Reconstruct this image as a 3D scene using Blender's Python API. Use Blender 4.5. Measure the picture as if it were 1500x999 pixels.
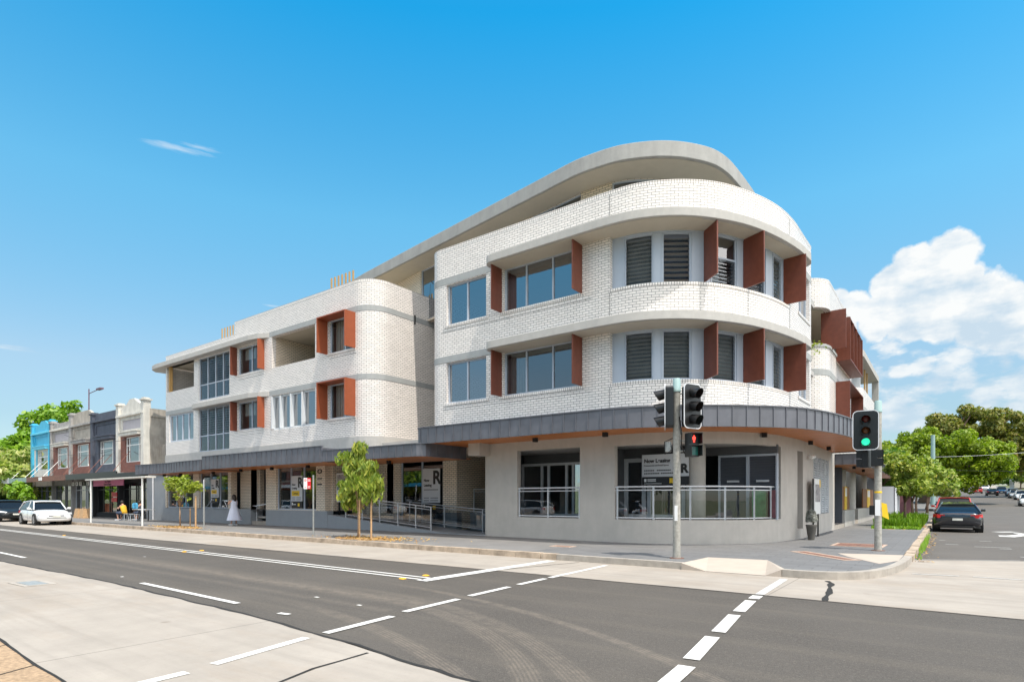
import bpy, math, random
from mathutils import Vector, noise as mnoise
random.seed(7)
R_ = math.radians
SC = bpy.context.scene
for o in list(bpy.data.objects):
    bpy.data.objects.remove(o)
COL = SC.collection

# ---------------------------------------------------------------- camera
cam = bpy.data.cameras.new('camera')
cam_o = bpy.data.objects.new('camera', cam); COL.objects.link(cam_o)
cam.sensor_width = 36; cam.lens = 855 / 1500 * 36
cam.shift_x = 0; cam.shift_y = (731 - 499.5) / 1500
cam.clip_end = 4000; cam.clip_start = .1
cam_o.location = (0, 0, 1.55); cam_o.rotation_euler = (R_(90), 0, R_(36.6009))
SC.camera = cam_o

# ---------------------------------------------------------------- light
SUNV = Vector((.42, -.125, 1.0)).normalized()          # towards the sun
EL = math.asin(SUNV.z); AZ = math.atan2(SUNV.x, SUNV.y)
SC.view_settings.view_transform = 'Standard'; SC.view_settings.look = 'None'
SC.view_settings.gamma = 1; SC.view_settings.use_curve_mapping = False
SC.view_settings.exposure = 0.62
sun = bpy.data.lights.new('sun', 'SUN'); sun.energy = 3.3; sun.angle = R_(.5); sun.color = (1, .93, .82)
sun_o = bpy.data.objects.new('sun', sun); COL.objects.link(sun_o)
sun_o.rotation_euler = SUNV.to_track_quat('Z', 'Y').to_euler(); sun_o.location = (20, -10, 60)

W = bpy.data.worlds.new('World'); SC.world = W; W.use_nodes = True

def NT(tree):
    tree.nodes.clear()
    def n(t, **kw):
        nd = tree.nodes.new(t)
        for k, v in kw.items():
            if k.startswith('i_'):
                key = k[2:]
                key = int(key) if key.isdigit() else key.replace('_', ' ')
                nd.inputs[key].default_value = v
            else: setattr(nd, k, v)
        return nd
    def l(a, b): tree.links.new(a, b)
    return n, l
def math_(n, l, op, a, b=None, clamp=False):
    m = n('ShaderNodeMath', operation=op, use_clamp=clamp)
    for i, v in enumerate((a, b)):
        if v is None: continue
        if isinstance(v, (int, float)): m.inputs[i].default_value = v
        else: l(v, m.inputs[i])
    return m.outputs[0]
def mixc(n, l, fac, a, b, mode='MIX'):
    m = n('ShaderNodeMix', data_type='RGBA', blend_type=mode)
    for i, v in ((0, fac), (6, a), (7, b)):
        if isinstance(v, (int, float)): m.inputs[i].default_value = v
        elif isinstance(v, tuple): m.inputs[i].default_value = v if len(v) == 4 else v + (1,)
        else: l(v, m.inputs[i])
    return m.outputs[2]
def ramp(n, l, src, stops):
    r = n('ShaderNodeValToRGB'); e = r.color_ramp.elements
    while len(e) < len(stops): e.new(.5)
    for el, (p, c) in zip(e, stops):
        el.position = p; el.color = c if isinstance(c, tuple) and len(c) == 4 else ((c, c, c, 1) if not isinstance(c, tuple) else c + (1,))
    l(src, r.inputs[0]); return r.outputs[0]

n, l = NT(W.node_tree)
sky = n('ShaderNodeTexSky', sky_type='NISHITA', sun_disc=False, sun_elevation=EL, sun_rotation=AZ,
        air_density=1.0, dust_density=.3, ozone_density=2.2, altitude=0)
tc = n('ShaderNodeTexCoord')
spz = n('ShaderNodeSeparateXYZ'); l(tc.outputs['Generated'], spz.inputs[0])
cg = ramp(n, l, spz.outputs[2], [(0.0, (.36, .385, .42)), (.113, (.43, .46, .44)), (.192, (.57, .583, .52)), (.42, (.41, .865, .81)), (.64, (.06, .82, .945)), (1.0, (.25, .70, .85))])
cg2 = n('ShaderNodeVectorMath', operation='SCALE', i_Scale=1.5); l(cg, cg2.inputs[0])
cg3 = n('ShaderNodeVectorMath', operation='MULTIPLY'); l(cg2.outputs[0], cg3.inputs[0]); l(sky.outputs[0], cg3.inputs[1])
def blob_field(blobs, sq=1.0):
    acc = None
    for (v, r) in blobs:
        d = n('ShaderNodeVectorMath', operation='DISTANCE'); l(tc.outputs['Generated'], d.inputs[0]); d.inputs[1].default_value = v
        f = math_(n, l, 'SUBTRACT', 1.0, math_(n, l, 'DIVIDE', d.outputs['Value'], r), True)
        acc = f if acc is None else math_(n, l, 'MAXIMUM', acc, f)
    return acc
#CLOUDS
def dvec(az, el):
    return (math.sin(az) * math.cos(el), math.cos(az) * math.cos(el), math.sin(el))
CL = [((0.0071, 0.9497, 0.313), 0.0488, 0), ((-0.0256, 0.9508, 0.3087), 0.0422, 0), ((-0.0563, 0.9545, 0.2928), 0.035, 0), ((-0.0296, 0.9602, 0.2776), 0.0535, 0), ((0.0108, 0.9605, 0.2781), 0.0594, 0), ((0.0456, 0.9638, 0.2628), 0.0475, 0), ((0.0722, 0.9658, 0.2492), 0.0405, 0), ((0.1037, 0.9646, 0.2425), 0.0556, 0), ((-0.1258, 0.9496, 0.287), 0.0235, 0), ((-0.1096, 0.9569, 0.2691), 0.0349, 0), ((-0.077, 0.9646, 0.2523), 0.0408, 0), ((-0.0414, 0.9687, 0.2449), 0.046, 0), ((-0.0037, 0.9707, 0.2404), 0.0486, 0), ((0.0322, 0.9721, 0.2324), 0.0468, 0), ((0.0661, 0.9719, 0.2261), 0.0431, 0), ((-0.1187, 0.9616, 0.2474), 0.0307, 0), ((0.0983, 0.9723, 0.212), 0.0472, 0), ((0.1394, 0.9639, 0.227), 0.062, 0), ((-0.05, 0.9827, 0.1781), 0.0293, 1), ((-0.0265, 0.983, 0.1817), 0.0309, 1), ((0.0, 0.9851, 0.172), 0.0322, 1), ((0.022, 0.9875, 0.1559), 0.0294, 1), ((-0.0113, 0.9871, 0.1598), 0.0327, 1), ((0.0635, 0.9826, 0.1748), 0.0219, 1), ((0.0737, 0.986, 0.1495), 0.0297, 1), ((0.0929, 0.9821, 0.1638), 0.0385, 1), ((0.118, 0.9826, 0.1437), 0.0467, 1), ((-0.0667, 0.9919, 0.1085), 0.0463, 1), ((-0.0345, 0.9927, 0.1157), 0.0559, 1), ((-0.0038, 0.9946, 0.1039), 0.0435, 1), ((-0.0656, 0.975, 0.2124), 0.0296, 1), ((-0.0502, 0.9881, 0.1454), 0.0566, 1), ((0.0399, 0.9911, 0.1273), 0.0516, 1), ((0.0741, 0.9906, 0.1151), 0.0397, 1), ((0.0182, 0.9813, 0.1917), 0.0418, 1), ((-0.0909, 0.9815, 0.1684), 0.0469, 1), ((0.0598, 0.9775, 0.2024), 0.0594, 1), ((0.1001, 0.9904, 0.0955), 0.0576, 1), ((-0.067, 0.996, 0.0599), 0.0695, 1)]
big = blob_field([(v, r) for v, r, k in CL if k == 0])
flat = blob_field([(v, r) for v, r, k in CL if k == 1])
# thin wisps: the same field with height stretched, so they lie flat
WS = [((-0.8121, 0.3562, 4.4362), 0.0612), ((-0.799, 0.3764, 4.5024), 0.04), ((-0.8194, 0.4928, 2.8099), 0.024), ((-0.9573, 0.216, 1.8461), 0.04), ((-0.9552, 0.2223, 1.873), 0.024)]
wacc = None
wm_ = n('ShaderNodeMapping', i_Scale=(1, 1, 9.6)); l(tc.outputs['Generated'], wm_.inputs[0])
for v, r in WS:
    dd = n('ShaderNodeVectorMath', operation='DISTANCE'); l(wm_.outputs[0], dd.inputs[0]); dd.inputs[1].default_value = v
    ff_ = math_(n, l, 'SUBTRACT', 1.0, math_(n, l, 'DIVIDE', dd.outputs['Value'], r), True); wacc = ff_ if wacc is None else math_(n, l, 'MAXIMUM', wacc, ff_)
wn_ = n('ShaderNodeTexNoise', i_Scale=16.0, i_Detail=7.0, i_Roughness=.65); l(wm_.outputs[0], wn_.inputs['Vector'])
wisp = math_(n, l, 'MULTIPLY', ramp(n, l, math_(n, l, 'ADD', wacc, math_(n, l, 'MULTIPLY', math_(n, l, 'SUBTRACT', wn_.outputs[0], .5), 2.2)), [(.25, 0), (1.0, 1)]), ramp(n, l, wacc, [(0, 0), (.35, .42)]))
nz = n('ShaderNodeTexNoise', i_Scale=13.0, i_Detail=9.0, i_Roughness=.56); l(tc.outputs['Generated'], nz.inputs['Vector'])
mp = n('ShaderNodeMapping', i_Scale=(1, 1, 2.6)); l(tc.outputs['Generated'], mp.inputs[0])
nz2 = n('ShaderNodeTexNoise', i_Scale=11.0, i_Detail=8.0, i_Roughness=.6); l(mp.outputs[0], nz2.inputs['Vector'])
vo = n('ShaderNodeTexNoise', i_Scale=22.0, i_Detail=6.0, i_Roughness=.5); l(tc.outputs['Generated'], vo.inputs['Vector'])
bf = math_(n, l, 'ADD', math_(n, l, 'MULTIPLY', big, 1.5), math_(n, l, 'MULTIPLY', math_(n, l, 'SUBTRACT', nz.outputs[0], .5), 2.1))
bf = math_(n, l, 'MULTIPLY', ramp(n, l, bf, [(.36, 0), (.56, 1)]), ramp(n, l, big, [(0, 0), (.04, 1)]))
ff = math_(n, l, 'ADD', math_(n, l, 'MULTIPLY', flat, .9), math_(n, l, 'MULTIPLY', math_(n, l, 'SUBTRACT', nz2.outputs[0], .5), 3.0))
ff = math_(n, l, 'MULTIPLY', math_(n, l, 'MULTIPLY', ramp(n, l, ff, [(.34, 0), (.74, 1)]), ramp(n, l, flat, [(0, 0), (.35, 1)])), .86)
mask = math_(n, l, 'MAXIMUM', math_(n, l, 'MAXIMUM', bf, ff), wisp)
shade = ramp(n, l, math_(n, l, 'ADD', math_(n, l, 'ADD', nz2.outputs[0], math_(n, l, 'MULTIPLY', math_(n, l, 'SUBTRACT', spz.outputs[2], .30), .9)), math_(n, l, 'MULTIPLY', math_(n, l, 'SUBTRACT', vo.outputs[0], .5), .6)), [(.30, (3.0, 3.7, 4.3)), (.55, (4.85, 4.95, 4.95))])
# low milky air near the horizon
sp = n('ShaderNodeSeparateXYZ'); l(tc.outputs['Generated'], sp.inputs[0])
# unseen bright cloud added behind and beside the camera as fill light
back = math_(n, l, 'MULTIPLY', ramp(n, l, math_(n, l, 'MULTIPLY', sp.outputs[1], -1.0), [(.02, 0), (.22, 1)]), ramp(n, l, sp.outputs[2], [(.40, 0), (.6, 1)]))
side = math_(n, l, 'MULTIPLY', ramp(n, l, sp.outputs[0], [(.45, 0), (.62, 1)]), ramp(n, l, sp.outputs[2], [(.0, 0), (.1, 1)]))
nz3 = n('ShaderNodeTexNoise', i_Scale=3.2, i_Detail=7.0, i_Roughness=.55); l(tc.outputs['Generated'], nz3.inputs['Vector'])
fill_cloud = math_(n, l, 'MULTIPLY', math_(n, l, 'MAXIMUM', back, side), ramp(n, l, nz3.outputs[0], [(.30, 0), (.46, 1)]))
mask = math_(n, l, 'MAXIMUM', mask, fill_cloud)
bright = n('ShaderNodeVectorMath', operation='MULTIPLY'); bright.inputs[1].default_value = (2.8, 2.65, 2.55); l(shade, bright.inputs[0])  # added cloud made brighter and warmer than the visible cloud, for fill
shade = mixc(n, l, fill_cloud, shade, bright.outputs[0])
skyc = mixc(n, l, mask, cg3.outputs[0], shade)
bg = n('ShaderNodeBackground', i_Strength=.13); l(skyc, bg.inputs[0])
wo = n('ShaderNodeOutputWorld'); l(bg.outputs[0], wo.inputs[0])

# ---------------------------------------------------------------- mesh helpers
ORG = {}
def org(p):
    while p is not None and p not in ORG: p = p.parent
    return ORG.get(p, (0, 0, 0)) if p is not None else (0, 0, 0)
def tag(o, label=None, cat=None, group=None, kind=None):
    if label: o['label'] = label
    if cat: o['category'] = cat
    if group: o['group'] = group
    if kind: o['kind'] = kind
    return o
def thing(name, label, cat, loc=(0, 0, 0), group=None):
    o = bpy.data.objects.new(name, None); COL.objects.link(o); o.location = loc; o.empty_display_size = .3
    ORG[o] = tuple(loc)
    return tag(o, label, cat, group)
def kids(o): return [c for c in bpy.data.objects if c.parent == o]
def copy_tree(o, parent=None):
    c = o.copy(); COL.objects.link(c)
    if parent is not None: c.parent = parent
    for ch in kids(o): copy_tree(ch, c)
    return c

class MB:
    def __init__(s): s.v = []; s.f = []; s.uv = {}; s.sm = False
    def face(s, pts, uv=None):
        i = len(s.v); s.v += [tuple(p) for p in pts]; s.f.append(tuple(range(i, i + len(pts))))
        if uv: s.uv[len(s.f) - 1] = uv
    def box(s, x0, x1, y0, y1, z0, z1):
        s.hexa([(x0, y0, z0), (x1, y0, z0), (x1, y1, z0), (x0, y1, z0), (x0, y0, z1), (x1, y0, z1), (x1, y1, z1), (x0, y1, z1)]); return s
    def hexa(s, p):
        i = len(s.v); s.v += [tuple(q) for q in p]
        for f in ((0, 3, 2, 1), (4, 5, 6, 7), (0, 1, 5, 4), (1, 2, 6, 5), (2, 3, 7, 6), (3, 0, 4, 7)): s.f.append(tuple(i + k for k in f))
        return s
    def obox(s, c, u, v, w):          # centre and three half-axis vectors
        c, u, v, w = map(Vector, (c, u, v, w))
        s.hexa([c - u - v - w, c + u - v - w, c + u + v - w, c - u + v - w, c - u - v + w, c + u - v + w, c + u + v + w, c - u + v + w]); return s
    def plate(s, a, b, z0, z1, t):     # vertical plate from a to b (xy) with thickness t
        dx, dy = b[0] - a[0], b[1] - a[1]; L = math.hypot(dx, dy); nx, ny = -dy / L * t / 2, dx / L * t / 2
        s.hexa([(a[0] - nx, a[1] - ny, z0), (b[0] - nx, b[1] - ny, z0), (b[0] + nx, b[1] + ny, z0), (a[0] + nx, a[1] + ny, z0),
                (a[0] - nx, a[1] - ny, z1), (b[0] - nx, b[1] - ny, z1), (b[0] + nx, b[1] + ny, z1), (a[0] + nx, a[1] + ny, z1)]); return s
    def prism(s, poly, z0, z1, z0f=None):
        A = sum(a[0] * b[1] - b[0] * a[1] for a, b in zip(poly, poly[1:] + poly[:1]))
        if A < 0: poly = poly[::-1]
        N = len(poly); i = len(s.v)
        s.v += [(x, y, z0) for x, y in poly] + [(x, y, z1) for x, y in poly]
        s.f.append(tuple(i + k for k in range(N - 1, -1, -1))); s.f.append(tuple(i + N + k for k in range(N)))
        for k in range(N):
            m = (k + 1) % N; s.f.append((i + k, i + m, i + N + m, i + N + k))
        return s
    def sheet(s, poly, z):
        if callable(z): pts = [(x, y, z(x, y)) for x, y in poly]
        else: pts = [(x, y, z) for x, y in poly]
        A = sum(a[0] * b[1] - b[0] * a[1] for a, b in zip(poly, poly[1:] + poly[:1]))
        if A < 0: pts = pts[::-1]
        s.face(pts); return s
    def tube(s, pts, r, N=8, caps=True):
        pts = [Vector(p) for p in pts]; rr = r if isinstance(r, (list, tuple)) else [r] * len(pts)
        base = len(s.v); up = None
        for k, p in enumerate(pts):
            d = (pts[min(k + 1, len(pts) - 1)] - pts[max(k - 1, 0)]).normalized()
            if up is None: up = d.orthogonal().normalized()
            u = (up - d * up.dot(d)).normalized(); up = u; w = d.cross(u)
            for j in range(N):
                a = 2 * math.pi * j / N; s.v.append(tuple(p + (u * math.cos(a) + w * math.sin(a)) * rr[k]))
        for k in range(len(pts) - 1):
            for j in range(N):
                a = base + k * N + j; b = base + k * N + (j + 1) % N; s.f.append((a, b, b + N, a + N))
        if caps:
            s.f.append(tuple(base + j for j in range(N - 1, -1, -1))); e = base + (len(pts) - 1) * N; s.f.append(tuple(e + j for j in range(N)))
        return s
    def lathe(s, prof, c=(0, 0, 0), N=16, caps=True):   # prof (r, z)
        base = len(s.v)
        for r, z in prof:
            for j in range(N):
                a = 2 * math.pi * j / N; s.v.append((c[0] + r * math.cos(a), c[1] + r * math.sin(a), c[2] + z))
        for k in range(len(prof) - 1):
            for j in range(N):
                a = base + k * N + j; b = base + k * N + (j + 1) % N; s.f.append((a, b, b + N, a + N))
        if caps:
            s.f.append(tuple(base + j for j in range(N - 1, -1, -1))); e = base + (len(prof) - 1) * N; s.f.append(tuple(e + j for j in range(N)))
        return s
    def loft(s, rings, closed=True, caps=True):
        base = len(s.v); N = len(rings[0])
        for r in rings: s.v += [tuple(p) for p in r]
        M = N if closed else N - 1
        for k in range(len(rings) - 1):
            for j in range(M):
                a = base + k * N + j; b = base + k * N + (j + 1) % N; s.f.append((a, b, b + N, a + N))
        if caps and closed:
            s.f.append(tuple(base + j for j in range(N - 1, -1, -1))); e = base + (len(rings) - 1) * N; s.f.append(tuple(e + j for j in range(N)))
        return s
    def build(s, name, mat, parent=None, label=None, smooth=False, bevel=0, loc=None, subsurf=0):
        me = bpy.data.meshes.new(name)
        off = Vector(org(parent)) if parent is not None else Vector(loc or (0, 0, 0))
        me.from_pydata([tuple(Vector(p) - off) for p in s.v], [], s.f)
        uvl = me.uv_layers.new(name='UVMap'); me.update()
        data = uvl.data
        for poly in me.polygons:
            cu = s.uv.get(poly.index)
            nx, ny, nz_ = (abs(c) for c in poly.normal)
            for q, li in enumerate(poly.loop_indices):
                if cu: data[li].uv = cu[q]; continue
                x, y, z = s.v[me.loops[li].vertex_index]
                if nz_ >= nx and nz_ >= ny: data[li].uv = (x, y)
                elif nx > ny: data[li].uv = (y, z)
                else: data[li].uv = (x, z)
        if smooth is True:
            for p in me.polygons: p.use_smooth = True
        elif smooth:
            me.set_sharp_from_angle(angle=R_(smooth))
            for p in me.polygons: p.use_smooth = True
        ms = mat if isinstance(mat, (list, tuple)) else [mat]
        for m in ms: me.materials.append(m)
        o = bpy.data.objects.new(name, me); COL.objects.link(o)
        if parent is not None: o.parent = parent
        else: o.location = off; ORG[o] = tuple(off)
        if label: o['label'] = label
        if bevel:
            b = o.modifiers.new('bevel', 'BEVEL'); b.width = bevel; b.segments = 2; b.limit_method = 'ANGLE'; b.angle_limit = R_(40)
        if subsurf:
            b = o.modifiers.new('sub', 'SUBSURF'); b.levels = subsurf; b.render_levels = subsurf
        return o

class Path:
    def __init__(s, pts):
        s.p = [tuple(q) for q in pts]; s.s = [0]
        for a, b in zip(s.p, s.p[1:]): s.s.append(s.s[-1] + math.hypot(b[0] - a[0], b[1] - a[1]))
        s.L = s.s[-1]; s.nv = []
        for i in range(len(s.p)):
            a = s.p[max(i - 1, 0)]; b = s.p[min(i + 1, len(s.p) - 1)]
            tx, ty = b[0] - a[0], b[1] - a[1]; q = math.hypot(tx, ty); s.nv.append((ty / q, -tx / q))
    def at(s, t, off=0):
        t = max(0, min(s.L, t)); i = 0
        while i < len(s.s) - 2 and s.s[i + 1] < t: i += 1
        d = s.s[i + 1] - s.s[i]; k = (t - s.s[i]) / d if d else 0
        x = s.p[i][0] * (1 - k) + s.p[i + 1][0] * k; y = s.p[i][1] * (1 - k) + s.p[i + 1][1] * k
        nx = s.nv[i][0] * (1 - k) + s.nv[i + 1][0] * k; ny = s.nv[i][1] * (1 - k) + s.nv[i + 1][1] * k
        q = math.hypot(nx, ny) or 1
        return (x + nx / q * off, y + ny / q * off)
    def nrm(s, t):
        a = s.at(t); b = s.at(t, 1); return (b[0] - a[0], b[1] - a[1])
    def near(s, x, y):
        best = (1e9, 0)
        for i, (a, b) in enumerate(zip(s.p, s.p[1:])):
            dx, dy = b[0] - a[0], b[1] - a[1]; q = dx * dx + dy * dy
            if q == 0: continue
            k = max(0, min(1, ((x - a[0]) * dx + (y - a[1]) * dy) / q)); px, py = a[0] + k * dx, a[1] + k * dy
            d = (px - x) ** 2 + (py - y) ** 2
            if d < best[0]: best = (d, s.s[i] + k * math.sqrt(q))
        return best[1]
    def brk(s, a, b, extra=()):
        r = sorted({round(q, 4) for q in [a, b] + [q for q in s.s if a < q < b] + [q for q in extra if a < q < b]})
        o = [r[0]]
        for q in r[1:]:
            if q - o[-1] > 1e-3: o.append(q)
        return o
def cat(pts, n=8):
    out = []; P = [pts[0]] + list(pts) + [pts[-1]]
    for i in range(1, len(P) - 2):
        p0, p1, p2, p3 = P[i - 1:i + 3]
        for k in range(n):
            t = k / n
            out.append(tuple(.5 * ((2 * b) + (-a + c) * t + (2 * a - 5 * b + 4 * c - d) * t * t + (-a + 3 * b - 3 * c + d) * t ** 3) for a, b, c, d in zip(p0, p1, p2, p3)))
    out.append(tuple(pts[-1])); return out
def arc(cx, cy, r, a0, a1, n=8):
    return [(cx + r * math.cos(R_(a0 + (a1 - a0) * k / n)), cy + r * math.sin(R_(a0 + (a1 - a0) * k / n))) for k in range(n + 1)]
def wall(mb, P, s0, s1, z0, z1, ops=(), t=.25, o=0, inner=True):
    """wall along a path; ops = openings (sa, sb, za, zb)"""
    S = P.brk(s0, s1, [q for op in ops for q in op[:2]])
    Z = sorted({z0, z1} | {z for op in ops for z in op[2:] if z0 < z < z1})
    def hole(a, b, c, d):
        m, k = (a + b) / 2, (c + d) / 2
        return any(op[0] < m < op[1] and op[2] < k < op[3] for op in ops)
    for a, b in zip(S, S[1:]):
        A, B, C, D = P.at(a, o), P.at(b, o), P.at(a, o - t), P.at(b, o - t)
        for c, d in zip(Z, Z[1:]):
            if hole(a, b, c, d): continue
            mb.face([(A[0], A[1], c), (B[0], B[1], c), (B[0], B[1], d), (A[0], A[1], d)], [(a, c), (b, c), (b, d), (a, d)])
            if inner: mb.face([(D[0], D[1], c), (C[0], C[1], c), (C[0], C[1], d), (D[0], D[1], d)], [(b, c), (a, c), (a, d), (b, d)])
    def rev(sa, za, zb, flip):
        A, C = P.at(sa, o), P.at(sa, o - t); q = [(A[0], A[1], za), (C[0], C[1], za), (C[0], C[1], zb), (A[0], A[1], zb)]; u = [(0, za), (t, za), (t, zb), (0, zb)]
        mb.face(q[::-1] if flip else q, u[::-1] if flip else u)
    def cap(sa, sb, z, up):
        for a, b in zip(*(lambda L: (L, L[1:]))(P.brk(sa, sb))):
            A, B, C, D = P.at(a, o), P.at(b, o), P.at(a, o - t), P.at(b, o - t)
            q = [(A[0], A[1], z), (B[0], B[1], z), (D[0], D[1], z), (C[0], C[1], z)]; u = [(a, 0), (b, 0), (b, t), (a, t)]
            mb.face(q if up else q[::-1], u if up else u[::-1])
    for sa, sb, za, zb in ops:
        if sa > s0 + .01: rev(sa, max(za, z0), min(zb, z1), False)
        if sb < s1 - .01: rev(sb, max(za, z0), min(zb, z1), True)
        if za > z0: cap(sa, sb, za, True)
        if zb < z1: cap(sa, sb, zb, False)
    rev(s0, z0, z1, True); rev(s1, z0, z1, False); cap(s0, s1, z0, False); cap(s0, s1, z1, True)
    return mb
def ribbon(mb, P, s0, s1, o0, o1, z0, z1):
    """solid that follows the path between offsets o0 (inner) and o1 (outer)"""
    return wall(mb, P, s0, s1, z0, z1, (), o1 - o0, o1)
def window(parent, P, s0, s1, z0, z1, rec=.12, mull=(), trans=(), fw=.05, dep=.08, name='window', fm=None, gm=None, blades=0, label=None):
    """aluminium frame with one glass sheet; mull are path positions, trans are heights"""
    mb = MB(); oo = -rec
    ribbon(mb, P, s0, s1, oo - dep, oo, z0, z0 + fw); ribbon(mb, P, s0, s1, oo - dep, oo, z1 - fw, z1)
    for a in (s0, s1 - fw): ribbon(mb, P, a, a + fw, oo - dep, oo - .002, z0 + fw, z1 - fw)
    for a in mull: ribbon(mb, P, a - fw / 2, a + fw / 2, oo - dep, oo + .004, z0 + fw, z1 - fw)
    for a in trans: ribbon(mb, P, s0 + fw, s1 - fw, oo - dep, oo - .004, a - fw / 2, a + fw / 2)
    w = mb.build(name, fm or M['alu'], parent, label)
    g = MB()
    if blades:
        bk_ = MB()
        for a, b in zip(*(lambda L: (L, L[1:]))(P.brk(s0 + fw / 2, s1 - fw / 2))):
            A, B = P.at(a, oo - dep - .06), P.at(b, oo - dep - .06); bk_.face([(A[0], A[1], z0 + fw / 2), (B[0], B[1], z0 + fw / 2), (B[0], B[1], z1 - fw / 2), (A[0], A[1], z1 - fw / 2)])
        bk_.build('pale_backing', M['backing_grey'], w)  # opaque sheet added behind the blades; its grey stands in for interior brightness
        segs = [s0 + fw] + [q for m in mull for q in (m - fw / 2, m + fw / 2)] + [s1 - fw]
        H = z1 - z0 - 2 * fw; st = H / blades
        for a, b in zip(segs[::2], segs[1::2]):
            for k in range(blades):
                zc = z0 + fw + st * (k + .5); dz = st * .50; dy = .035
                A, B = P.at(a, oo - .04 - dy), P.at(b, oo - .04 - dy); C, D = P.at(a, oo - .04 + dy), P.at(b, oo - .04 + dy)
                q = [(C[0], C[1], zc - dz), (D[0], D[1], zc - dz), (B[0], B[1], zc + dz), (A[0], A[1], zc + dz)]
                g.face(q); 
        g.build('louvre_blades', gm or M['glass'], w)
    else:
        for a, b in zip(*(lambda L: (L, L[1:]))(P.brk(s0 + fw / 2, s1 - fw / 2))):
            A, B = P.at(a, oo - dep / 2), P.at(b, oo - dep / 2)
            g.face([(A[0], A[1], z0 + fw / 2), (B[0], B[1], z0 + fw / 2), (B[0], B[1], z1 - fw / 2), (A[0], A[1], z1 - fw / 2)])
        g.build('glass_pane', gm or M['glass'], w)
    return w
def text(body, size, loc, xdir, updir, mat, name='lettering', parent=None, thick=.004, align='CENTER', bold=0):
    cu = bpy.data.curves.new(name, 'FONT'); cu.body = body; cu.size = size; cu.extrude = thick; cu.align_x = align; cu.align_y = 'CENTER'; cu.offset = bold
    tmp = bpy.data.objects.new('tmp', cu); COL.objects.link(tmp)
    dg = bpy.context.evaluated_depsgraph_get(); me = bpy.data.meshes.new_from_object(tmp.evaluated_get(dg))
    bpy.data.objects.remove(tmp)
    x = Vector(xdir).normalized(); u = Vector(updir).normalized(); nn = x.cross(u)
    off = Vector(org(parent)) if parent is not None else Vector((0, 0, 0))
    for v in me.vertices:
        c = v.co.copy(); v.co = Vector(loc) + x * c.x + u * c.y + nn * c.z - off
    me.materials.clear(); me.materials.append(mat); me.name = name
    o = bpy.data.objects.new(name, me); COL.objects.link(o)
    if parent is not None: o.parent = parent
    return o

# ---------------------------------------------------------------- materials
M = {}
def newmat(name):
    m = bpy.data.materials.new(name); m.use_nodes = True; n, l = NT(m.node_tree)
    out = n('ShaderNodeOutputMaterial'); M[name] = m
    return m, n, l, out
def bumpn(n, l, src, dist=.01, strength=.5):
    b = n('ShaderNodeBump', i_Strength=strength, i_Distance=dist); l(src, b.inputs['Height']); return b.outputs[0]
def plain(name, col, rough=.6, metal=0, spec=.5, var=.12, scale=3.0, bump=.0, bscale=60, coat=0, grime=0.0, emit=0):
    m, n, l, out = newmat(name)
    p = n('ShaderNodeBsdfPrincipled', i_Roughness=rough, i_Metallic=metal); p.inputs['Specular IOR Level'].default_value = spec
    g = n('ShaderNodeNewGeometry')
    t = n('ShaderNodeTexNoise', i_Scale=scale, i_Detail=6.0, i_Roughness=.6); l(g.outputs['Position'], t.inputs[0])
    a = tuple(c * (1 - var) for c in col); b = tuple(min(1, c * (1 + var)) for c in col)
    c = ramp(n, l, t.outputs[0], [(.3, a), (.7, b)])
    if grime:
        mp = n('ShaderNodeMapping', i_Scale=(2.2, 2.2, .35)); l(g.outputs['Position'], mp.inputs[0])
        t2 = n('ShaderNodeTexNoise', i_Scale=1.6, i_Detail=7.0, i_Roughness=.65); l(mp.outputs[0], t2.inputs[0])
        c = mixc(n, l, math_(n, l, 'MULTIPLY', ramp(n, l, t2.outputs[0], [(.45, 0), (.75, 1)]), grime), c, tuple(q * .45 for q in col))
    l(c, p.inputs['Base Color'])
    if bump:
        t3 = n('ShaderNodeTexNoise', i_Scale=bscale, i_Detail=4.0); l(g.outputs['Position'], t3.inputs[0])
        l(bumpn(n, l, t3.outputs[0], bump), p.inputs['Normal'])
    if coat: p.inputs['Coat Weight'].default_value = coat; p.inputs['Coat Roughness'].default_value = .04
    if emit:
        p.inputs['Emission Color'].default_value = col + (1,); p.inputs['Emission Strength'].default_value = emit
    l(p.outputs[0], out.inputs[0]); return m
def brick(name, c1, c2, mort, bw=.24, rh=.086, ms=.009, rough=.35, off=.5, bias=0, grime=.12):
    m, n, l, out = newmat(name)
    p = n('ShaderNodeBsdfPrincipled', i_Roughness=rough)
    u = n('ShaderNodeTexCoord')
    b = n('ShaderNodeTexBrick', i_Scale=1.0); b.offset = off
    for k, v in (('Color1', c1 + (1,)), ('Color2', c2 + (1,)), ('Mortar', mort + (1,)), ('Mortar Size', ms), ('Mortar Smooth', .15), ('Bias', bias), ('Brick Width', bw), ('Row Height', rh)): b.inputs[k].default_value = v
    l(u.outputs['UV'], b.inputs[0])
    g = n('ShaderNodeNewGeometry')
    t = n('ShaderNodeTexNoise', i_Scale=.7, i_Detail=7.0, i_Roughness=.65); l(g.outputs['Position'], t.inputs[0])
    c = mixc(n, l, math_(n, l, 'MULTIPLY', ramp(n, l, t.outputs[0], [(.4, 0), (.8, 1)]), grime), b.outputs[0], tuple(q * .6 for q in c1))
    l(c, p.inputs['Base Color'])
    inv = math_(n, l, 'SUBTRACT', 1.0, b.outputs['Fac'])
    l(bumpn(n, l, inv, .006, .6), p.inputs['Normal'])
    l(p.outputs[0], out.inputs[0]); return m
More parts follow.
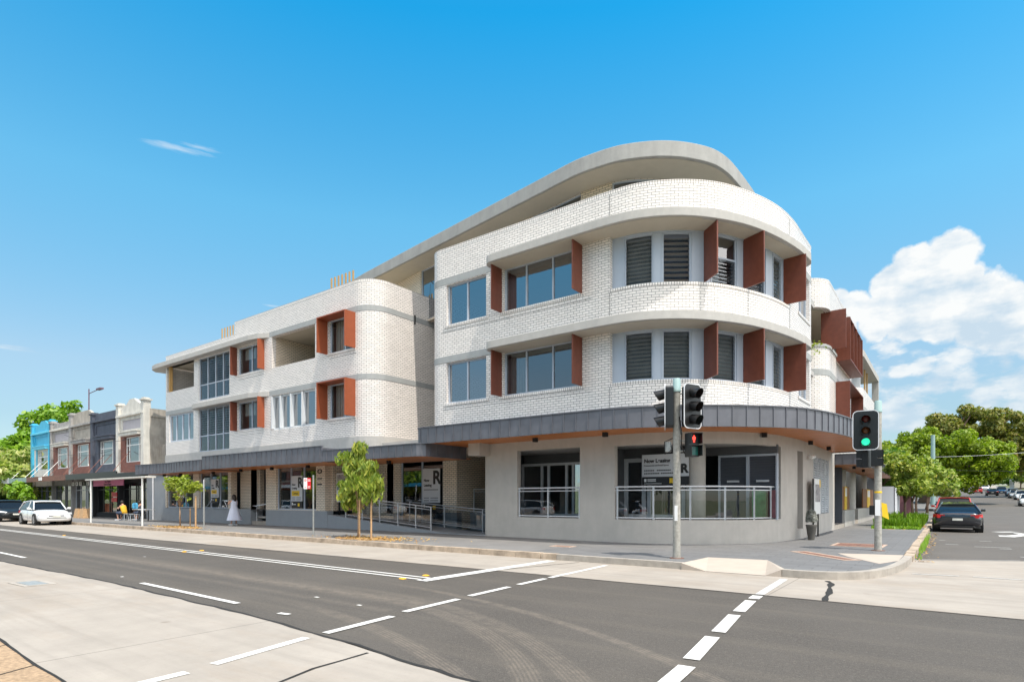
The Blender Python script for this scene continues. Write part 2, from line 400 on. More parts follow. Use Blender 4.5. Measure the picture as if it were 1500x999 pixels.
def stripes(name, c1, c2, period, axis='U', gap=.06, gapcol=(.02, .02, .02), rough=.45, scale=2.0):
    m, n, l, out = newmat(name)
    p = n('ShaderNodeBsdfPrincipled', i_Roughness=rough)
    u = n('ShaderNodeTexCoord'); s = n('ShaderNodeSeparateXYZ'); l(u.outputs['UV'], s.inputs[0])
    q = math_(n, l, 'DIVIDE', s.outputs[0 if axis == 'U' else 1], period)
    fr = math_(n, l, 'FRACT', q); fl = math_(n, l, 'FLOOR', q)
    wn = n('ShaderNodeTexWhiteNoise', noise_dimensions='1D'); l(fl, wn.inputs['W'])
    mp = n('ShaderNodeMapping', i_Scale=(1, 14, 1) if axis == 'V' else (14, 1, 1)); l(u.outputs['UV'], mp.inputs[0])
    t = n('ShaderNodeTexNoise', i_Scale=scale, i_Detail=5.0); l(mp.outputs[0], t.inputs[0])
    f = math_(n, l, 'ADD', math_(n, l, 'MULTIPLY', wn.outputs[0], .5), math_(n, l, 'MULTIPLY', t.outputs[0], .5))
    c = mixc(n, l, f, c1, c2)
    if gap: c = mixc(n, l, math_(n, l, 'LESS_THAN', fr, gap), c, gapcol)
    l(c, p.inputs['Base Color']); l(p.outputs[0], out.inputs[0]); return m
def glass(name, tint=(.55, .62, .66), refl=.12, rough=.0, wavy=True):
    m, n, l, out = newmat(name)
    tr = n('ShaderNodeBsdfTransparent'); tr.inputs[0].default_value = tint + (1,)
    gl = n('ShaderNodeBsdfGlossy', i_Roughness=rough); gl.inputs[0].default_value = (.95, .97, 1, 1)
    fr = n('ShaderNodeFresnel', i_IOR=1.55)
    g = n('ShaderNodeNewGeometry'); t = n('ShaderNodeTexNoise', i_Scale=.9, i_Detail=1.0); l(g.outputs['Position'], t.inputs[0])
    nb = bumpn(n, l, t.outputs[0], .02, .12)
    if wavy: l(nb, gl.inputs['Normal']); l(nb, fr.inputs['Normal'])
    f = math_(n, l, 'ADD', math_(n, l, 'MULTIPLY', fr.outputs[0], 1.1), refl, True)
    mx = n('ShaderNodeMixShader'); l(f, mx.inputs[0]); l(tr.outputs[0], mx.inputs[1]); l(gl.outputs[0], mx.inputs[2])
    l(mx.outputs[0], out.inputs[0]); return m

brick('white_brick', (.87, .815, .775), (.76, .71, .675), (.17, .16, .155), ms=.0076, grime=.2)
brick('white_rowlock', (.90, .845, .80), (.80, .745, .705), (.17, .155, .15), bw=.086, rh=.118, ms=.009, off=0)
brick('cream_bounce_brick', (.84, .72, .58), (.74, .63, .50), (.16, .14, .12), ms=.0095)  # white brick with the warm bounced light under awnings put into its colour
brick('red_brick', (.24, .075, .05), (.17, .05, .035), (.16, .13, .11), ms=.009, rough=.8)
brick('pavers', (.195, .19, .186), (.165, .161, .158), (.12, .12, .12), bw=.6, rh=.6, ms=.006, rough=.8, grime=.3)
brick('corner_pavers', (.165, .165, .167), (.138, .138, .14), (.07, .07, .07), bw=.62, rh=.31, ms=.006, rough=.75, grime=.25)
plain('tan_pavers', (.36, .25, .155), .95, var=.35, scale=26, bump=.01, bscale=60, grime=.5)
plain('concrete', (.43, .415, .395), .75, var=.07, scale=4, bump=.002, grime=.10)
plain('concrete_roof', (.35, .345, .335), .8, var=.10, scale=2, grime=.3)
plain('concrete_flush', (.35, .36, .36), .75, var=.06, scale=4, bump=.002, grime=.12)
plain('soffit', (.50, .455, .375), .8, var=.04, scale=3)
plain('render_grey', (.46, .43, .395), .8, var=.06, scale=2.5, bump=.003, grime=.16)
plain('plinth_paint', (.27, .29, .315), .7, var=.05, scale=2, bump=.002, grime=.10)
plain('zinc', (.118, .122, .142), .42, grime=.25, var=.16, scale=2.0, spec=.5)
stripes('timber_soffit', (.46, .14, .03), (.62, .21, .05), .14, 'V', .05, (.10, .03, .015), .4)
stripes('timber_panel', (.22, .09, .035), (.32, .14, .055), .12, 'U', .06, (.05, .02, .01), .5)
stripes('batten_wood', (.44, .27, .10), (.54, .34, .14), .5, 'U', 0, rough=.5)
plain('rust_panel', (.165, .045, .024), .45, var=.14, scale=5, grime=.3)
plain('rust_hood', (.30, .075, .030), .45, var=.08, scale=5)
plain('alu', (.42, .47, .55), .4, metal=.0, var=.03)
plain('alu_white', (.62, .65, .68), .4, var=.03)
plain('alu_dark', (.09, .10, .12), .4, var=.03)
plain('steel_rail', (.62, .64, .67), .3, metal=.35, var=.02)
plain('black', (.012, .012, .013), .35, var=.1)
plain('backing_grey', (.26, .27, .27), .9, var=.1)
plain('matte_black', (.015, .015, .016), .8, var=.1)
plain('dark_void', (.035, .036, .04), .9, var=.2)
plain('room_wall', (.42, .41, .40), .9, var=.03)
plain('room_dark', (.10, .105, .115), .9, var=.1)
plain('curtain', (.62, .55, .46), .9, var=.06, scale=9)
plain('blind_white', (.70, .70, .68), .9, var=.04)
plain('white_paint', (.80, .80, .78), .5, var=.03)
plain('yellow', (.85, .55, .02), .4, var=.04)
plain('sign_white', (.82, .82, .82), .4, var=.02)
plain('sign_grey', (.62, .63, .66), .4, var=.02)
plain('red_sign', (.62, .02, .03), .4, var=.03)
plain('pink_sign', (.75, .20, .38), .5, var=.03)
plain('ink', (.02, .02, .022), .5, var=.02)
plain('galv', (.34, .35, .34), .5, metal=.3, var=.18, scale=14, grime=.3)
plain('pole_dirty', (.33, .32, .29), .7, var=.28, scale=16, grime=.35)
plain('pole_cap', (.26, .38, .38), .6, var=.08)
plain('bark', (.20, .13, .09), .9, var=.35, scale=18, bump=.01, bscale=40)
plain('bark_pale', (.36, .24, .15), .9, var=.3, scale=14, bump=.006, bscale=40)
plain('stake_wood', (.50, .32, .17), .8, var=.2, scale=12)
plain('terracotta', (.35, .12, .06), .8, var=.15)
plain('kerb_old', (.42, .335, .255), .9, var=.35, scale=3.0, bump=.015, bscale=22, grime=.45)
plain('kerb_new', (.36, .325, .285), .85, var=.15, scale=6, bump=.004, bscale=50, grime=.35)
plain('ramp_concrete', (.42, .36, .305), .85, var=.06, scale=3, bump=.002)
plain('iron_cover', (.20, .10, .07), .7, var=.5, scale=18, grime=.2)
plain('cover_frame', (.45, .33, .26), .8, var=.2, scale=10)
plain('tar', (.02, .019, .018), .95, var=.3, scale=20)
plain('mulch', (.32, .20, .10), .95, var=.6, scale=30, bump=.03, bscale=45)
plain('line_paint', (.66, .645, .61), .7, var=.16, scale=22, grime=.35)
plain('line_worn', (.52, .51, .49), .7, var=.18, scale=20, grime=.4)
plain('amber', (.80, .42, .03), .4)
plain('roof_tin', (.42, .40, .38), .6, var=.15)
plain('old_render', (.42, .38, .33), .9, var=.22, scale=1.6, grime=.75, bump=.004)
plain('grey_render', (.36, .35, .34), .9, var=.2, scale=2, grime=.6)
plain('pale_render', (.62, .60, .55), .85, var=.12, scale=2, grime=.4)
plain('navy_paint', (.075, .085, .115), .7, var=.2, scale=2, grime=.3)
plain('blue_paint', (.06, .42, .62), .5, var=.1, scale=2, grime=.15)
plain('blue_trim', (.13, .55, .72), .5, var=.06)
plain('lilac_panel', (.40, .38, .41), .8, var=.06)
plain('verdigris', (.24, .36, .31), .7, var=.15)
plain('skin', (.50, .28, .20), .55, var=.04); plain('hair', (.02, .013, .01), .6, var=.2)
plain('dress', (.60, .64, .78), .85, var=.06, scale=20); plain('shoe_white', (.7, .68, .66), .6)
plain('mustard', (.75, .42, .03), .8); plain('denim', (.05, .07, .12), .8); plain('blue_bag', (.08, .38, .60), .6); plain('shirt_dark', (.03, .035, .05), .8)
plain('car_white', (.78, .79, .80), .25, var=.01, coat=1); plain('car_black', (.012, .014, .022), .2, var=.02, coat=1)
plain('car_red', (.50, .02, .02), .3, var=.02, coat=1); plain('car_silver', (.42, .44, .46), .3, metal=.5, var=.02, coat=1); plain('car_green', (.010, .013, .015), .45, spec=.25, coat=.15)
plain('car_blue', (.02, .04, .09), .25, coat=1)
plain('car_glass', (.010, .013, .015), .05, var=.02, spec=.45); plain('tyre', (.02, .02, .02), .8); plain('rim', (.45, .46, .48), .3, metal=.8, var=.03)
plain('lamp_glass', (.6, .62, .64), .1, spec=.9, var=.02); plain('tail_red', (.45, .01, .01), .2); plain('plate', (.72, .72, .66), .5)
plain('pot_dark', (.10, .095, .085), .7, var=.2); plain('hill', (.05, .075, .035), .95, var=.4, scale=.15)
plain('house_wall', (.50, .45, .38), .9, var=.1); plain('tile_red', (.32, .12, .07), .9, var=.2)
plain('lens_off_red', (.12, .015, .012), .2); plain('lens_off_amber', (.16, .05, .012), .2); plain('lens_off_green', (.01, .10, .08), .2)
plain('lens_green', (.03, .80, .42), .3, emit=.85, var=.25, scale=40); plain('lens_red_man', (1.0, .05, .03), .3, emit=1.6, var=.02)
plain('green_poster', (.08, .35, .16), .5, var=.3, scale=6); plain('plum', (.12, .04, .05), .6, var=.3, scale=5)
plain('tile_floor', (.40, .38, .35), .7, var=.06); plain('fence_white', (.68, .70, .74), .6, var=.03); plain('fence_plum', (.28, .12, .14), .7)
plain('wire', (.02, .02, .02), .7); plain('purple_pole', (.16, .09, .13), .6)
glass('glass', (.50, .56, .60), .16)
glass('glass_soft', (.82, .86, .88), .03)
glass('glass_upper', (.22, .30, .40), .26)
glass('glass_blue', (.30, .62, .72), .22)
glass('glass_clear', (.80, .84, .86), .05)
glass('louvre_glass', (.60, .65, .66), .12, .08, False)

# asphalt: fine stone speckle, dusty curved tyre sweeps, patches
def asphalt(name, base=(.083, .0735, .064)):
    m, n, l, out = newmat(name); p = n('ShaderNodeBsdfPrincipled', i_Roughness=.82); p.inputs['Specular IOR Level'].default_value = .3
    g = n('ShaderNodeNewGeometry')
    t = n('ShaderNodeTexNoise', i_Scale=70.0, i_Detail=3.0, i_Roughness=.7); l(g.outputs['Position'], t.inputs[0])
    t2 = n('ShaderNodeTexNoise', i_Scale=.45, i_Detail=5.0, i_Roughness=.6); l(g.outputs['Position'], t2.inputs[0])
    vo = n('ShaderNodeTexVoronoi', i_Scale=55.0); l(g.outputs['Position'], vo.inputs[0])
    c = ramp(n, l, t.outputs[0], [(.32, tuple(q * .55 for q in base)), (.5, base), (.72, tuple(q * 1.75 for q in base))])
    tg = n('ShaderNodeTexNoise', i_Scale=22.0, i_Detail=6.0, i_Roughness=.75); l(g.outputs['Position'], tg.inputs[0])
    c = mixc(n, l, ramp(n, l, tg.outputs[0], [(.42, .0), (.70, .55)]), c, tuple(q * .52 for q in base))
    c = mixc(n, l, ramp(n, l, tg.outputs[0], [(.30, .5), (.46, .0)]), c, tuple(q * 1.9 for q in base))
    c = mixc(n, l, math_(n, l, 'LESS_THAN', vo.outputs['Distance'], .085), c, (.30, .28, .25))
    c = mixc(n, l, math_(n, l, 'MULTIPLY', ramp(n, l, t2.outputs[0], [(.35, 0), (.75, 1)]), .5), c, tuple(q * 1.5 for q in base))
    # long wheel-worn streaks along the street
    mp = n('ShaderNodeMapping', i_Scale=(.03, 1.1, 1)); l(g.outputs['Position'], mp.inputs[0])
    t4 = n('ShaderNodeTexNoise', i_Scale=1.3, i_Detail=5.0, i_Roughness=.6); l(mp.outputs[0], t4.inputs[0])
    c = mixc(n, l, math_(n, l, 'MULTIPLY', ramp(n, l, t4.outputs[0], [(.5, 0), (.72, 1)]), .28), c, (.17, .145, .115))
    # dusty tyre sweeps: arcs about points on the corner
    sp = n('ShaderNodeSeparateXYZ'); l(g.outputs['Position'], sp.inputs[0])
    acc = None
    for cx, cy, r, w, k in ((-7.51, -.23, 6.35, .17, .38), (-7.91, -1.37, 7.85, .17, .36), (-9.34, -6.9, 14.25, .10, .45), (-8.66, -6.3, 11.39, .14, .4)):
        dx = math_(n, l, 'SUBTRACT', sp.outputs[0], cx); dy = math_(n, l, 'SUBTRACT', sp.outputs[1], cy)
        d = math_(n, l, 'SQRT', math_(n, l, 'ADD', math_(n, l, 'MULTIPLY', dx, dx), math_(n, l, 'MULTIPLY', dy, dy)))
        q = math_(n, l, 'DIVIDE', math_(n, l, 'ABSOLUTE', math_(n, l, 'SUBTRACT', d, r)), w)
        tr = math_(n, l, 'ADD', .62, math_(n, l, 'MULTIPLY', math_(n, l, 'SINE', math_(n, l, 'MULTIPLY', d, 150.0)), .38))
        f = math_(n, l, 'MULTIPLY', math_(n, l, 'MULTIPLY', ramp(n, l, math_(n, l, 'SUBTRACT', 1.0, q, True), [(0, 0), (.45, 1)]), tr), k)
        acc = f if acc is None else math_(n, l, 'MAXIMUM', acc, f)
    acc = math_(n, l, 'MULTIPLY', acc, ramp(n, l, math_(n, l, 'MULTIPLY', math_(n, l, 'ADD', sp.outputs[0], 9.0), .25, True), [(0, 0), (.6, 1)]))
    for yc, w, k in ((6.15, .34, .42), (5.5, .16, .2)):
        q = math_(n, l, 'DIVIDE', math_(n, l, 'ABSOLUTE', math_(n, l, 'SUBTRACT', sp.outputs[1], yc)), w)
        f = math_(n, l, 'MULTIPLY', math_(n, l, 'SUBTRACT', 1.0, q, True), math_(n, l, 'MULTIPLY', math_(n, l, 'LESS_THAN', sp.outputs[0], -6.2), k)); acc = math_(n, l, 'MAXIMUM', acc, f)
    t5 = n('ShaderNodeTexNoise', i_Scale=6.0, i_Detail=6.0, i_Roughness=.7); l(g.outputs['Position'], t5.inputs[0])
    acc = math_(n, l, 'MULTIPLY', acc, ramp(n, l, t5.outputs[0], [(.3, 0), (.6, 1)]))
    c = mixc(n, l, acc, c, (.26, .215, .17))
    # fine cracks
    v3 = n('ShaderNodeTexVoronoi', feature='DISTANCE_TO_EDGE', i_Scale=.35); l(g.outputs['Position'], v3.inputs[0])
    l(c, p.inputs['Base Color']); l(bumpn(n, l, t.outputs[0], .01, .5), p.inputs['Normal']); l(p.outputs[0], out.inputs[0])
asphalt('asphalt'); asphalt('asphalt_side', (.108, .098, .088))
def road_concrete(name, base=(.345, .308, .268)):
    m, n, l, out = newmat(name); p = n('ShaderNodeBsdfPrincipled', i_Roughness=.85); p.inputs['Specular IOR Level'].default_value = .3
    g = n('ShaderNodeNewGeometry')
    t = n('ShaderNodeTexNoise', i_Scale=90.0, i_Detail=3.0); l(g.outputs['Position'], t.inputs[0])
    t2 = n('ShaderNodeTexNoise', i_Scale=.9, i_Detail=8.0, i_Roughness=.65); l(g.outputs['Position'], t2.inputs[0])
    mp = n('ShaderNodeMapping', i_Scale=(.12, 2.6, 1), i_Rotation=(0, 0, .05)); l(g.outputs['Position'], mp.inputs[0])
    t3 = n('ShaderNodeTexNoise', i_Scale=1.8, i_Detail=7.0, i_Roughness=.6); l(mp.outputs[0], t3.inputs[0])
    c = ramp(n, l, t2.outputs[0], [(.3, tuple(q * .84 for q in base)), (.55, base), (.8, tuple(min(1, q * 1.14) for q in base))])
    c = mixc(n, l, math_(n, l, 'MULTIPLY', ramp(n, l, t3.outputs[0], [(.48, 0), (.72, 1)]), .45), c, tuple(q * .68 for q in base))
    c = mixc(n, l, ramp(n, l, t.outputs[0], [(.62, 0), (.8, .5)]), c, tuple(q * .6 for q in base))
    mp2 = n('ShaderNodeMapping', i_Scale=(.35, 1.0, 1), i_Rotation=(0, 0, -.5)); l(g.outputs['Position'], mp2.inputs[0])
    t7 = n('ShaderNodeTexNoise', i_Scale=.55, i_Detail=9.0, i_Roughness=.7); l(mp2.outputs[0], t7.inputs[0])
    c = mixc(n, l, ramp(n, l, t7.outputs[0], [(.50, 0), (.66, .42)]), c, (base[0] * .80, base[1] * .70, base[2] * .60))
    sx = n('ShaderNodeSeparateXYZ'); l(g.outputs['Position'], sx.inputs[0])
    jx = math_(n, l, 'LESS_THAN', math_(n, l, 'ABSOLUTE', math_(n, l, 'SUBTRACT', math_(n, l, 'FRACT', math_(n, l, 'DIVIDE', sx.outputs[0], 4.6)), .5)), .0022)
    c = mixc(n, l, math_(n, l, 'MULTIPLY', jx, .55), c, (.10, .09, .08))
    t8 = n('ShaderNodeTexNoise', i_Scale=14.0, i_Detail=5.0, i_Roughness=.7); l(g.outputs['Position'], t8.inputs[0])
    c = mixc(n, l, ramp(n, l, t8.outputs[0], [(.55, 0), (.75, .35)]), c, tuple(q * .72 for q in base))
    t6 = n('ShaderNodeTexNoise', i_Scale=2.2, i_Detail=3.0, i_Roughness=.5); l(g.outputs['Position'], t6.inputs[0])
    c = mixc(n, l, ramp(n, l, t6.outputs[0], [(.70, 0), (.76, .6)]), c, (.20, .16, .13))
    l(c, p.inputs['Base Color']); l(bumpn(n, l, t.outputs[0], .004, .4), p.inputs['Normal']); l(p.outputs[0], out.inputs[0])
road_concrete('road_concrete')
def leafmat(name, cols, trans=.35, rough=.5):
    m, n, l, out = newmat(name)
    g = n('ShaderNodeNewGeometry'); t = n('ShaderNodeTexNoise', i_Scale=1.1, i_Detail=3.0); l(g.outputs['Position'], t.inputs[0])
    f = math_(n, l, 'ADD', math_(n, l, 'MULTIPLY', g.outputs['Random Per Island'], .65), math_(n, l, 'MULTIPLY', math_(n, l, 'SUBTRACT', t.outputs[0], .3), .8))
    c = ramp(n, l, f, [(i / (len(cols) - 1), q) for i, q in enumerate(cols)])
    p = n('ShaderNodeBsdfPrincipled', i_Roughness=rough); l(c, p.inputs['Base Color'])
    tl = n('ShaderNodeBsdfTranslucent'); l(mixc(n, l, 1.0, c, (1.0, 1.25, .45), 'MULTIPLY'), tl.inputs[0])
    mx = n('ShaderNodeMixShader', i_0=trans); l(p.outputs[0], mx.inputs[1]); l(tl.outputs[0], mx.inputs[2]); l(mx.outputs[0], out.inputs[0])
leafmat('leaf_street', [(.09, .14, .015), (.19, .27, .03), (.34, .40, .055), (.55, .46, .09)])
leafmat('leaf_lime', [(.20, .28, .03), (.30, .36, .04), (.42, .44, .06)])
leafmat('leaf_fig', [(.07, .12, .006), (.22, .30, .01), (.36, .43, .018)])
leafmat('leaf_gum', [(.11, .14, .025), (.21, .22, .035), (.36, .27, .06)])
leafmat('leaf_dark', [(.05, .11, .015), (.09, .17, .02), (.15, .24, .04)])
leafmat('leaf_bright', [(.11, .22, .012), (.19, .34, .02), (.30, .44, .03)])
leafmat('leaf_flower', [(.10, .18, .02), (.20, .29, .04), (.40, .42, .10), (.75, .68, .38)])
leafmat('leaf_grey', [(.16, .17, .15), (.26, .27, .25), (.36, .36, .34)], .1)

# ---------------------------------------------------------------- ground
def zr(y):
    P = [(-500, 0), (44, 0), (70, .22), (92, .75), (130, 1.7), (180, 3.1), (235, 4.95), (300, 7.0), (420, 8.5), (3000, 8.5)]
    for (a, za), (b, zb) in zip(P, P[1:]):
        if y <= b: return za + (zb - za) * max(0, y - a) / (b - a)
    return 8.5
def strip_sheet(x0, x1, ys, dz, name, mat, kind='structure'):
    mb = MB()
    for a, b in zip(ys, ys[1:]):
        xa0, xa1 = (x0(a), x1(a)) if callable(x0) else (x0, x1); xb0, xb1 = (x0(b), x1(b)) if callable(x0) else (x0, x1)
        mb.face([(xa0, a, zr(a) + dz), (xa1, a, zr(a) + dz), (xb1, b, zr(b) + dz), (xb0, b, zr(b) + dz)])
    return tag(mb.build(name, mat), kind=kind)
YS = [44, 52, 60, 70, 80, 92, 110, 130, 155, 180, 207, 235, 265, 300]
mb = MB()
for a, b in zip([-1500, -400, 44] + YS[1:] + [420], [-400, 44] + YS[1:] + [420, 1600]):
    for xa, xb in ((-1600, -200), (-200, 200), (200, 1600)):
        mb.face([(xa, a, zr(a) - .06), (xb, a, zr(a) - .06), (xb, b, zr(b) - .06), (xa, b, zr(b) - .06)])
M_ground = plain('dry_grass', (.12, .13, .05), .95, var=.4, scale=2)
tag(mb.build('ground', M_ground), kind='structure')
mb = MB(); mb.sheet([(-180, 3.0), (60, 3.0), (60, 10.2), (-180, 10.2)], 0)
tag(mb.build('road', M['asphalt']), kind='structure')
strip_sheet(-1.2, 11.3, [17.2, 30, 44] + YS[1:], 0.0, 'side_road', M['asphalt_side'])
mb = MB()
mb.sheet([(-180, 9.8), (-25, 9.75), (-13, 9.9), (-3.7, 9.96), (.8, 9.93), (60, 9.9), (60, 12.8), (11.3, 12.8), (11.3, 23.2), (1.57, 19.31), (-.73, 18.01), (-1.2, 17.9), (-3, 13), (-180, 13)], .004)
tag(mb.build('concrete_gutter', M['road_concrete']), kind='structure')
south = [(-180, 4.5), (-60, 4.3), (-30, 4.12), (-18.9, 4.07), (-15, 4.2), (-12.5, 4.25), (-9.5, 4.2), (-6.85, 4.14), (-5.6, 4.03), (-4.74, 3.92), (-3.18, 3.76), (-1.5, 3.6), (0, 3.5), (3, 3.3), (60, 3.2)]
mb = MB(); mb.sheet(south + [(60, -3), (-180, -3)], .005)
tag(mb.build('concrete_apron', M['road_concrete']), kind='structure')
mb = MB(); mb.sheet([(-180, -8), (-4.0, -8), (-4.0, 1.55), (-6.01, 1.69), (-8.45, 1.80), (-30, 1.9), (-180, 2.0)], .010)
tag(mb.build('brick_path', M['tan_pavers']), kind='structure')
# bitumen joints
def wobble(pts, w, z, mb, jit=.03, step=.25, wj=.5):
    pp = []
    for a, b in zip(pts, pts[1:]):
        L = math.hypot(b[0] - a[0], b[1] - a[1]); k = max(1, int(L / step))
        for i in range(k): pp.append((a[0] + (b[0] - a[0]) * i / k, a[1] + (b[1] - a[1]) * i / k))
    pp.append(pts[-1]); P = Path(pp); i = len(mb.v); rows = []
    for q in P.s:
        off = jit * (mnoise.noise(Vector((q * .9, z * 900, 3.3))) + .6 * mnoise.noise(Vector((q * 3.1, 7.7, z * 500)))); ww = w * (1 + wj * mnoise.noise(Vector((q * 4, 1.7, z * 300))))
        rows.append((P.at(q, off + ww / 2), P.at(q, off - ww / 2)))
    for (a, b), (c, d) in zip(rows, rows[1:]): mb.face([(a[0], a[1], z), (c[0], c[1], z), (d[0], d[1], z), (b[0], b[1], z)])
mb = MB()
wobble([p for p in south if -40 < p[0] < 3.1], .05, .0085, mb, .06)
wobble([(-4.66, 3.85), (-4.62, 3.2), (-4.5, 2.75), (-4.3, 2.0), (-4.2, 1.2)], .035, .009, mb, .02)
wobble([(-30, 1.88), (-8.45, 1.80), (-6.01, 1.69), (-4.0, 1.52)], .03, .013, mb, .02)
wobble([(-8.0, 1.78), (-7.4, .9), (-7.0, 0)], .02, .013, mb, .01); wobble([(-6.8, 1.72), (-6.55, 1.2), (-6.3, .4)], .02, .0132, mb, .01)
wobble([(-1.80, 12.42), (-1.68, 12.1), (-1.60, 11.4), (-1.53, 10.74), (-1.47, 9.97)], .085, .0083, mb, .03, .1, .9)
wobble([(-180, 9.81), (-25, 9.76), (-13, 9.91), (-3.7, 9.97), (.8, 9.94), (30, 9.92)], .022, .0082, mb, .015, .6)
wobble([(-7.9, 9.9), (-7.2, 12.45)], .03, .0084, mb, .01)
tag(mb.build('tar_joint', M['tar']), kind='structure')
# painted lines
mb = MB(); wn = MB()
def dash(a, b, w, m=None, z=.0105):
    P = Path([a, b]); q = [P.at(0, w / 2), P.at(P.L, w / 2), P.at(P.L, -w / 2), P.at(0, -w / 2)]
    (m or mb).face([(x, y, z) for x, y in q][::-1])
for a, b in (((-5.40, 1.7), (-5.43, 2.45)), ((-5.50, 2.72), (-5.72, 3.86)), ((-5.74, 4.12), (-5.86, 5.24)), ((-5.96, 5.55), (-6.05, 6.75)), ((-6.10, 7.08), (-6.17, 8.22)), ((-6.20, 8.55), (-6.25, 9.50)), ((-6.25, 9.66), (-6.36, 12.25))): dash(a, b, .12)
for a, b in (((-1.85, 4.4), (-1.92, 5.30)), ((-1.97, 5.55), (-2.10, 6.60)), ((-2.12, 6.88), (-2.26, 8.02)), ((-2.28, 8.30), (-2.38, 9.30)), ((-2.39, 9.50), (-2.41, 9.84))): dash(a, b, .16)
dash((-2.42, 9.98), (-2.50, 12.2), .14, wn)
dash((-60, 8.60), (-8.05, 8.22), .085); dash((-60, 8.36), (-8.05, 7.98), .085)
dash((-120, 8.9), (-60, 8.60), .085); dash((-120, 8.66), (-60, 8.36), .085)
dash((-7.97, 7.85), (-7.93, 12.35), .28)
dash((-11.9, 4.57), (-8.42, 4.52), .10); dash((-23, 4.75), (-19.5, 4.70), .10); dash((-34.5, 4.9), (-31, 4.85), .10)
dash((-7.26, 4.47), (-7.06, 4.50), .08)
for x, y in ((-13.2, 4.7), (-17.3, 6.7), (-8.0, 5.55), (-6.9, 5.5)): dash((x, y), (x + .09, y), .05)
dash((-.55, 14.63), (.22, 14.77), .07, wn); dash((.44, 14.8), (1.6, 14.77), .07, wn)
dash((-.72, 18.1), (1.5, 19.35), .05, wn)
for x, y, dx in ((1.0, 27.5, .35), (.75, 24.2, .9), (1.35, 23.6, .3), (1.6, 20.6, .15), (.0, 24.9, .35), (-.2, 27.2, .2)): dash((x, y), (x + dx, y + .05), .09, wn)
mb.face([(x, y, .0105) for x, y in ((1.80, 31.4), (2.25, 31.2), (2.95, 33.4), (2.78, 35.0), (2.45, 34.9), (2.6, 33.6), (2.05, 32.4), (1.8, 32.4))])
dash((1.9, 35.6), (2.65, 36.3), .5)
tag(mb.build('road_markings', M['line_paint']), kind='structure'); tag(wn.build('worn_markings', M['line_worn']), kind='structure')
# raised markers
mk = None
for i, (x, y, lab) in enumerate(((-17.9, 8.5, 'amber lane reflector on far side of the double line, in the pair nearer the saplings'), (-17.9, 8.0, 'amber lane reflector on near side of the double line, in the pair nearer the saplings'),
                          (-8.45, 7.82, 'amber lane reflector on near side of the double line end'), (-8.42, 8.42, 'amber lane reflector on far side of the double line end'),
                          (-30.2, 8.6, 'small amber reflector on the double line towards the white hatchback'))):
    b = MB(); b.hexa([(-.06, -.05, 0), (.06, -.05, 0), (.06, .05, 0), (-.06, .05, 0), (-.04, -.035, .02), (.04, -.035, .02), (.04, .035, .02), (-.04, .035, .02)])
    o = b.build('lane_reflector', M['amber']); o.location = (x, y, .008); tag(o, lab, 'road reflector', 'amber reflectors along the double line')

# kerb line and footpath
KP = [(-180, 12.6), (-60, 12.6), (-42, 12.6), (-33, 12.6), (-16.6, 12.62), (-8, 12.6), (-5, 12.58), (-2.75, 12.55)] + cat([(-2.7, 12.55), (-2.2, 12.54), (-1.75, 12.66), (-1.3, 13.05), (-.98, 13.8), (-.8, 14.8), (-.7, 16), (-.66, 17.5)], 4)
KP = [p for i, p in enumerate(KP) if i == 0 or math.dist(p, KP[i - 1]) > 1e-3]
K1 = Path(KP)
def kerbseg(s0, s1, mat, name, P=K1):
    mb = MB(); wall(mb, P, s0, s1, 0, .15, (), .16, 0); return tag(mb.build(name, mat, bevel=.02), kind='structure')
sA = K1.near(-7.95, 12.6); sB = K1.near(-4.65, 12.6); sC = K1.near(-2.62, 12.55)
# old stone kerb: separate worn blocks in one run
mb = MB(); q = K1.near(-70, 12.6); rnd = random.Random(5)
while q < sA - .05:
    e = min(sA, q + rnd.uniform(.7, 1.3)); dz = rnd.uniform(-.014, .008); do = rnd.uniform(-.012, .015)
    wall(mb, K1, q + .008, e - .008, 0, .155 + dz, (), .19, do); q = e
tag(mb.build('stone_kerb', M['kerb_old'], bevel=.022), kind='structure')
kerbseg(0, K1.near(-70, 12.6), M['kerb_old'], 'stone_kerb'); kerbseg(sA, sB, M['kerb_new'], 'kerb'); kerbseg(sC, K1.L, M['kerb_new'], 'kerb')
K2 = Path([(-.66, 17.51), (-.63, 20), (-.6, 44)])
mb = MB(); q = 0
while q < K2.L - .05:
    e = min(K2.L, q + rnd.uniform(.6, 1.2)); wall(mb, K2, q + .01, e - .01, 0, .15 + rnd.uniform(-.02, .01), (), .2, rnd.uniform(-.015, .02)); q = e
tag(mb.build('stone_kerb', M['kerb_old'], bevel=.022), kind='structure')
mb = MB()
for a, b in zip(YS, YS[1:]):
    for x0, x1 in ((-.8, -.6), (11.2, 11.4)):
        mb.hexa([(x0, a, zr(a) - .05), (x1, a, zr(a) - .05), (x1, b, zr(b) - .05), (x0, b, zr(b) - .05), (x0, a, zr(a) + .14), (x1, a, zr(a) + .14), (x1, b, zr(b) + .14), (x0, b, zr(b) + .14)])
mb.box(11.2, 11.4, 12.8, 44, 0, .14)
tag(mb.build('stone_kerb', M['kerb_old']), kind='structure')
inner = [K1.at(s_, -.155) for s_ in K1.s]
fp = [p for p in inner if p[0] < -9.0] + [(-9.0, 12.755), (-9, 31), (-180, 31)]
mb = MB(); mb.sheet(fp, .146); tag(mb.build('footpath', M['pavers']), kind='structure')
right = [p for p in inner if p[0] > -2.6]
fp2 = [(-9.0, 12.755), (-4.66, 12.74), (-4.62, 14.2), (-3.3, 14.35), (-2.6, 12.72)] + right + [(-.85, 17.51), (-.8, 31.5), (-9, 31.5)]
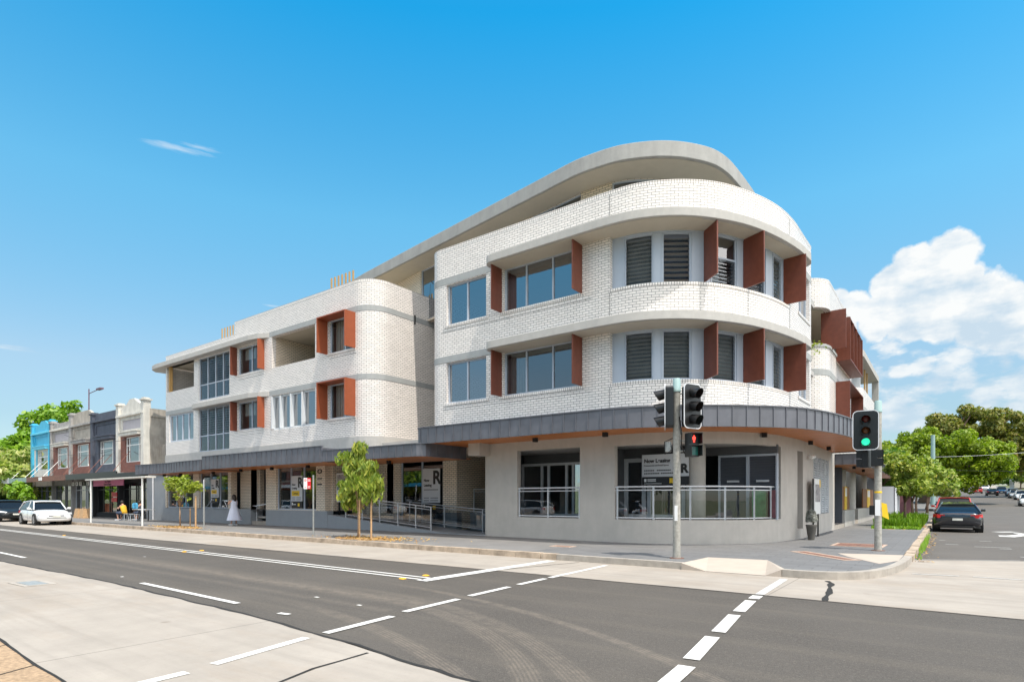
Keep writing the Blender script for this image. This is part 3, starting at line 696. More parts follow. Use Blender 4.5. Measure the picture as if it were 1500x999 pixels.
mb = MB(); mb.sheet(fp2, .146); tag(mb.build('corner_footpath', M['corner_pavers']), kind='structure')
strip_sheet(-9, -.78, [31.5, 44] + YS[1:], .146, 'side_footpath', M['pavers'])
strip_sheet(11.38, 15, [12.8, 44] + YS[1:], .12, 'side_footpath', M['road_concrete'])
mb = MB()
mb.face([(-4.62, 14.2, .146), (-4.12, 12.5, .012), (-2.92, 12.5, .012), (-3.3, 14.35, .146)])
mb.face([(-4.66, 12.52, .15), (-4.12, 12.5, .012), (-4.62, 14.2, .146), (-4.66, 12.74, .15)])
mb.face([(-3.3, 14.35, .146), (-2.92, 12.5, .012), (-2.62, 12.52, .15), (-2.6, 12.72, .146)])
mb.face([(-4.66, 12.52, 0), (-4.12, 12.5, 0), (-4.12, 12.5, .012), (-4.66, 12.52, .15)]); mb.face([(-2.92, 12.5, 0), (-2.62, 12.52, 0), (-2.62, 12.52, .15), (-2.92, 12.5, .012)])
tag(mb.build('kerb_ramp', M['ramp_concrete']), kind='structure')
mb = MB(); mb.sheet([(-2.25, 17.2), (-.84, 17.6), (-.86, 15.9), (-1.15, 14.9), (-1.9, 16.3)], .151)
tag(mb.build('concrete_patch', M['ramp_concrete']), kind='structure')
# service covers in the footpath
def cover(c, u, v, hu, hv, label, split=2, fm='cover_frame', pm='iron_cover'):
    U = Vector((u[0], u[1], 0)).normalized(); V = Vector((-U.y, U.x, 0)); c = Vector(c)
    b = MB(); t = .09
    for sx in (-1, 1): b.obox(c + U * (hu - t / 2) * sx, U * t / 2, V * hv, (0, 0, .004))
    for sx in (-1, 1): b.obox(c + V * (hv - t / 2) * sx, U * (hu - t), V * t / 2, (0, 0, .004))
    o = b.build('service_cover', M[fm], loc=tuple(c)); tag(o, label, 'service cover')
    p = MB()
    for k in range(split):
        w = (hu - t) / split; p.obox(c + U * (-(hu - t) + w * (2 * k + 1)) + Vector((0, 0, .001)), U * (w - .012), V * (hv - t - .01), (0, 0, .004))
    p.build('cover_plate', M[pm], o)
cover((-2.12, 20.6, .152), (1, -.02), 0, .68, .72, 'square rusty twin service cover in the paving behind the green signal pole')
cover((-2.45, 16.3, .152), (1.45, -1.75), 0, 1.15, .22, 'long narrow brown service cover strip in the corner paving', 3)
cover((-9.15, 14.85, .152), (1, 0), 0, .36, .2, 'small red-brown service cover in the footpath left of the corner signals', 1)
cover((-13.45, 3.35, .011), (1, .05), 0, .42, .24, 'grey worn cover in the pale concrete at the left foreground', 1, 'kerb_new', 'galv')
# mulch beds
def blobsheet(name, cx, cy, rx, ry, z, mat, lab=None, nn=28, seed=1, h=.03, kind='stuff'):
    b = MB(); rg = random.Random(seed); ring = []
    for k in range(nn):
        a = 2 * math.pi * k / nn; r = 1 + .16 * rg.uniform(-1, 1); ring.append((cx + rx * r * math.cos(a), cy + ry * r * math.sin(a)))
    for k in range(nn):
        p, q = ring[k], ring[(k + 1) % nn]; m1 = ((p[0] + cx) / 2, (p[1] + cy) / 2); m2 = ((q[0] + cx) / 2, (q[1] + cy) / 2)
        b.face([(p[0], p[1], z), (q[0], q[1], z), (m2[0], m2[1], z + h), (m1[0], m1[1], z + h)]); b.face([(m1[0], m1[1], z + h), (m2[0], m2[1], z + h), (cx, cy, z + h * 1.2)])
    o = b.build(name, mat); o['kind'] = kind; return o
blobsheet('mulch', -16.5, 13.65, 1.5, .72, .148, M['mulch'], seed=3)
blobsheet('mulch', -30.6, 13.45, 2.2, .6, .148, M['mulch'], seed=4)
blobsheet('mulch', -1.75, 36.5, .9, 4.0, .148, M['mulch'], seed=5)
def litter(name, n_, box, z, mat, sz, seed):
    b = MB(); rg = random.Random(seed)
    for k in range(n_):
        x = rg.gauss((box[0] + box[1]) / 2, (box[1] - box[0]) / 4.2); y = min(box[3], max(box[2], rg.gauss((box[2] + box[3]) / 2, (box[3] - box[2]) / 3.2))); a = rg.uniform(0, 6.28); s_ = sz * rg.uniform(.5, 1.4)
        u = Vector((math.cos(a), math.sin(a), rg.uniform(-.3, .5))) * s_; v = Vector((-math.sin(a), math.cos(a), rg.uniform(-.3, .5))) * s_ * .45
        c = Vector((x, y, z + s_ * .4)); b.face([c - u, c - v, c + u, c + v])
    o = b.build(name, mat); o['kind'] = 'stuff'; return o
M_litter = leafmat('leaf_litter', [(.30, .12, .03), (.45, .26, .07), (.60, .42, .14)], .1); M_litter = M['leaf_litter']
litter('fallen_leaves', 900, (-18.6, -13.8, 12.8, 14.5), .165, M['leaf_litter'], .045, 1)
litter('fallen_leaves', 500, (-33.5, -27.8, 12.8, 14.0), .165, M['leaf_litter'], .05, 2)
litter('fallen_leaves', 260, (-.62, -.25, 17.5, 32), .01, M['leaf_litter'], .035, 3)

# ---------------------------------------------------------------- the corner apartment building
B = thing('apartment_building', 'white brick apartment building with a curved corner and rust brown shade fins', 'building', (-15, 17.4, .15))
F1, F2, RF = 4.2, 7.35, 10.5         # floor levels
# upper wall of the tall corner block
TW = Path([(-17.3, 30)] + [(-17.3, 18.3)] + arc(-16.6, 18.1, .7, 180, 270, 6)[0:] + [(-13.7, 17.4)] + cat([(-11, 17.4), (-8.9, 17.4), (-7.8, 17.55), (-6.7, 18.15), (-5.8, 19.05), (-5.1, 20.4), (-4.65, 21.8), (-4.45, 23.2), (-4.4, 24.5), (-4.35, 26.06)], 6))
tx = lambda x, y=17.4: TW.near(x, y)
sJ = tx(-8.9)                           # brick joint where the curve starts
sK = tx(-4.5, 22.75)                    # end of the curved glazing
sE = TW.L
ops = []
for z0, z1 in ((5.42, 7.05), (8.58, 10.2)):
    ops += [(tx(-16.23), tx(-14.16), z0, z1), (tx(-13.34), tx(-10.02), z0, z1), (tx(-4.42, 23.95), tx(-4.36, 25.75), z0, z1)]
ops += [(sJ, sK, 5.36, 7.05), (sJ, sK, 8.46, 10.2)]
mb = MB(); wall(mb, TW, 0, sE, 4.0, 11.60, ops, .25)
tall = mb.build('brick_wall', M['white_brick'], B)
mb = MB(); ribbon(mb, TW, 0, sE, -.26, .006, 11.60, 11.72); mb.build('brick_coping', M['white_rowlock'], tall)
def strip(P, a, b, o0, o1, z0, z1, name, mat, par): q_ = MB(); ribbon(q_, P, a, b, o0, o1, z0, z1); return q_.build(name, M[mat], par)
for z in (5.26, 8.36): strip(TW, sJ, sK, -.27, .006, z, z + .105, 'brick_sill', 'white_rowlock', tall)
for z in (5.30, 8.46):
    for a, b in ((tx(-16.35), tx(-14.05)), (tx(-13.5), tx(-9.85)), (tx(-4.42, 23.85), tx(-4.36, 25.85))): strip(TW, a, b, -.1, .022, z, z + .115, 'brick_sill', 'white_rowlock', tall)
for z in (7.07, 10.22):
    for a, b in ((tx(-17.3, 22), tx(-13.72)), (tx(-4.44, 23.6), sE)): strip(TW, a, b, .001, .012, z, z + .26, 'concrete_band', 'concrete_flush', tall)
mb = MB()                                # movement joints
for s_ in (sJ, sK): ribbon(mb, TW, s_ - .008, s_ + .008, .0, .004, 7.4, 8.36); ribbon(mb, TW, s_ - .008, s_ + .008, .0, .004, 10.52, 11.72); ribbon(mb, TW, s_ - .008, s_ + .008, .0, .004, 4.3, 5.25)
for z in (5.16, 8.30):                   # thin weep lines under the sills
    ribbon(mb, TW, tx(-16.5), tx(-9.6), .0, .004, z, z + .012)
mb.build('movement_joint', M['matte_black'], tall)
# projecting slabs
SLo = [(-13.72, 17.35), (-13.72, 17.05)] + arc(-13.3, 17.02, .42, 180, 270, 5) + [(-9.4, 16.58)] + cat([(-8.9, 16.58), (-8.0, 16.66), (-7.1, 16.97), (-6.2, 17.6), (-5.45, 18.5), (-4.88, 19.5), (-4.4, 20.85), (-4.06, 22.3), (-3.92, 23.5)], 5) + [(-3.97, 23.85), (-4.15, 24.05), (-4.42, 24.12)]
SLi = [(-4.75, 24.1), (-5.6, 21), (-6.8, 19.2), (-9, 17.9), (-13.5, 17.6)]
for z in (7.05, 10.2):
    mb = MB(); mb.prism(SLo + SLi, z + .004, z + .28); mb.build('slab_edge', M['concrete'], B, bevel=.015)
mb = MB()
for z in (7.05, 10.2): mb.prism([(x + (-.12 if x > -6 else .0), y + .12) for x, y in SLo[6:-3]] + [(-4.9, 23.5)] + SLi[1:], z - .008, z + .003)
mb.build('slab_soffit', M['soffit'], B)
# corner glazing: panels and louvre windows on a path set back from the brick
GW = Path([TW.at(s_, -.22) for s_ in [sJ + (sK - sJ) * k / 40 for k in range(41)]])
def gs(x, y): return GW.near(x, y)
marks = dict(p0=gs(-8.93, 17.65), w1a=gs(-8.5, 17.67), w1b=gs(-7.6, 17.9), w2a=gs(-7.35, 18.03), w2b=gs(-6.59, 18.55), w3a=gs(-6.12, 19.05), w3b=gs(-5.57, 19.95), w4a=gs(-5.38, 20.4), w4b=gs(-5.02, 21.39), w5a=gs(-4.89, 21.89), w5b=gs(-4.76, 22.7))
for z0, z1, nb in ((5.36, 7.05, 12), (8.46, 10.2, 12)):
    mb = MB(); e = [0, marks['w1a'], marks['w1b'], marks['w2a'], marks['w2b'], marks['w3a'], marks['w3b'], marks['w4a'], marks['w4b'], marks['w5a'], marks['w5b'], GW.L]
    for a, b in zip(e[::2], e[1::2]):
        if b - a > .02: ribbon(mb, GW, a, b, -.1, 0, z0 + .05, z1 - .05); ribbon(mb, GW, a, a + .03, 0, .02, z0 + .05, z1 - .05); ribbon(mb, GW, b - .03, b, 0, .02, z0 + .05, z1 - .05)
    ribbon(mb, GW, 0, GW.L, -.1, .03, z0, z0 + .05); ribbon(mb, GW, 0, GW.L, -.1, .03, z1 - .05, z1 + .01)
    mb.build('glazing_panel', M['alu'], B)
    for i in range(5):
        a, b = marks['w%da' % (i + 1)], marks['w%db' % (i + 1)]
        up = z0 > 8
        if up and i in (1,):  window(B, GW, a, b, z0 + .05, z1 - .05, .02, name='louvre_window', blades=9, gm=M['glass_upper'])
        elif up and i in (2, 3):
            w = window(B, GW, a, b, z0 + .05, z1 - .05, .02, name='louvre_window', trans=(z0 + .95,), gm=M['glass'])
            g = MB()
            for k in range(7):
                zc = z0 + .16 + k * .12; A, Bq = GW.at(a + .05, .02), GW.at(b - .05, .02); C, D = GW.at(a + .05, -.06), GW.at(b - .05, -.06)
                g.face([(A[0], A[1], zc - .045), (Bq[0], Bq[1], zc - .045), (D[0], D[1], zc + .045), (C[0], C[1], zc + .045)])
            g.build('louvre_blades', M['louvre_glass'], w)
        else: window(B, GW, a, b, z0 + .05, z1 - .05, .02, name='louvre_window', blades=nb, gm=M['louvre_glass'])
# flat windows of the tall block
for z0, z1, up in ((5.42, 7.05, 0), (8.58, 10.2, 1)):
    window(B, TW, tx(-16.23), tx(-14.16), z0, z1, .12, mull=(tx(-15.2),), fw=.06, gm=M['glass_upper'])
    window(B, TW, tx(-13.34), tx(-10.02), z0, z1, .12, mull=(tx(-12.35), tx(-11.2)), fw=.06, gm=M['glass_upper'] if up else M['glass'])
    window(B, TW, tx(-4.42, 23.95), tx(-4.36, 25.75), z0, z1, .12, mull=(tx(-4.39, 24.85),), fw=.06, gm=M['glass_upper'])
# shade fins
def fin(P, s_, p, z0, z1, parent=B, mat='rust_panel', off=0, skew=0, name='shade_fin'):
    a = P.at(s_, off); b = P.at(s_ + skew, off + p); mb = MB(); mb.plate(a, b, z0, z1, .05)
    return mb.build(name, M[mat], parent, bevel=.006)
for z0, z1 in ((5.40, 7.04), (8.55, 10.19)):
    fin(TW, tx(-13.42), .62, z0, z1); fin(TW, tx(-9.96), .62, z0, z1)
    for x, y in ((-6.27, 18.86), (-5.43, 20.25)): fin(GW, gs(x, y), .80, z0, z1)
    fin(GW, gs(-4.72, 23.0), .78, z0, z1)
# rooms behind the windows
mb = MB()
room = [(-17, 17.9), (-9, 17.95), (-7.2, 18.6), (-5.9, 20), (-5.1, 22), (-4.8, 26), (-4.8, 29.5), (-17, 29.5)]
for z in (4.0, 7.1, 10.22): mb.prism(room, z, z + .2)
mb.build('floor_slab', M['room_wall'], B)
mb = MB(); mb.box(-17, -5, 22.6, 22.7, 4.2, 10.2); mb.box(-9.05, -8.95, 17.9, 22.6, 4.2, 10.2); mb.box(-13.9, -13.8, 17.9, 22.6, 4.2, 10.2); mb.box(-7.3, -7.2, 21, 26, 4.2, 10.2)
mb.build('inner_wall', M['room_wall'], B)
mb = MB()
for z0, z1 in ((5.3, 7.06), (8.4, 10.2)):
    for k in range(14): x = -13.25 + k * .055; mb.box(x, x + .05, 17.80 + .03 * (k % 2), 17.84 + .03 * (k % 2), z0 - .6, z1)
mb.build('curtain', M['curtain'], B)
mb = MB()
for z1 in (7.05, 10.2): mb.box(-13.2, -10.1, 17.72, 17.76, z1 - .16, z1)
mb.build('roller_blind', M['blind_white'], B)
# roof terrace floor, penthouse and its flying roof
PH = Path([(-30, 22.6), (-25, 21.9), (-21.9, 21.2), (-16, 20.2), (-11.1, 19.4)] + cat([(-9.9, 19.42), (-9.3, 19.6), (-8.8, 19.9), (-8.15, 20.5), (-7.75, 21.4), (-7.6, 22.6), (-7.6, 26)], 5) + [(-7.6, 34)])
pa = lambda x, y: PH.near(x, y)
ops = [(pa(-21.5, 21.13), pa(-18.0, 20.5), 10.6, 13.2), (pa(-16.6, 20.3), pa(-14.6, 19.98), 10.6, 13.2), (pa(-13.8, 19.8), pa(-11.15, 19.4), 10.6, 13.2), (pa(-9.85, 19.43), pa(-7.6, 24.5), 10.6, 13.2)]
mb = MB(); wall(mb, PH, 0, PH.L, 10.5, 13.2, ops, .2); mb.build('penthouse_wall', M['cream_bounce_brick'], B)
window(B, PH, ops[0][0], ops[0][1], 10.6, 13.2, .06, mull=(ops[0][0] + 1.7,), gm=M['glass_upper']); window(B, PH, ops[1][0], ops[1][1], 10.6, 13.2, .06, gm=M['glass']); window(B, PH, ops[2][0], ops[2][1], 10.6, 13.2, .06, mull=(ops[2][0] + 1.3,), gm=M['glass'])
window(B, PH, ops[3][0], ops[3][1], 10.6, 13.2, .06, mull=(ops[3][0] + 1.2, ops[3][0] + 2.6, ops[3][0] + 4.0), gm=M['glass'], fw=.06)
mb = MB(); mb.box(-20, -9, 24, 24.1, 10.5, 13.2); mb.build('inner_wall', M['room_wall'], B)
RO = [(-34, 22.3), (-25.15, 20.55), (-18, 19.40), (-15, 18.92)] + cat([(-12.2, 18.48), (-11.0, 18.28), (-10.2, 18.24), (-9.1, 18.36), (-8.2, 18.72), (-7.55, 19.15), (-7.0, 19.72), (-6.5, 20.5), (-6.25, 21.4), (-6.15, 22.6), (-6.1, 24)], 5) + [(-6.1, 34), (-34, 34)]
mb = MB(); mb.prism(RO, 13.22, 13.76); mb.build('roof_slab', M['concrete_roof'], B, bevel=.02)
mb = MB(); mb.prism([(x - (.1 if x > -9 else 0), y + .1) for x, y in RO[:-2]] + RO[-2:], 13.208, 13.219); mb.build('roof_soffit', M['soffit'], B)
mb = MB(); mb.prism([(-17, 17.7), (-9, 17.7), (-6.8, 18.5), (-5.4, 20.5), (-4.8, 24), (-4.8, 33), (-17, 33)], 10.42, 10.5); mb.build('terrace_floor', M['concrete_flush'], B)

# middle and left block
MX = -20.9
MP = Path([(-41.53, 17.4), (-37.3, 17.4), (-33, 17.4), (-29.2, 17.4), (-22.0, 17.4)] + arc(-22.0, 18.5, 1.1, 270, 360, 8)[1:] + [(MX, 24), (MX, 31)])
ms = lambda x: x + 41.53
ops = []
for z0, z1 in ((5.42, 7.08), (8.58, 10.18)):
    ops += [(ms(-24.0), ms(-22.05), z0, z1), (ms(-32.45), ms(-29.70), z0 + .04, z1 - .04)]
ops += [(ms(-28.93), ms(-25.07), 8.55, 10.22), (ms(-28.93), ms(-25.07), 5.24, 7.05), (ms(-37.03), ms(-33.34), 7.60, 10.2), (ms(-37.03), ms(-33.34), 4.45, 7.07), (ms(-41.33), ms(-37.64), 8.58, 10.22), (ms(-41.05), ms(-37.70), 5.28, 7.05)]
mb = MB()
wall(mb, MP, ms(-32.75), MP.L, 4.45, 11.58, [o for o in ops if o[0] > ms(-33)], .25)
wall(mb, MP, 0, ms(-32.75), 4.45, 10.9, [o for o in ops if o[0] < ms(-33)], .25)
low = mb.build('brick_wall', M['white_brick'], B)
mb = MB(); ribbon(mb, MP, ms(-32.75), MP.L, -.26, .006, 11.58, 11.70); ribbon(mb, MP, 0, ms(-32.75), -.26, .006, 10.9, 11.0)
mb.build('brick_coping', M['white_rowlock'], low)
for z0 in (5.42, 8.58): strip(MP, ms(-24.1), ms(-21.95), -.1, .022, z0 - .12, z0 - .005, 'brick_sill', 'white_rowlock', low); strip(MP, ms(-32.5), ms(-29.65), -.1, .022, z0 - .08, z0 + .035, 'brick_sill', 'white_rowlock', low)
for z in (7.09, 10.24): strip(MP, ms(-29.15), MP.L, .001, .012, z, z + .25, 'concrete_band', 'concrete_flush', low)
strip(MP, 0, ms(-37.3), .001, .014, 7.07, 7.34, 'concrete_band', 'concrete_flush', low)
mb = MB()
for z in (5.16, 8.32): ribbon(mb, MP, ms(-23.9), ms(-21.9), .0, .004, z, z + .012); ribbon(mb, MP, ms(-32.3), ms(-29.7), .0, .004, z, z + .012)
ribbon(mb, MP, ms(-22.0) - .01, ms(-22.0) + .008, 0, .004, 4.5, 7.0); ribbon(mb, MP, MP.near(MX, 20.1), MP.near(MX, 20.16), 0, .05, 10.1, 10.55)
mb.build('movement_joint', M['matte_black'], low)
# projecting slabs of the left block
def leftslab(x0, z, h=.27):
    o = [(x0 + .02, 17.35), (x0, 17.2), (x0 + .25, 17.02), (x0 + .8, 16.98), (-30.6, 16.98), (-29.8, 17.12), (-29.2, 17.38)]
    mb = MB(); mb.prism(o + [(-29.3, 17.6), (x0 + .1, 17.6)], z, z + h); mb.build('slab_edge', M['concrete'], B, bevel=.012)
leftslab(-37.35, 7.07)
mb = MB(); mb.prism([(-43.3, 18.2), (-43.4, 17.5), (-42.9, 17.1), (-42.2, 16.98), (-30.6, 16.98), (-29.8, 17.12), (-29.2, 17.38), (-29.3, 17.66), (-41.5, 17.66), (-41.5, 24), (-42.6, 24)], 10.22, 10.5); mb.build('slab_edge', M['concrete'], B, bevel=.012)
mb = MB(); mb.box(-41.53, -41.28, 17.65, 30, 4.2, 11.0); mb.build('end_wall', M['white_brick'], B)
# windows
for z0, z1 in ((5.42, 7.08), (8.58, 10.18)):
    window(B, MP, ms(-24.0), ms(-22.05), z0, z1, .12, mull=(ms(-22.85),), fw=.06, gm=M['glass_soft'])
    window(B, MP, ms(-32.45), ms(-29.70), z0 + .04, z1 - .04, .12, mull=(ms(-31.1),), fw=.06, gm=M['glass_soft'])
    # box hood round the right-hand windows
    mb = MB(); Y0, Y1 = 16.8, 17.42
    mb.box(-24.12, -24.06, Y0, Y1, z0 - .03, z1 + .03); mb.box(-22.03, -21.97, Y0, Y1, z0 - .03, z1 + .03); mb.box(-24.06, -22.03, Y0, Y1, z1 - .03, z1 + .029)
    mb.build('window_hood', M['rust_hood'], B, bevel=.006)
    fin(MP, ms(-32.5), .40 if z0 > 8 else .40, z0, z1, mat='rust_panel'); fin(MP, ms(-29.66), .40, z0, z1, mat='rust_hood')
window(B, MP, ms(-28.93), ms(-25.07), 5.24, 7.05, .10, mull=(ms(-28.1), ms(-27.15), ms(-26.15)), fw=.09, dep=.12, name='fixed_window', gm=M['glass_upper'], fm=M['alu_white'])
for x in (-28.1, -27.15, -26.15, -28.88): strip(MP, ms(x) - .025, ms(x) + .025, -.1, .05, 5.30, 7.0, 'mullion_fin', 'alu_white', B)
for z0, z1, zt in ((4.45, 7.07, 5.42), (7.60, 10.2, 8.55)):
    w = window(B, MP, ms(-37.03), ms(-33.34), z0, z1, .06, mull=(ms(-36.0), ms(-35.05), ms(-34.15)), trans=(zt,), fw=.06, name='screen_window', blades=0, gm=M['glass_clear'], fm=M['alu'])
    g = MB()
    for a, b in ((-36.98, -36.03), (-35.97, -35.08), (-35.02, -34.18), (-34.12, -33.4)):
        for k in range(11):
            zc = zt + .1 + k * (z1 - zt - .2) / 10.5; g.face([(a, 17.46, zc - .045), (b, 17.46, zc - .045), (b, 17.53, zc + .045), (a, 17.53, zc + .045)])
    g.build('louvre_blades', M['louvre_glass'], w)
    g = MB(); g.box(-36.97, -33.4, 17.555, 17.565, z0 + .06, zt - .03); g.build('blue_glass_panel', M['glass_blue'], w)
window(B, MP, ms(-41.05), ms(-37.70), 5.28, 7.05, .08, mull=(ms(-40.2), ms(-39.35), ms(-38.5)), fw=.09, name='fixed_window', gm=M['glass_upper'])
# balcony recesses
mb = MB()
mb.face([(-28.93, 17.65, 8.4), (-28.93, 22.5, 8.4), (-28.93, 22.5, 10.3), (-28.93, 17.65, 10.3)][::-1], [(0, 8.4), (5, 8.4), (5, 10.3), (0, 10.3)][::-1])
mb.face([(-28.93, 22.5, 8.4), (-25.07, 22.5, 8.4), (-25.07, 22.5, 10.3), (-28.93, 22.5, 10.3)], [(0, 8.4), (4, 8.4), (4, 10.3), (0, 10.3)])
mb.build('balcony_wall', M['cream_bounce_brick'], B)
mb = MB(); mb.box(-41.25, -37.65, 20.4, 20.5, 7.4, 10.2); mb.box(-37.66, -37.5, 17.7, 20.4, 7.4, 10.2); mb.build('balcony_wall', M['room_wall'], B)
mb = MB(); mb.box(-40.0, -39.9, 20.2, 20.38, 7.7, 10.0); mb.box(-38.7, -38.6, 20.2, 20.38, 7.7, 10); mb.box(-39.9, -38.7, 20.3, 20.38, 9.9, 10); mb.build('balcony_door', M['alu_dark'], B)
mb = MB(); mb.box(-38.35, -38.2, 18.6, 18.75, 7.5, 10.2); mb.build('balcony_post', M['alu_dark'], B)
mb = MB(); mb.box(-41.2, -40.75, 17.44, 17.50, 8.6, 10.2); mb.box(-40.85, -40.78, 17.3, 17.44, 8.6, 10.2); mb.build('timber_screen', M['batten_wood'], B)
# floors, soffit and roof inside the block
mb = MB()
for z in (4.15, 7.1, 10.24): mb.prism([(-41.2, 17.66), (-22.0, 17.66), (-21.3, 18.6), (-21.2, 30), (-41.2, 30)], z, z + .18)
mb.build('floor_slab', M['soffit'], B)
mb = MB(); mb.box(-37.5, -28.95, 21, 21.1, 4.3, 10.2); mb.box(-28.9, -21.3, 23, 23.1, 4.3, 10.2); mb.box(-33.2, -33.1, 17.7, 21, 4.3, 10.2); mb.box(-25.0, -24.9, 17.7, 23, 4.3, 10.2); mb.box(-41.2, -37.7, 21, 21.1, 4.3, 7.1)
mb.build('inner_wall', M['room_wall'], B)
mb = MB()
for z0, z1 in ((5.3, 7.1), (8.5, 10.2)):
    for k in range(9): x = -23.9 + k * .1; mb.box(x, x + .09, 17.78 + .03 * (k % 2), 17.82 + .03 * (k % 2), z0, z1)
    mb.box(-32.3, -31.2, 17.8, 17.83, z0 + 1.0, z1)
mb.build('curtain', M['curtain'], B)
# timber batten screens on the roof
for x0, x1, z, y, k in ((-37.4, -35.7, 12.5, 19.0, 6), (-26.3, -24.5, 13.3, 19.2, 7)):
    mb = MB()
    for i in range(k):
        x = x0 + (x1 - x0) * i / (k - 1); mb.box(x, x + .10, y, y + .05, 10.9, z)
    mb.box(x0, x1, y + .055, y + .09, 11.2, 11.28); mb.build('batten_screen', M['batten_wood'], B)
# back wall of the gap between blocks
mb = MB(); mb.box(MX, -17.3, 29.5, 29.7, 4.2, 12.0); mb.build('gap_wall', M['white_brick'], B)

# ---- concrete band above the awnings, awnings
mb = MB(); mb.prism([(-41.55, 17.36), (-22.0, 17.36)] + [(x + .04, y) for x, y in arc(-22.0, 18.46, 1.1, 270, 360, 6)[1:]] + [(MX + .04, 24), (-41.55, 24)], 3.7, 4.45); mb.build('concrete_band', M['concrete'], B, bevel=.01)
mb = MB(); mb.box(-21.5, -14.1, 18.1, 22, 3.72, 4.15); mb.build('concrete_beam', M['render_grey'], B)
def awning(path, back, zb, zt, seam=.36, soff=True, name='awning', dl=(), cap=True):
    P = Path(path); mb = MB(); ribbon(mb, P, 0, P.L, -.06, 0, zb, zt)
    a = mb.build(name, M['zinc'], B)
    mb = MB(); s_ = seam * .5
    while s_ < P.L - .05: ribbon(mb, P, s_ - .010, s_ + .010, 0, .028, zb + .004, zt - .005); s_ += seam
    ribbon(mb, P, 0, P.L, -.08, .035, zt, zt + .035); ribbon(mb, P, 0, P.L, -.05, .012, zb - .015, zb)
    mb.build('seam', M['zinc'], a)
    inn = [P.at(q, -.062) for q in P.s]
    mb = MB(); mb.prism(inn + back, zb + .02, zb + .05); mb.build('soffit', M['timber_soffit'], a)
    mb = MB(); mb.prism(inn + back, zt - .12, zt - .05); mb.build('awning_roof', M['zinc'], a)
    for x, y in dl:
        q = MB(); q.box(x - .07, x + .07, y - .07, y + .07, zb - .12, zb + .018); q.build('downlight', M['matte_black'], a)
    return a
BA = [(-15.9, 17.6), (-16.12, 17.3), (-16.14, 15.9), (-16.0, 15.6), (-15.7, 15.5), (-9.6, 15.5)] + cat([(-8.7, 15.52), (-7.7, 15.6), (-6.7, 15.9), (-5.4, 16.65), (-4.35, 17.55), (-3.4, 18.75), (-2.82, 20.5), (-2.5, 22.6), (-2.38, 25.0), (-2.4, 27.5), (-2.6, 29.0)], 5) + [(-2.9, 29.6), (-4.2, 29.7)]
awning(BA, [(-5.5, 29.65), (-6, 22), (-9, 19), (-15, 18.6)], 3.63, 4.2, .42, dl=((-14.2, 17.0), (-11.3, 16.55), (-8.6, 16.5), (-6.5, 17.2), (-4.6, 19.6), (-3.9, 23.3), (-3.75, 26.3)))
awning([(-32.2, 17.5), (-32.25, 15.32), (-32.0, 15.25), (-21.5, 15.25)], [(-21.5, 17.7), (-32.1, 17.7)], 3.16, 3.82, .42, dl=((-30.6, 16.6), (-27.6, 16.6), (-24.5, 16.6)))
awning([(-21.49, 17.7), (-21.49, 15.27), (-15.9, 15.4), (-15.6, 15.6), (-15.6, 17.9)], [(-15.7, 18.3), (-21.4, 18.3)], 3.17, 3.62, .42, dl=((-19.0, 16.8), (-20.4, 16.4)))
awning([(-40.8, 17.6), (-40.8, 15.32)] + cat([(-40.7, 15.28), (-39, 15.45), (-37.0, 15.52), (-35, 15.35), (-32.28, 15.28)], 4), [(-32.3, 17.7), (-40.7, 17.7)], 3.1, 3.66, .42, dl=((-37.4, 16.5), (-39.6, 16.5), (-33.6, 16.6)))
mb = MB(); mb.box(-44.55, -41.56, 17.38, 22, 3.12, 3.9); mb.build('side_parapet', M['concrete'], B)

# ---- ground floor, corner: grey render wall with two balustraded openings
GF = Path([(-14.2, 19.4), (-14.2, 17.4)] + cat([(-14.1, 17.38), (-9, 17.3), (-7.7, 17.38), (-6.6, 17.74), (-5.3, 18.7), (-4.5, 20.2), (-4.15, 22.6), (-4.1, 24.5)], 6) + [(-4.1, 30.4), (-4.9, 30.4)])
gp = lambda x, y=17.4: GF.near(x, y)
ops = [(gp(-12.65, 17.36), gp(-9.98, 17.3), .9, 3.32), (gp(-8.68, 17.3), gp(-4.34, 20.78), .9, 3.28), (gp(-4.16, 22.4), gp(-4.14, 23.1), .5, 3.25), (gp(-4.1, 25.0), gp(-4.1, 28.6), .95, 3.22)]
mb = MB(); wall(mb, GF, 0, GF.L, .1, 3.66, ops, .22); rw = mb.build('render_wall', M['render_grey'], B)
mb = MB(); mb.box(-14.5, -13.95, 16.75, 17.39, 3.19, 3.66); mb.box(-20.8, -14.2, 17.9, 18.1, 3.36, 3.66); mb.build('beam_end', M['render_grey'], rw)
# terrace inside
inside = [(-14, 17.6), (-9, 17.6), (-7.5, 17.8), (-5.5, 19), (-4.6, 21), (-4.4, 30), (-14, 30)]
mb = MB(); mb.prism(inside, .6, .88); mb.build('terrace_floor', M['tile_floor'], B)
mb = MB(); mb.prism(inside, 3.34, 3.6); mb.build('terrace_ceiling', M['room_wall'], B)
mb = MB(); mb.box(-13.9, -9.3, 19.55, 19.7, 2.95, 3.34); mb.box(-9.8, -9.3, 17.6, 19.5, .88, 3.34); mb.box(-14, -4.4, 24.5, 24.6, .5, 3.4); mb.build('inner_wall', M['room_dark'], B)
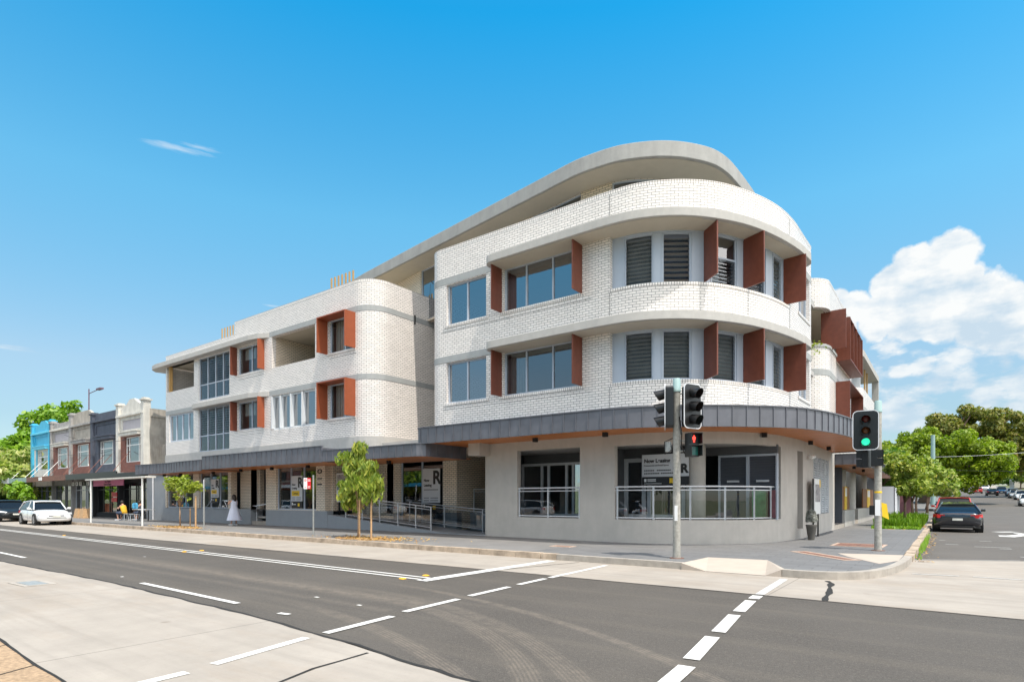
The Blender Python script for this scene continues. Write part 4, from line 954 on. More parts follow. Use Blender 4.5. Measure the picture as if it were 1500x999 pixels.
# folding doors behind opening one
FD = Path([(-14.0, 19.5), (-9.8, 19.5)])
window(B, FD, 0.0, 4.2, .88, 2.98, 0, mull=(1.0, 1.32, 2.15, 2.45, 3.2, 3.5), fw=.10, name='folding_door', gm=M['glass'], fm=M['sign_grey'])
FD2 = Path([(-9.3, 19.3), (-7.05, 19.3)])
window(B, FD2, 0, 2.25, .88, 3.0, 0, mull=(.75, .95), fw=.14, name='folding_door', gm=M['glass'], fm=M['sign_grey'])
mb = MB(); mb.box(-9.3, -7.0, 19.32, 20.4, 3.02, 3.34); mb.box(-7.05, -6.95, 19.3, 20.5, .88, 3.02); mb.box(-7.0, -4.4, 20.45, 20.6, 3.06, 3.34); mb.build('door_head', M['room_dark'], B)
mb = MB(); mb.lathe([(.31, 0), (.31, 2.5)], (-6.62, 19.1, .86), 24, True); mb.build('column', M['render_grey'], B, smooth=40)
# roller shutters
for x0, x1 in ((-6.25, -5.38), (-5.28, -4.45)):
    mb = MB(); zz = .9
    while zz < 2.98: mb.hexa([(x0, 20.5, zz), (x1, 20.5, zz), (x1, 20.56, zz), (x0, 20.56, zz), (x0, 20.53, zz + .075), (x1, 20.53, zz + .075), (x1, 20.58, zz + .075), (x0, 20.58, zz + .075)]); zz += .08
    sh = mb.build('roller_shutter', M['alu_dark'], B)
    mb = MB(); mb.box(x0 - .05, x0, 20.42, 20.6, .88, 3.05); mb.box(x1, x1 + .05, 20.42, 20.6, .88, 3.05); mb.box(x0, x1, 20.42, 20.6, 2.98, 3.05); mb.build('shutter_frame', M['alu'], sh)
    mb = MB(); mb.box((x0 + x1) / 2 - .2, (x0 + x1) / 2 + .2, 20.46, 20.498, 2.12, 2.19); mb.build('shutter_plate', M['sign_grey'], sh)
# balustrades
def balustrade(P, s0, s1, posts, zb, zt, off=-.08, name='balustrade'):
    mb = MB(); r = .022
    for z in (zt, zt - .11, zb + .05):
        pts = [P.at(q, off) for q in P.brk(s0, s1)]; rr = .028 if z == zt else .018; mb.tube([(x, y, z) for x, y in pts], rr, 8)
    for s_ in posts: x, y = P.at(s_, off); mb.box(x - .025, x + .025, y - .025, y + .025, zb, zt)
    b = mb.build(name, M['steel_rail'], B)
    g = MB()
    for a, c in zip(*(lambda L: (L, L[1:]))(P.brk(s0 + .03, s1 - .03))):
        A, C = P.at(a, off), P.at(c, off); g.face([(A[0], A[1], zb + .06), (C[0], C[1], zb + .06), (C[0], C[1], zt - .12), (A[0], A[1], zt - .12)])
    g.build('glass_panel', M['glass_clear'], b); return b
balustrade(GF, gp(-12.65, 17.36), gp(-10, 17.3), [gp(-12.6, 17.36), gp(-11.33, 17.34), gp(-10.04, 17.3)], .9, 1.95)
balustrade(GF, gp(-8.68, 17.3), gp(-4.34, 20.78), [gp(-8.61, 17.3), gp(-7.41, 17.44), gp(-6.36, 17.89), gp(-5.47, 18.53), gp(-4.8, 19.42), gp(-4.5, 20.25)], .9, 1.95)
# recess, louvre vent, camera
mb = MB(); mb.box(-4.42, -4.36, 22.3, 23.2, .5, 3.3); mb.build('recess_panel', M['room_dark'], B)
mb = MB(); zz = 1.0
while zz < 3.18: mb.hexa([(-4.12, 25.05, zz), (-4.12, 28.55, zz), (-4.22, 28.55, zz + .06), (-4.22, 25.05, zz + .06), (-4.11, 25.05, zz + .012), (-4.11, 28.55, zz + .012), (-4.21, 28.55, zz + .072), (-4.21, 25.05, zz + .072)]); zz += .095
for y in (25.0, 25.9, 26.8, 27.7, 28.55): mb.box(-4.2, -4.07, y, y + .05, .95, 3.22)
mb.build('louvre_vent', M['alu_white'], B)
mb = MB(); mb.box(-4.3, -4.25, 25, 28.6, .9, 3.3); mb.build('vent_back', M['dark_void'], B)
mb = MB(); mb.tube([(-4.1, 24.0, 3.2), (-3.85, 23.95, 3.12)], .03, 6); mb.tube([(-3.95, 23.7, 3.08), (-3.9, 24.05, 3.12)], .06, 8); mb.build('security_camera', M['white_paint'], B)

# ---- ground floor, left: plinth, brick piers, shopfronts
SP = Path([(-46.0, 17.4), (-24.28, 17.4)]); sp_ = lambda x: x + 46
mb = MB(); mb.box(-41.6, -31.05, 17.4, 17.75, .1, 1.0); mb.box(-29.5, -24.1, 17.4, 17.75, .1, .98); pl = mb.build('plinth', M['plinth_paint'], B)
mb = MB(); mb.box(-44.55, -41.62, 17.42, 17.7, .1, 3.1); mb.build('grey_wall', M['plinth_paint'], B)
mb = MB(); mb.tube([(-43.4, 17.36, .15), (-43.4, 17.36, 3.1)], .05, 8); mb.build('downpipe', M['sign_grey'], B)
mb = MB(); ops = [(sp_(-41.4), sp_(-37.75), 1.0, 3.4), (sp_(-36.95), sp_(-33.5), 1.0, 3.4), (sp_(-28.5), sp_(-25.0), 1.0, 3.4), (sp_(-31.0), sp_(-29.5), .1, 3.4), (sp_(-33.5), sp_(-31.0), .1, 3.6)]
wall(mb, SP, sp_(-41.6), sp_(-24.28), .98, 3.62, ops, .35); mb.box(-33.5, -33.15, 17.402, 17.75, .98, 3.62)
mb.box(-33.15, -31.02, 17.95, 18.2, 1.0, 3.62); mb.box(-24.28, -21.5, 19.3, 19.5, .3, 3.7)
mb.box(-24.4, -24.1, 17.75, 19.3, .98, 3.6)
pier = mb.build('brick_pier', M['cream_bounce_brick'], B)
mb = MB(); mb.box(-31.9, -31.0, 17.76, 18.1, .1, .98); mb.build('plinth_return', M['plinth_paint'], B)
for x0, x1, mm in ((-41.4, -37.75, (-40.2, -38.95)), (-36.95, -33.5, (-35.7, -34.6)), (-28.5, -25.0, (-27.3, -26.15))):
    window(B, SP, sp_(x0), sp_(x1), 1.0, 3.4, .10, mull=tuple(sp_(q) for q in mm), fw=.06, name='shop_window', gm=M['glass'])
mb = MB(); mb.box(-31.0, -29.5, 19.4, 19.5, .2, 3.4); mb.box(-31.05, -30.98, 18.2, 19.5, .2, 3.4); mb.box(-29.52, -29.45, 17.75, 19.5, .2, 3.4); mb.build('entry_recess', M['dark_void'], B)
mb = MB(); mb.box(-31.0, -29.5, 17.45, 19.4, .12, .34); mb.build('entry_step', M['kerb_new'], B)
mb = MB(); mb.tube([(-30.75, 17.6, .3), (-30.75, 17.6, 1.2), (-29.7, 18.9, 1.45)], .03, 6); mb.box(-31.05, -30.6, 17.5, 17.6, 1.15, 1.2) ; mb.build('entry_rail', M['steel_rail'], B)
# recess behind the ramp
RP = Path([(-24.3, 19.3), (-17.39, 19.3)]); rp = lambda x: x + 24.3
mb = MB(); ops = [(rp(-22.85), rp(-22.0), .2, 3.3), (rp(-21.0), rp(-18.22), .62, 3.42)]
wall(mb, RP, rp(-21.95) - .0, RP.L, .85, 3.72, [ops[1]], .3); mb.box(-22.9, -21.97, 19.32, 19.6, 3.3, 3.72)
mb.box(-17.68, -17.39, 19.6, 23.5, .2, 3.72)
mb.box(-17.39, -14.2, 23.4, 23.6, .9, 3.72)
mb.build('brick_pier', M['cream_bounce_brick'], B)
mb = MB(); mb.box(-22.0, -21.0, 19.31, 19.62, .2, .85); mb.box(-18.22, -17.38, 19.29, 19.62, .2, .95); mb.box(-17.38, -14.2, 20.2, 20.4, .15, .95); mb.build('plinth', M['plinth_paint'], B)
window(B, RP, rp(-21.0), rp(-18.22), .3, 3.42, .06, mull=(rp(-19.6),), fw=.07, name='shop_window', gm=M['glass'])
window(B, RP, rp(-22.85), rp(-22.0), .2, 3.3, .1, fw=.08, name='entry_door', gm=M['glass'])
BP = Path([(-17.35, 20.3), (-14.2, 20.3)])
balustrade(BP, 0.1, 3.1, (.12, 1.55, 3.05), .95, 2.0, 0)
# shop interiors
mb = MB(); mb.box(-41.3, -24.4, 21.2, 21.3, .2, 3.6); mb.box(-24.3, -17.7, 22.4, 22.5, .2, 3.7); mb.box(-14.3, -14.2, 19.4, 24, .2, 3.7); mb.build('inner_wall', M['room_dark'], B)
mb = MB(); mb.prism([(-41.3, 17.8), (-24.4, 17.8), (-24.4, 21.2), (-41.3, 21.2)], .5, .6); mb.prism([(-24.2, 19.65), (-17.7, 19.65), (-17.7, 22.4), (-24.2, 22.4)], .2, .3); mb.build('shop_floor', M['tile_floor'], B)
# ramp with handrails
mb = MB(); mb.hexa([(-24.1, 17.42, .1), (-16.2, 17.42, .1), (-16.2, 19.28, .1), (-24.1, 19.28, .1), (-24.1, 17.42, .80), (-16.2, 17.42, .17), (-16.2, 19.28, .17), (-24.1, 19.28, .80)]); mb.box(-16.2, -14.22, 17.42, 20.2, .1, .17); mb.build('ramp', M['plinth_paint'], B)
def zramp(x): return .17 + (-16.2 - min(x, -16.2)) * .0797
def handrail(y, x0, x1, posts, top=.92, glassy=True):
    mb = MB()
    for dz, r in ((top, .024), (top - .12, .016), (.12, .018)): mb.tube([(x, y, zramp(x) + dz) for x in (x0, x1)], r, 6)
    for x in posts: mb.box(x - .02, x + .02, y - .02, y + .02, zramp(x) - .02, zramp(x) + top)
    h = mb.build('handrail', M['steel_rail'], B)
    g = MB(); g.face([(x0, y, zramp(x0) + .15), (x1, y, zramp(x1) + .15), (x1, y, zramp(x1) + top - .14), (x0, y, zramp(x0) + top - .14)]); g.build('glass_panel', M['glass_clear'], h)
handrail(17.5, -22.8, -17.2, (-22.8, -21.6, -20.4, -19.2, -18.1, -17.2), .98)
handrail(18.95, -20.0, -15.6, (-20, -17.8, -15.6), .95)
mb = MB(); mb.tube([(-15.6, 18.95, 1.12), (-15.1, 18.95, 1.1), (-15.1, 18.95, .92), (-15.6, 18.95, .9)], .02, 6); mb.build('handrail_end', M['steel_rail'], B)
# street number 110 reading upwards on the pier
for ch, z in (('1', 2.28), ('1', 2.56), ('0', 2.92)): text(ch, .50, (-24.66, 17.385, z), (0, 0, 1), (-1, 0, 0), M['ink'], 'street_number', B, .012, bold=.004)
m_ = MB(); m_.tube([(-16.95, 17.38, 10.42), (-16.9, 17.2, 10.46)], .02, 6); m_.tube([(-17.05, 17.32, 10.42), (-17.13, 17.33, 9.55)], .008, 5); m_.build('wall_cable', M['black'], B)

# ---- side street elevation: second and third blocks
S2 = Path([(-8, 29.4), (-5.4, 29.4)] + arc(-5.4, 30.5, 1.1, 270, 360, 8)[1:] + [(-4.3, 34), (-4.3, 38.2), (-8, 38.3)])
s2 = lambda x, y: S2.near(x, y)
mb = MB(); ops = [(s2(-7.5, 29.4), s2(-4.3, 37.5), 8.65, 10.3), (s2(-4.3, 32.3), s2(-4.3, 37.8), 5.3, 7.2)]
wall(mb, S2, 0, S2.L, 3.6, 11.5, ops, .25); w2 = mb.build('brick_wall', M['white_brick'], B)
mb = MB(); ribbon(mb, S2, 0, S2.L, -.26, .006, 11.5, 11.62); mb.build('brick_coping', M['white_rowlock'], w2)
strip(S2, 0, s2(-4.3, 38), .001, .014, 7.22, 7.5, 'concrete_band', 'concrete_flush', w2); strip(S2, 0, s2(-4.3, 37.9), .001, .05, 8.5, 8.62, 'concrete_band', 'concrete_flush', w2)
mb = MB(); mb.prism([(-8, 29.65), (-5.4, 29.65), (-4.6, 30.5), (-4.6, 38), (-8, 38)], 10.3, 10.4); mb.prism([(-8, 29.65), (-5.4, 29.65), (-4.6, 30.5), (-4.6, 38), (-8, 38)], 7.3, 7.4); mb.build('floor_slab', M['soffit'], B)
mb = MB(); mb.box(-7.8, -7.7, 29.7, 38, 7.4, 10.3); mb.box(-6.3, -6.2, 31.5, 38, 4.5, 7.3); mb.build('balcony_wall', M['room_dark'], B)
for y in (30.8, 32.4, 33.7, 35.0, 36.3, 37.5): mb = MB(); mb.box(-4.72 if y < 31 else -4.3, -3.68, y, y + .05, 8.3 + (.25 if y < 32 else 0), 10.35); mb.build('shade_fin', M['rust_panel'], B, bevel=.006)
mb = MB(); mb.box(-4.28, -3.68, 32.45, 37.5, 8.30, 8.35); mb.box(-4.28, -3.72, 32.45, 37.5, 10.352, 10.39); mb.build('window_hood', M['rust_panel'], B)
mb = MB(); mb.box(-4.28, -3.68, 32.2, 32.25, 5.2, 7.25); mb.box(-4.28, -3.68, 37.8, 37.85, 5.2, 7.25); mb.box(-4.28, -3.68, 32.25, 37.8, 7.2, 7.25); mb.build('window_hood', M['rust_panel'], B)
window(B, S2, s2(-4.3, 32.3), s2(-4.3, 37.8), 5.3, 7.2, .1, mull=(s2(-4.3, 34), s2(-4.3, 36)), gm=M['glass'])
litter_b = MB(); rg = random.Random(9)
for k in range(160):
    c = Vector((-5.2 + rg.gauss(0, .35), 29.35 + rg.gauss(0, .12), 8.5 + rg.gauss(0, .14) - .1)); u = Vector((rg.uniform(-1, 1), rg.uniform(-1, 1), rg.uniform(-1, 1))).normalized() * .09; v = u.orthogonal().normalized() * .04; litter_b.face([c - u, c - v, c + u, c + v])
S3 = Path([(-8, 42.2), (-5.2, 42.2)] + arc(-5.2, 43.2, 1.0, 270, 360, 6)[1:] + [(-4.2, 52.5), (-8, 52.6)])
mb = MB(); wall(mb, S3, 0, S3.L, 3.6, 8.6, [(S3.near(-4.2, 44.5), S3.near(-4.2, 47), 5.4, 7.0)], .25); w3 = mb.build('brick_wall', M['white_brick'], B)
mb = MB(); ribbon(mb, S3, 0, S3.L - 3.9, .001, .10, 7.2, 7.4); mb.build('concrete_band', M['concrete_flush'], w3)
mb = MB(); mb.prism([(-8, 42.15), (-5.2, 42.15)] + [(x + .0, y - .05) for x, y in arc(-5.2, 43.2, 1.05, 270, 360, 6)[1:]] + [(-4.15, 53.4), (-8, 53.4)], 10.6, 11.0); mb.box(-4.6, -4.16, 53.1, 53.4, 8, 10.6); mb.build('roof_slab', M['concrete'], B)
mb = MB()
for k in range(7): mb.box(-7.3 + k * .36, -7.2 + k * .36, 42.3, 42.45, 8.6, 10.6)
mb.box(-4.6, -4.5, 47.5, 47.65, 8.6, 10.6); mb.box(-4.6, -4.5, 49.0, 49.15, 8.6, 10.6); mb.build('batten_screen', M['batten_wood'], B)
mb = MB(); mb.box(-6.5, -6.4, 43, 53, 8.4, 10.6); mb.box(-7.9, -4.5, 44.5, 44.6, 8.5, 10.6); mb.build('balcony_wall', M['alu_white'], B)
# ground floor along the side street
awning([(-4.4, 30.55), (-3.1, 30.6), (-2.95, 30.8), (-2.95, 54)], [(-4.6, 54), (-4.6, 30.9)], 3.15, 3.6, .42, dl=((-3.6, 33), (-3.6, 37)))
mb = MB(); mb.box(-5.0, -4.9, 30.4, 33.7, .15, 3.3); mb.box(-5.0, -4.2, 33.68, 33.8, .15, 3.6); d = mb.build('side_door', M['alu_dark'], B)
mb = MB(); mb.box(-4.9, -4.1, 30.4, 33.7, .14, .34); mb.build('entry_step', M['kerb_new'], B)
mb = MB(); mb.box(-4.4, -4.1, 33.85, 38.0, .14, .98); mb.box(-4.4, -4.1, 39.4, 53, .14, .98); mb.build('plinth', M['concrete'], B)
mb = MB(); mb.box(-4.4, -4.1, 38.0, 39.4, .14, .36); mb.build('entry_step', M['ramp_concrete'], B)
mb = MB(); mb.box(-5.4, -5.3, 33.8, 53, .2, 3.6); mb.box(-5.3, -4.2, 53, 53.2, .1, 3.6); mb.build('inner_wall', M['plinth_paint'], B)
mb = MB(); mb.box(-4.6, -4.2, 33.8, 53, 3.3, 3.6); mb.build('concrete_beam', M['concrete'], B)
for y in (36.5, 40.8, 47): mb = MB(); mb.lathe([(.36, 0), (.36, 3.2)], (-4.72, y, .3), 20); mb.build('column', M['concrete'], B, smooth=40)
for y0, y1 in ((34.1, 37.2), (43.8, 50.5)):
    mb = MB(); mb.box(-4.34, -4.28, y0, y1, 1.0, 2.22); p = mb.build('timber_panel', M['timber_panel'], B)
    mb = MB(); ym = y0 + (y1 - y0) * .35; mb.box(-4.279, -4.26, ym, ym + (y1 - y0) * .28, 1.0, 2.22); mb.build('yellow_stripe', M['yellow'], p)
    mb = MB(); mb.box(-4.259, -4.255, ym + .1, ym + (y1 - y0) * .28 - .1, 1.7, 2.15); mb.build('notice', M['sign_white'], p)
mb = MB(); mb.box(-4.8, -4.7, 38.3, 38.6, .4, 3.3); mb.build('timber_screen', M['batten_wood'], B)
# planting on the side balcony
mbx = litter_b.build('balcony_plant', M['leaf_lime'], None); tag(mbx, 'small yellow-green plant trailing over the side street balcony ledge', 'plant')

# ---------------------------------------------------------------- signals and street furniture
def rounded(w, h, r, n_=5):
    o = []
    for cx, cy, a0 in ((w / 2 - r, h / 2 - r, 0), (-w / 2 + r, h / 2 - r, 90), (-w / 2 + r, -h / 2 + r, 180), (w / 2 - r, -h / 2 + r, 270)):
        for k in range(n_ + 1): a = R_(a0 + 90 * k / n_); o.append((cx + r * math.cos(a), cy + r * math.sin(a)))
    return o
def signal_head(root, pos, face, lit=None, w=.60, h=1.06, board=True):
    """three-aspect lantern: face = horizontal direction the lenses look"""
    f = Vector((face[0], face[1], 0)).normalized(); s = Vector((-f.y, f.x, 0)); u = Vector((0, 0, 1)); c = Vector(pos)
    P3 = lambda a, b, d: c + s * a + u * b + f * d
    def plate(poly, d0, d1):
        m = MB(); N = len(poly); m.v = [tuple(P3(a, b, d0)) for a, b in poly] + [tuple(P3(a, b, d1)) for a, b in poly]
        m.f = [tuple(range(N - 1, -1, -1)), tuple(range(N, 2 * N))] + [(k, (k + 1) % N, N + (k + 1) % N, N + k) for k in range(N)]; return m
    if board:
        bd = plate(rounded(w - .036, h - .036, .115), -.012, .0).build('target_board', M['black'], root)
        ring = MB(); N = 24; o_, i_ = rounded(w, h, .13), rounded(w - .042, h - .042, .11); N = len(o_)
        for k in range(N):
            m_ = (k + 1) % N; a, b, cc, d = P3(*o_[k], .004), P3(*o_[m_], .004), P3(*i_[m_], .004), P3(*i_[k], .004); ring.face([a, b, cc, d])
            e, g = P3(*o_[k], -.014), P3(*o_[m_], -.014); ring.face([e, g, b, a]); ring.face([P3(*i_[m_], -.014), g, e, P3(*i_[k], -.014)])
        ring.build('white_border', M['sign_grey'], bd)
    hs = plate(rounded(.30, .96, .05), -.20, -.013).build('lantern_body', M['black'], root)
    for k, (nm, zz) in enumerate((('red', .31), ('amber', 0), ('green', -.31))):
        cc = c + u * zz
        ln = MB(); pr = [(0.001, .035), (.05, .032), (.085, .02), (.1, .0)]; rings = []
        for r, d in pr[::-1]: rings.append([tuple(cc + s * (r * math.cos(2 * math.pi * j / 18)) + u * (r * math.sin(2 * math.pi * j / 18)) + f * (.005 + d)) for j in range(18)])
        ln.loft(rings); ln.build(nm + '_lens', M['lens_green'] if lit == nm else M['lens_off_' + nm], hs, smooth=True)
        vz = MB(); A = [R_(a) for a in range(-60, 241, 15)]; Lh = .26
        for a0, a1 in zip(A, A[1:]):
            def ed(a, t, rr): L_ = .13 + (Lh - .13) * max(0, (math.sin(a) + .87) / 1.87); return cc + s * rr * math.cos(a) + u * (rr * math.sin(a) - t * .04) + f * (L_ * t + .003)
            for rr in (.118, .112): vz.face([ed(a0, 0, rr), ed(a1, 0, rr), ed(a1, 1, rr), ed(a0, 1, rr)] if rr > .115 else [ed(a1, 0, rr), ed(a0, 0, rr), ed(a0, 1, rr), ed(a1, 1, rr)])
            vz.face([ed(a0, 1, .118), ed(a1, 1, .118), ed(a1, 1, .112), ed(a0, 1, .112)])
        vz.build('visor', M['black'], hs)
    return hs
def ped_head(root, pos, face, red=True, k_=1.0):
    f = Vector((face[0], face[1], 0)).normalized() * k_; s = Vector((-f.y, f.x, 0)); u = Vector((0, 0, k_)); c = Vector(pos)
    m = MB(); m.obox(c, s * .14, f * .09, u * .28); h = m.build('pedestrian_lantern', M['black'], root, bevel=.015)
    for zz, k in ((.14, 0), (-.14, 1)):
        m = MB()
        for sg in (-1, 1): m.obox(c + u * zz + s * .135 * sg + f * .16, s * .006, f * .08, u * .12)
        m.obox(c + u * (zz + .125) + f * .17, s * .14, f * .09, u * .006); m.build('visor', M['black'], h)
        m = MB(); m.obox(c + u * zz + f * .091, s * .10, f * .002, u * .10); m.build('lens', M['matte_black'] if k == 0 else M['lens_off_green'], h)
        if k == 0 and red:
            m = MB(); q = c + u * zz + f * .098
            m.obox(q + u * .062, s * .016, f * .002, u * .016); m.obox(q + u * .015, s * .024, f * .002, u * .030)
            for sg in (-1, 1): m.obox(q + u * .01 + s * sg * .034, s * .006, f * .002, u * .03); m.obox(q - u * .05 + s * sg * .013, s * .008, f * .002, u * .036)
            m.build('red_man', M['lens_red_man'], h)
def pole(root, x, y, z0, z1, r, mat='pole_dirty', cap=.30):
    m = MB(); m.lathe([(r * 1.06, 0), (r, .3), (r * .97, z1 - z0 - cap)], (x, y, z0), 16); m.build('pole', M[mat], root, smooth=40)
    m = MB(); m.lathe([(r * 1.12, 0), (r * 1.12, .05), (r * 1.04, .06), (r * 1.0, cap), (r * .8, cap + .02)], (x, y, z1 - cap), 16); m.build('pole_cap', M['pole_cap'], root, smooth=40)
    m = MB(); m.lathe([(r * 1.9, 0), (r * 1.9, .015)], (x, y, z0 - .004), 16); m.build('base_plate', M['iron_cover'], root)
PX, PY = -5.14, 13.5
T = thing('traffic_signal', 'tall grey signal pole beside the kerb ramp with a red standing man', 'traffic light', (PX, PY, .148))
pole(T, PX, PY, .148, 4.40, .088)
signal_head(T, (PX - .20, PY - .24, 3.72), (-.928, -.372))
signal_head(T, (PX + .36, PY + .08, 3.74), (.93, -.36))
ped_head(T, (PX + .36, PY + .02, 2.82), (.72, -.62))
m = MB()
for z in (4.05, 3.4): m.tube([(PX, PY, z), (PX - .18, PY - .12, z)], .022, 6); m.tube([(PX, PY, z), (PX + .28, PY + .05, z)], .022, 6)
m.tube([(PX, PY, 2.95), (PX + .3, PY + .02, 2.9)], .02, 6); m.tube([(PX, PY, 2.68), (PX + .3, PY + .02, 2.7)], .02, 6)
m.build('bracket', M['galv'], T)
m = MB(); m.tube([(PX + .09, PY - .06, 3.5), (PX + .16, PY - .1, 3.1), (PX + .13, PY - .05, 2.8), (PX + .2, PY, 2.62)], .014, 6); m.tube([(PX - .08, PY - .05, 3.0), (PX - .26, PY - .1, 2.92), (PX - .25, PY - .1, 2.62), (PX - .1, PY - .06, 2.72)], .012, 6); m.build('cable', M['black'], T)
m = MB(); m.obox((PX - .2, PY - .02, 2.80), (.06, 0, 0), (0, .05, 0), (0, 0, .12)); m.build('control_box', M['galv'], T, bevel=.01)
m = MB(); m.obox((PX + .02, PY - .095, 1.22), (.035, 0, 0), (0, .006, 0), (0, 0, .18)); m.build('sticker', M['sign_white'], T)
QX, QY = -1.48, 18.78
T2 = thing('traffic_signal', 'grey signal pole on the corner paving with one large lantern head showing green', 'traffic light', (QX, QY, .148))
pole(T2, QX, QY, .148, 4.22, .088)
cf = Vector((.10, -1, 0)).normalized()
signal_head(T2, (QX - .26, QY - .34, 3.42), (.13, -1), lit='green', w=.62, h=1.08)
m = MB(); m.obox((QX - .14, QY - .15, 3.36), (.12, 0, 0), (0, .03, 0), (0, 0, .03)); m.obox((QX - .05, QY - .1, 3.0), (.05, 0, 0), (0, .03, 0), (0, 0, .03)); m.build('bracket', M['galv'], T2)
ped_head(T2, (QX - .27, QY - .05, 2.66), (-.9, .25), False, .88)
ped_head(T2, (QX - .06, QY - .22, 2.66), (.95, -.05), False, .8)
m = MB(); m.obox((QX - .14, QY - .02, 1.25), (.06, 0, 0), (0, .05, 0), (0, 0, .13)); m.build('push_button_box', M['black'], T2, bevel=.01)
m = MB(); m.obox((QX, QY - .10, 1.32), (.06, .0, 0), (0, .008, 0), (0, 0, .22)); m.build('sticker', M['sign_white'], T2)
m = MB(); m.face([(QX + .08, QY - .03, 1.46), (QX + .20, QY + .0, 1.42), (QX + .25, QY + .02, 1.0), (QX + .10, QY - .02, 1.08)]); m.face([(QX + .08, QY + .0, 1.46), (QX + .10, QY + .01, 1.08), (QX + .25, QY + .05, 1.0), (QX + .20, QY + .03, 1.42)]); m.build('yellow_tag', M['yellow'], T2)
m = MB(); m.lathe([(.092, 0), (.092, .05)], (QX, QY, 1.72), 16); m.build('yellow_band', M['yellow'], T2)

# sign pole with parking plates
S = thing('sign_pole', 'slim grey kerbside pole carrying a red and white parking plate near the number 110 pier', 'sign', (-20.0, 13.8, .148))
m = MB(); m.lathe([(.035, 0), (.035, 2.35)], (-20.0, 13.8, .148), 10); m.build('pole', M['galv'], S, smooth=40)
def splate(c, w, h, xd, mat, par, name='sign_plate'):
    x = Vector(xd).normalized(); nn = x.cross(Vector((0, 0, 1))); m = MB(); m.obox(c, x * w / 2, nn * .004, (0, 0, h / 2)); return m.build(name, M[mat], par)
XD = (.85, .53, 0); nn = Vector(XD).normalized().cross(Vector((0, 0, 1))); xx = Vector(XD).normalized()
c0 = Vector((-20.02, 13.76, 2.17)) - xx * .20
splate(c0 - xx * .075, .15, .44, XD, 'sign_white', S); splate(c0 + xx * .075, .15, .44, XD, 'red_sign', S)
m = MB(); q = c0 + nn * .006
rr = []
for k in range(16):
    a0, a1 = 2 * math.pi * k / 16, 2 * math.pi * (k + 1) / 16
    P0 = lambda a, r: q - xx * .075 + xx * r * math.cos(a) + Vector((0, 0, .13 + r * math.sin(a)))
    m.face([P0(a0, .05), P0(a1, .05), P0(a1, .034), P0(a0, .034)])
m.obox(q - xx * .075 + Vector((0, 0, .13)), (xx * .04 + Vector((0, 0, .03))), nn * .001, Vector((0, 0, .007)))
m.obox(q - xx * .075 + Vector((0, 0, -.15)), xx * .04, nn * .001, Vector((0, 0, .008))); m.build('red_symbol', M['red_sign'], S)
m = MB()
for dz, w in ((.15, .045), (.10, .055), (-.12, .05), (-.17, .04)): m.obox(q + xx * .075 + Vector((0, 0, dz)), xx * w, nn * .001, Vector((0, 0, .012)))
m.build('white_lettering', M['sign_white'], S)
S = thing('sign_pole', 'bare grey kerbside pole beside the small yellow-green sapling', 'sign', (-26.85, 12.85, .148))
m = MB(); m.lathe([(.035, 0), (.035, 2.25)], (-26.85, 12.85, .148), 10); m.build('pole', M['galv'], S, smooth=40)
splate(Vector((-26.82, 12.83, 2.25)), .05, .38, (-.2, 1, 0), 'sign_grey', S)
# thin posted shelter at the kerb on the left
S = thing('kerbside_shelter', 'narrow flat-roofed shelter on thin white posts at the kerb before the cafe', 'shelter', (-37.5, 13.2, .148))
m = MB(); m.box(-41.9, -33.4, 12.98, 13.5, 2.68, 2.76); m.build('roof', M['pale_render'], S)
for x in (-41.15, -33.9): m = MB(); m.lathe([(.045, 0), (.045, 2.53)], (x, 13.05, .15), 10); m.build('post', M['white_paint'], S, smooth=40)

# leasing board hung in the corner opening
def leasing(root_loc, x0, x1, y, z0, z1, label, headline=True, name='leasing_sign', band=.24, amber=False):
    c = thing(name, label, 'sign', ((x0 + x1) / 2, y, z0), 'estate agent leasing boards')
    w = x1 - x0; h = z1 - z0; zb = z0 + h * band
    m = MB(); m.box(x0, x1, y, y + .02, zb, z1); m.build('white_panel', M['sign_grey'], c)
    m = MB(); m.box(x0, x1, y, y + .02, z0, zb - .001); m.build('black_panel', M['ink'], c)
    m = MB(); s_ = min(w, h) * .16; m.box(x0 + w * .60, x0 + w * .60 + s_, y - .008, y - .001, (z0 + zb) / 2 - s_ / 2, (z0 + zb) / 2 + s_ / 2); m.build('yellow_square', M['yellow'], c)
    return c, w, h, zb
ls, w, h, zb = leasing(0, -8.35, -6.72, 18.72, 2.03, 3.06, 'wide grey and black leasing board hung in the corner opening behind the balustrade', band=.27)
X, U = (1, 0, 0), (0, 0, 1)
text('Now Leasing', .175, (-8.27, 18.712, 2.84), X, U, M['ink'], 'headline', ls, align='LEFT', bold=.006)
text('Commercial and Retail Spaces', .072, (-8.27, 18.712, 2.69), X, U, M['ink'], 'small_print', ls, align='LEFT')
m = MB()
for z, segs in ((2.52, ((0, .36), (.46, .95))), (2.42, ((0, .50), (.60, 1.1)))):
    for a, b in segs:
        x = a
        while x < b: m.box(-8.27 + x, -8.27 + x + .045, 18.712, 18.718, z - .02, z + .022); x += .062
m.build('contact_lines', M['ink'], ls)
text('R', .40, (-6.87, 18.712, 2.55), X, U, M['ink'], 'agent_logo', ls, bold=.02)
m = MB(); m.box(-8.27, -8.19, 18.71, 18.718, 2.14, 2.24); m.box(-8.15, -7.85, 18.71, 18.718, 2.20, 2.23); m.box(-8.15, -7.85, 18.71, 18.718, 2.15, 2.175); m.box(-8.27, -7.65, 18.71, 18.718, 2.07, 2.085); m.build('agent_name', M['sign_white'], ls)
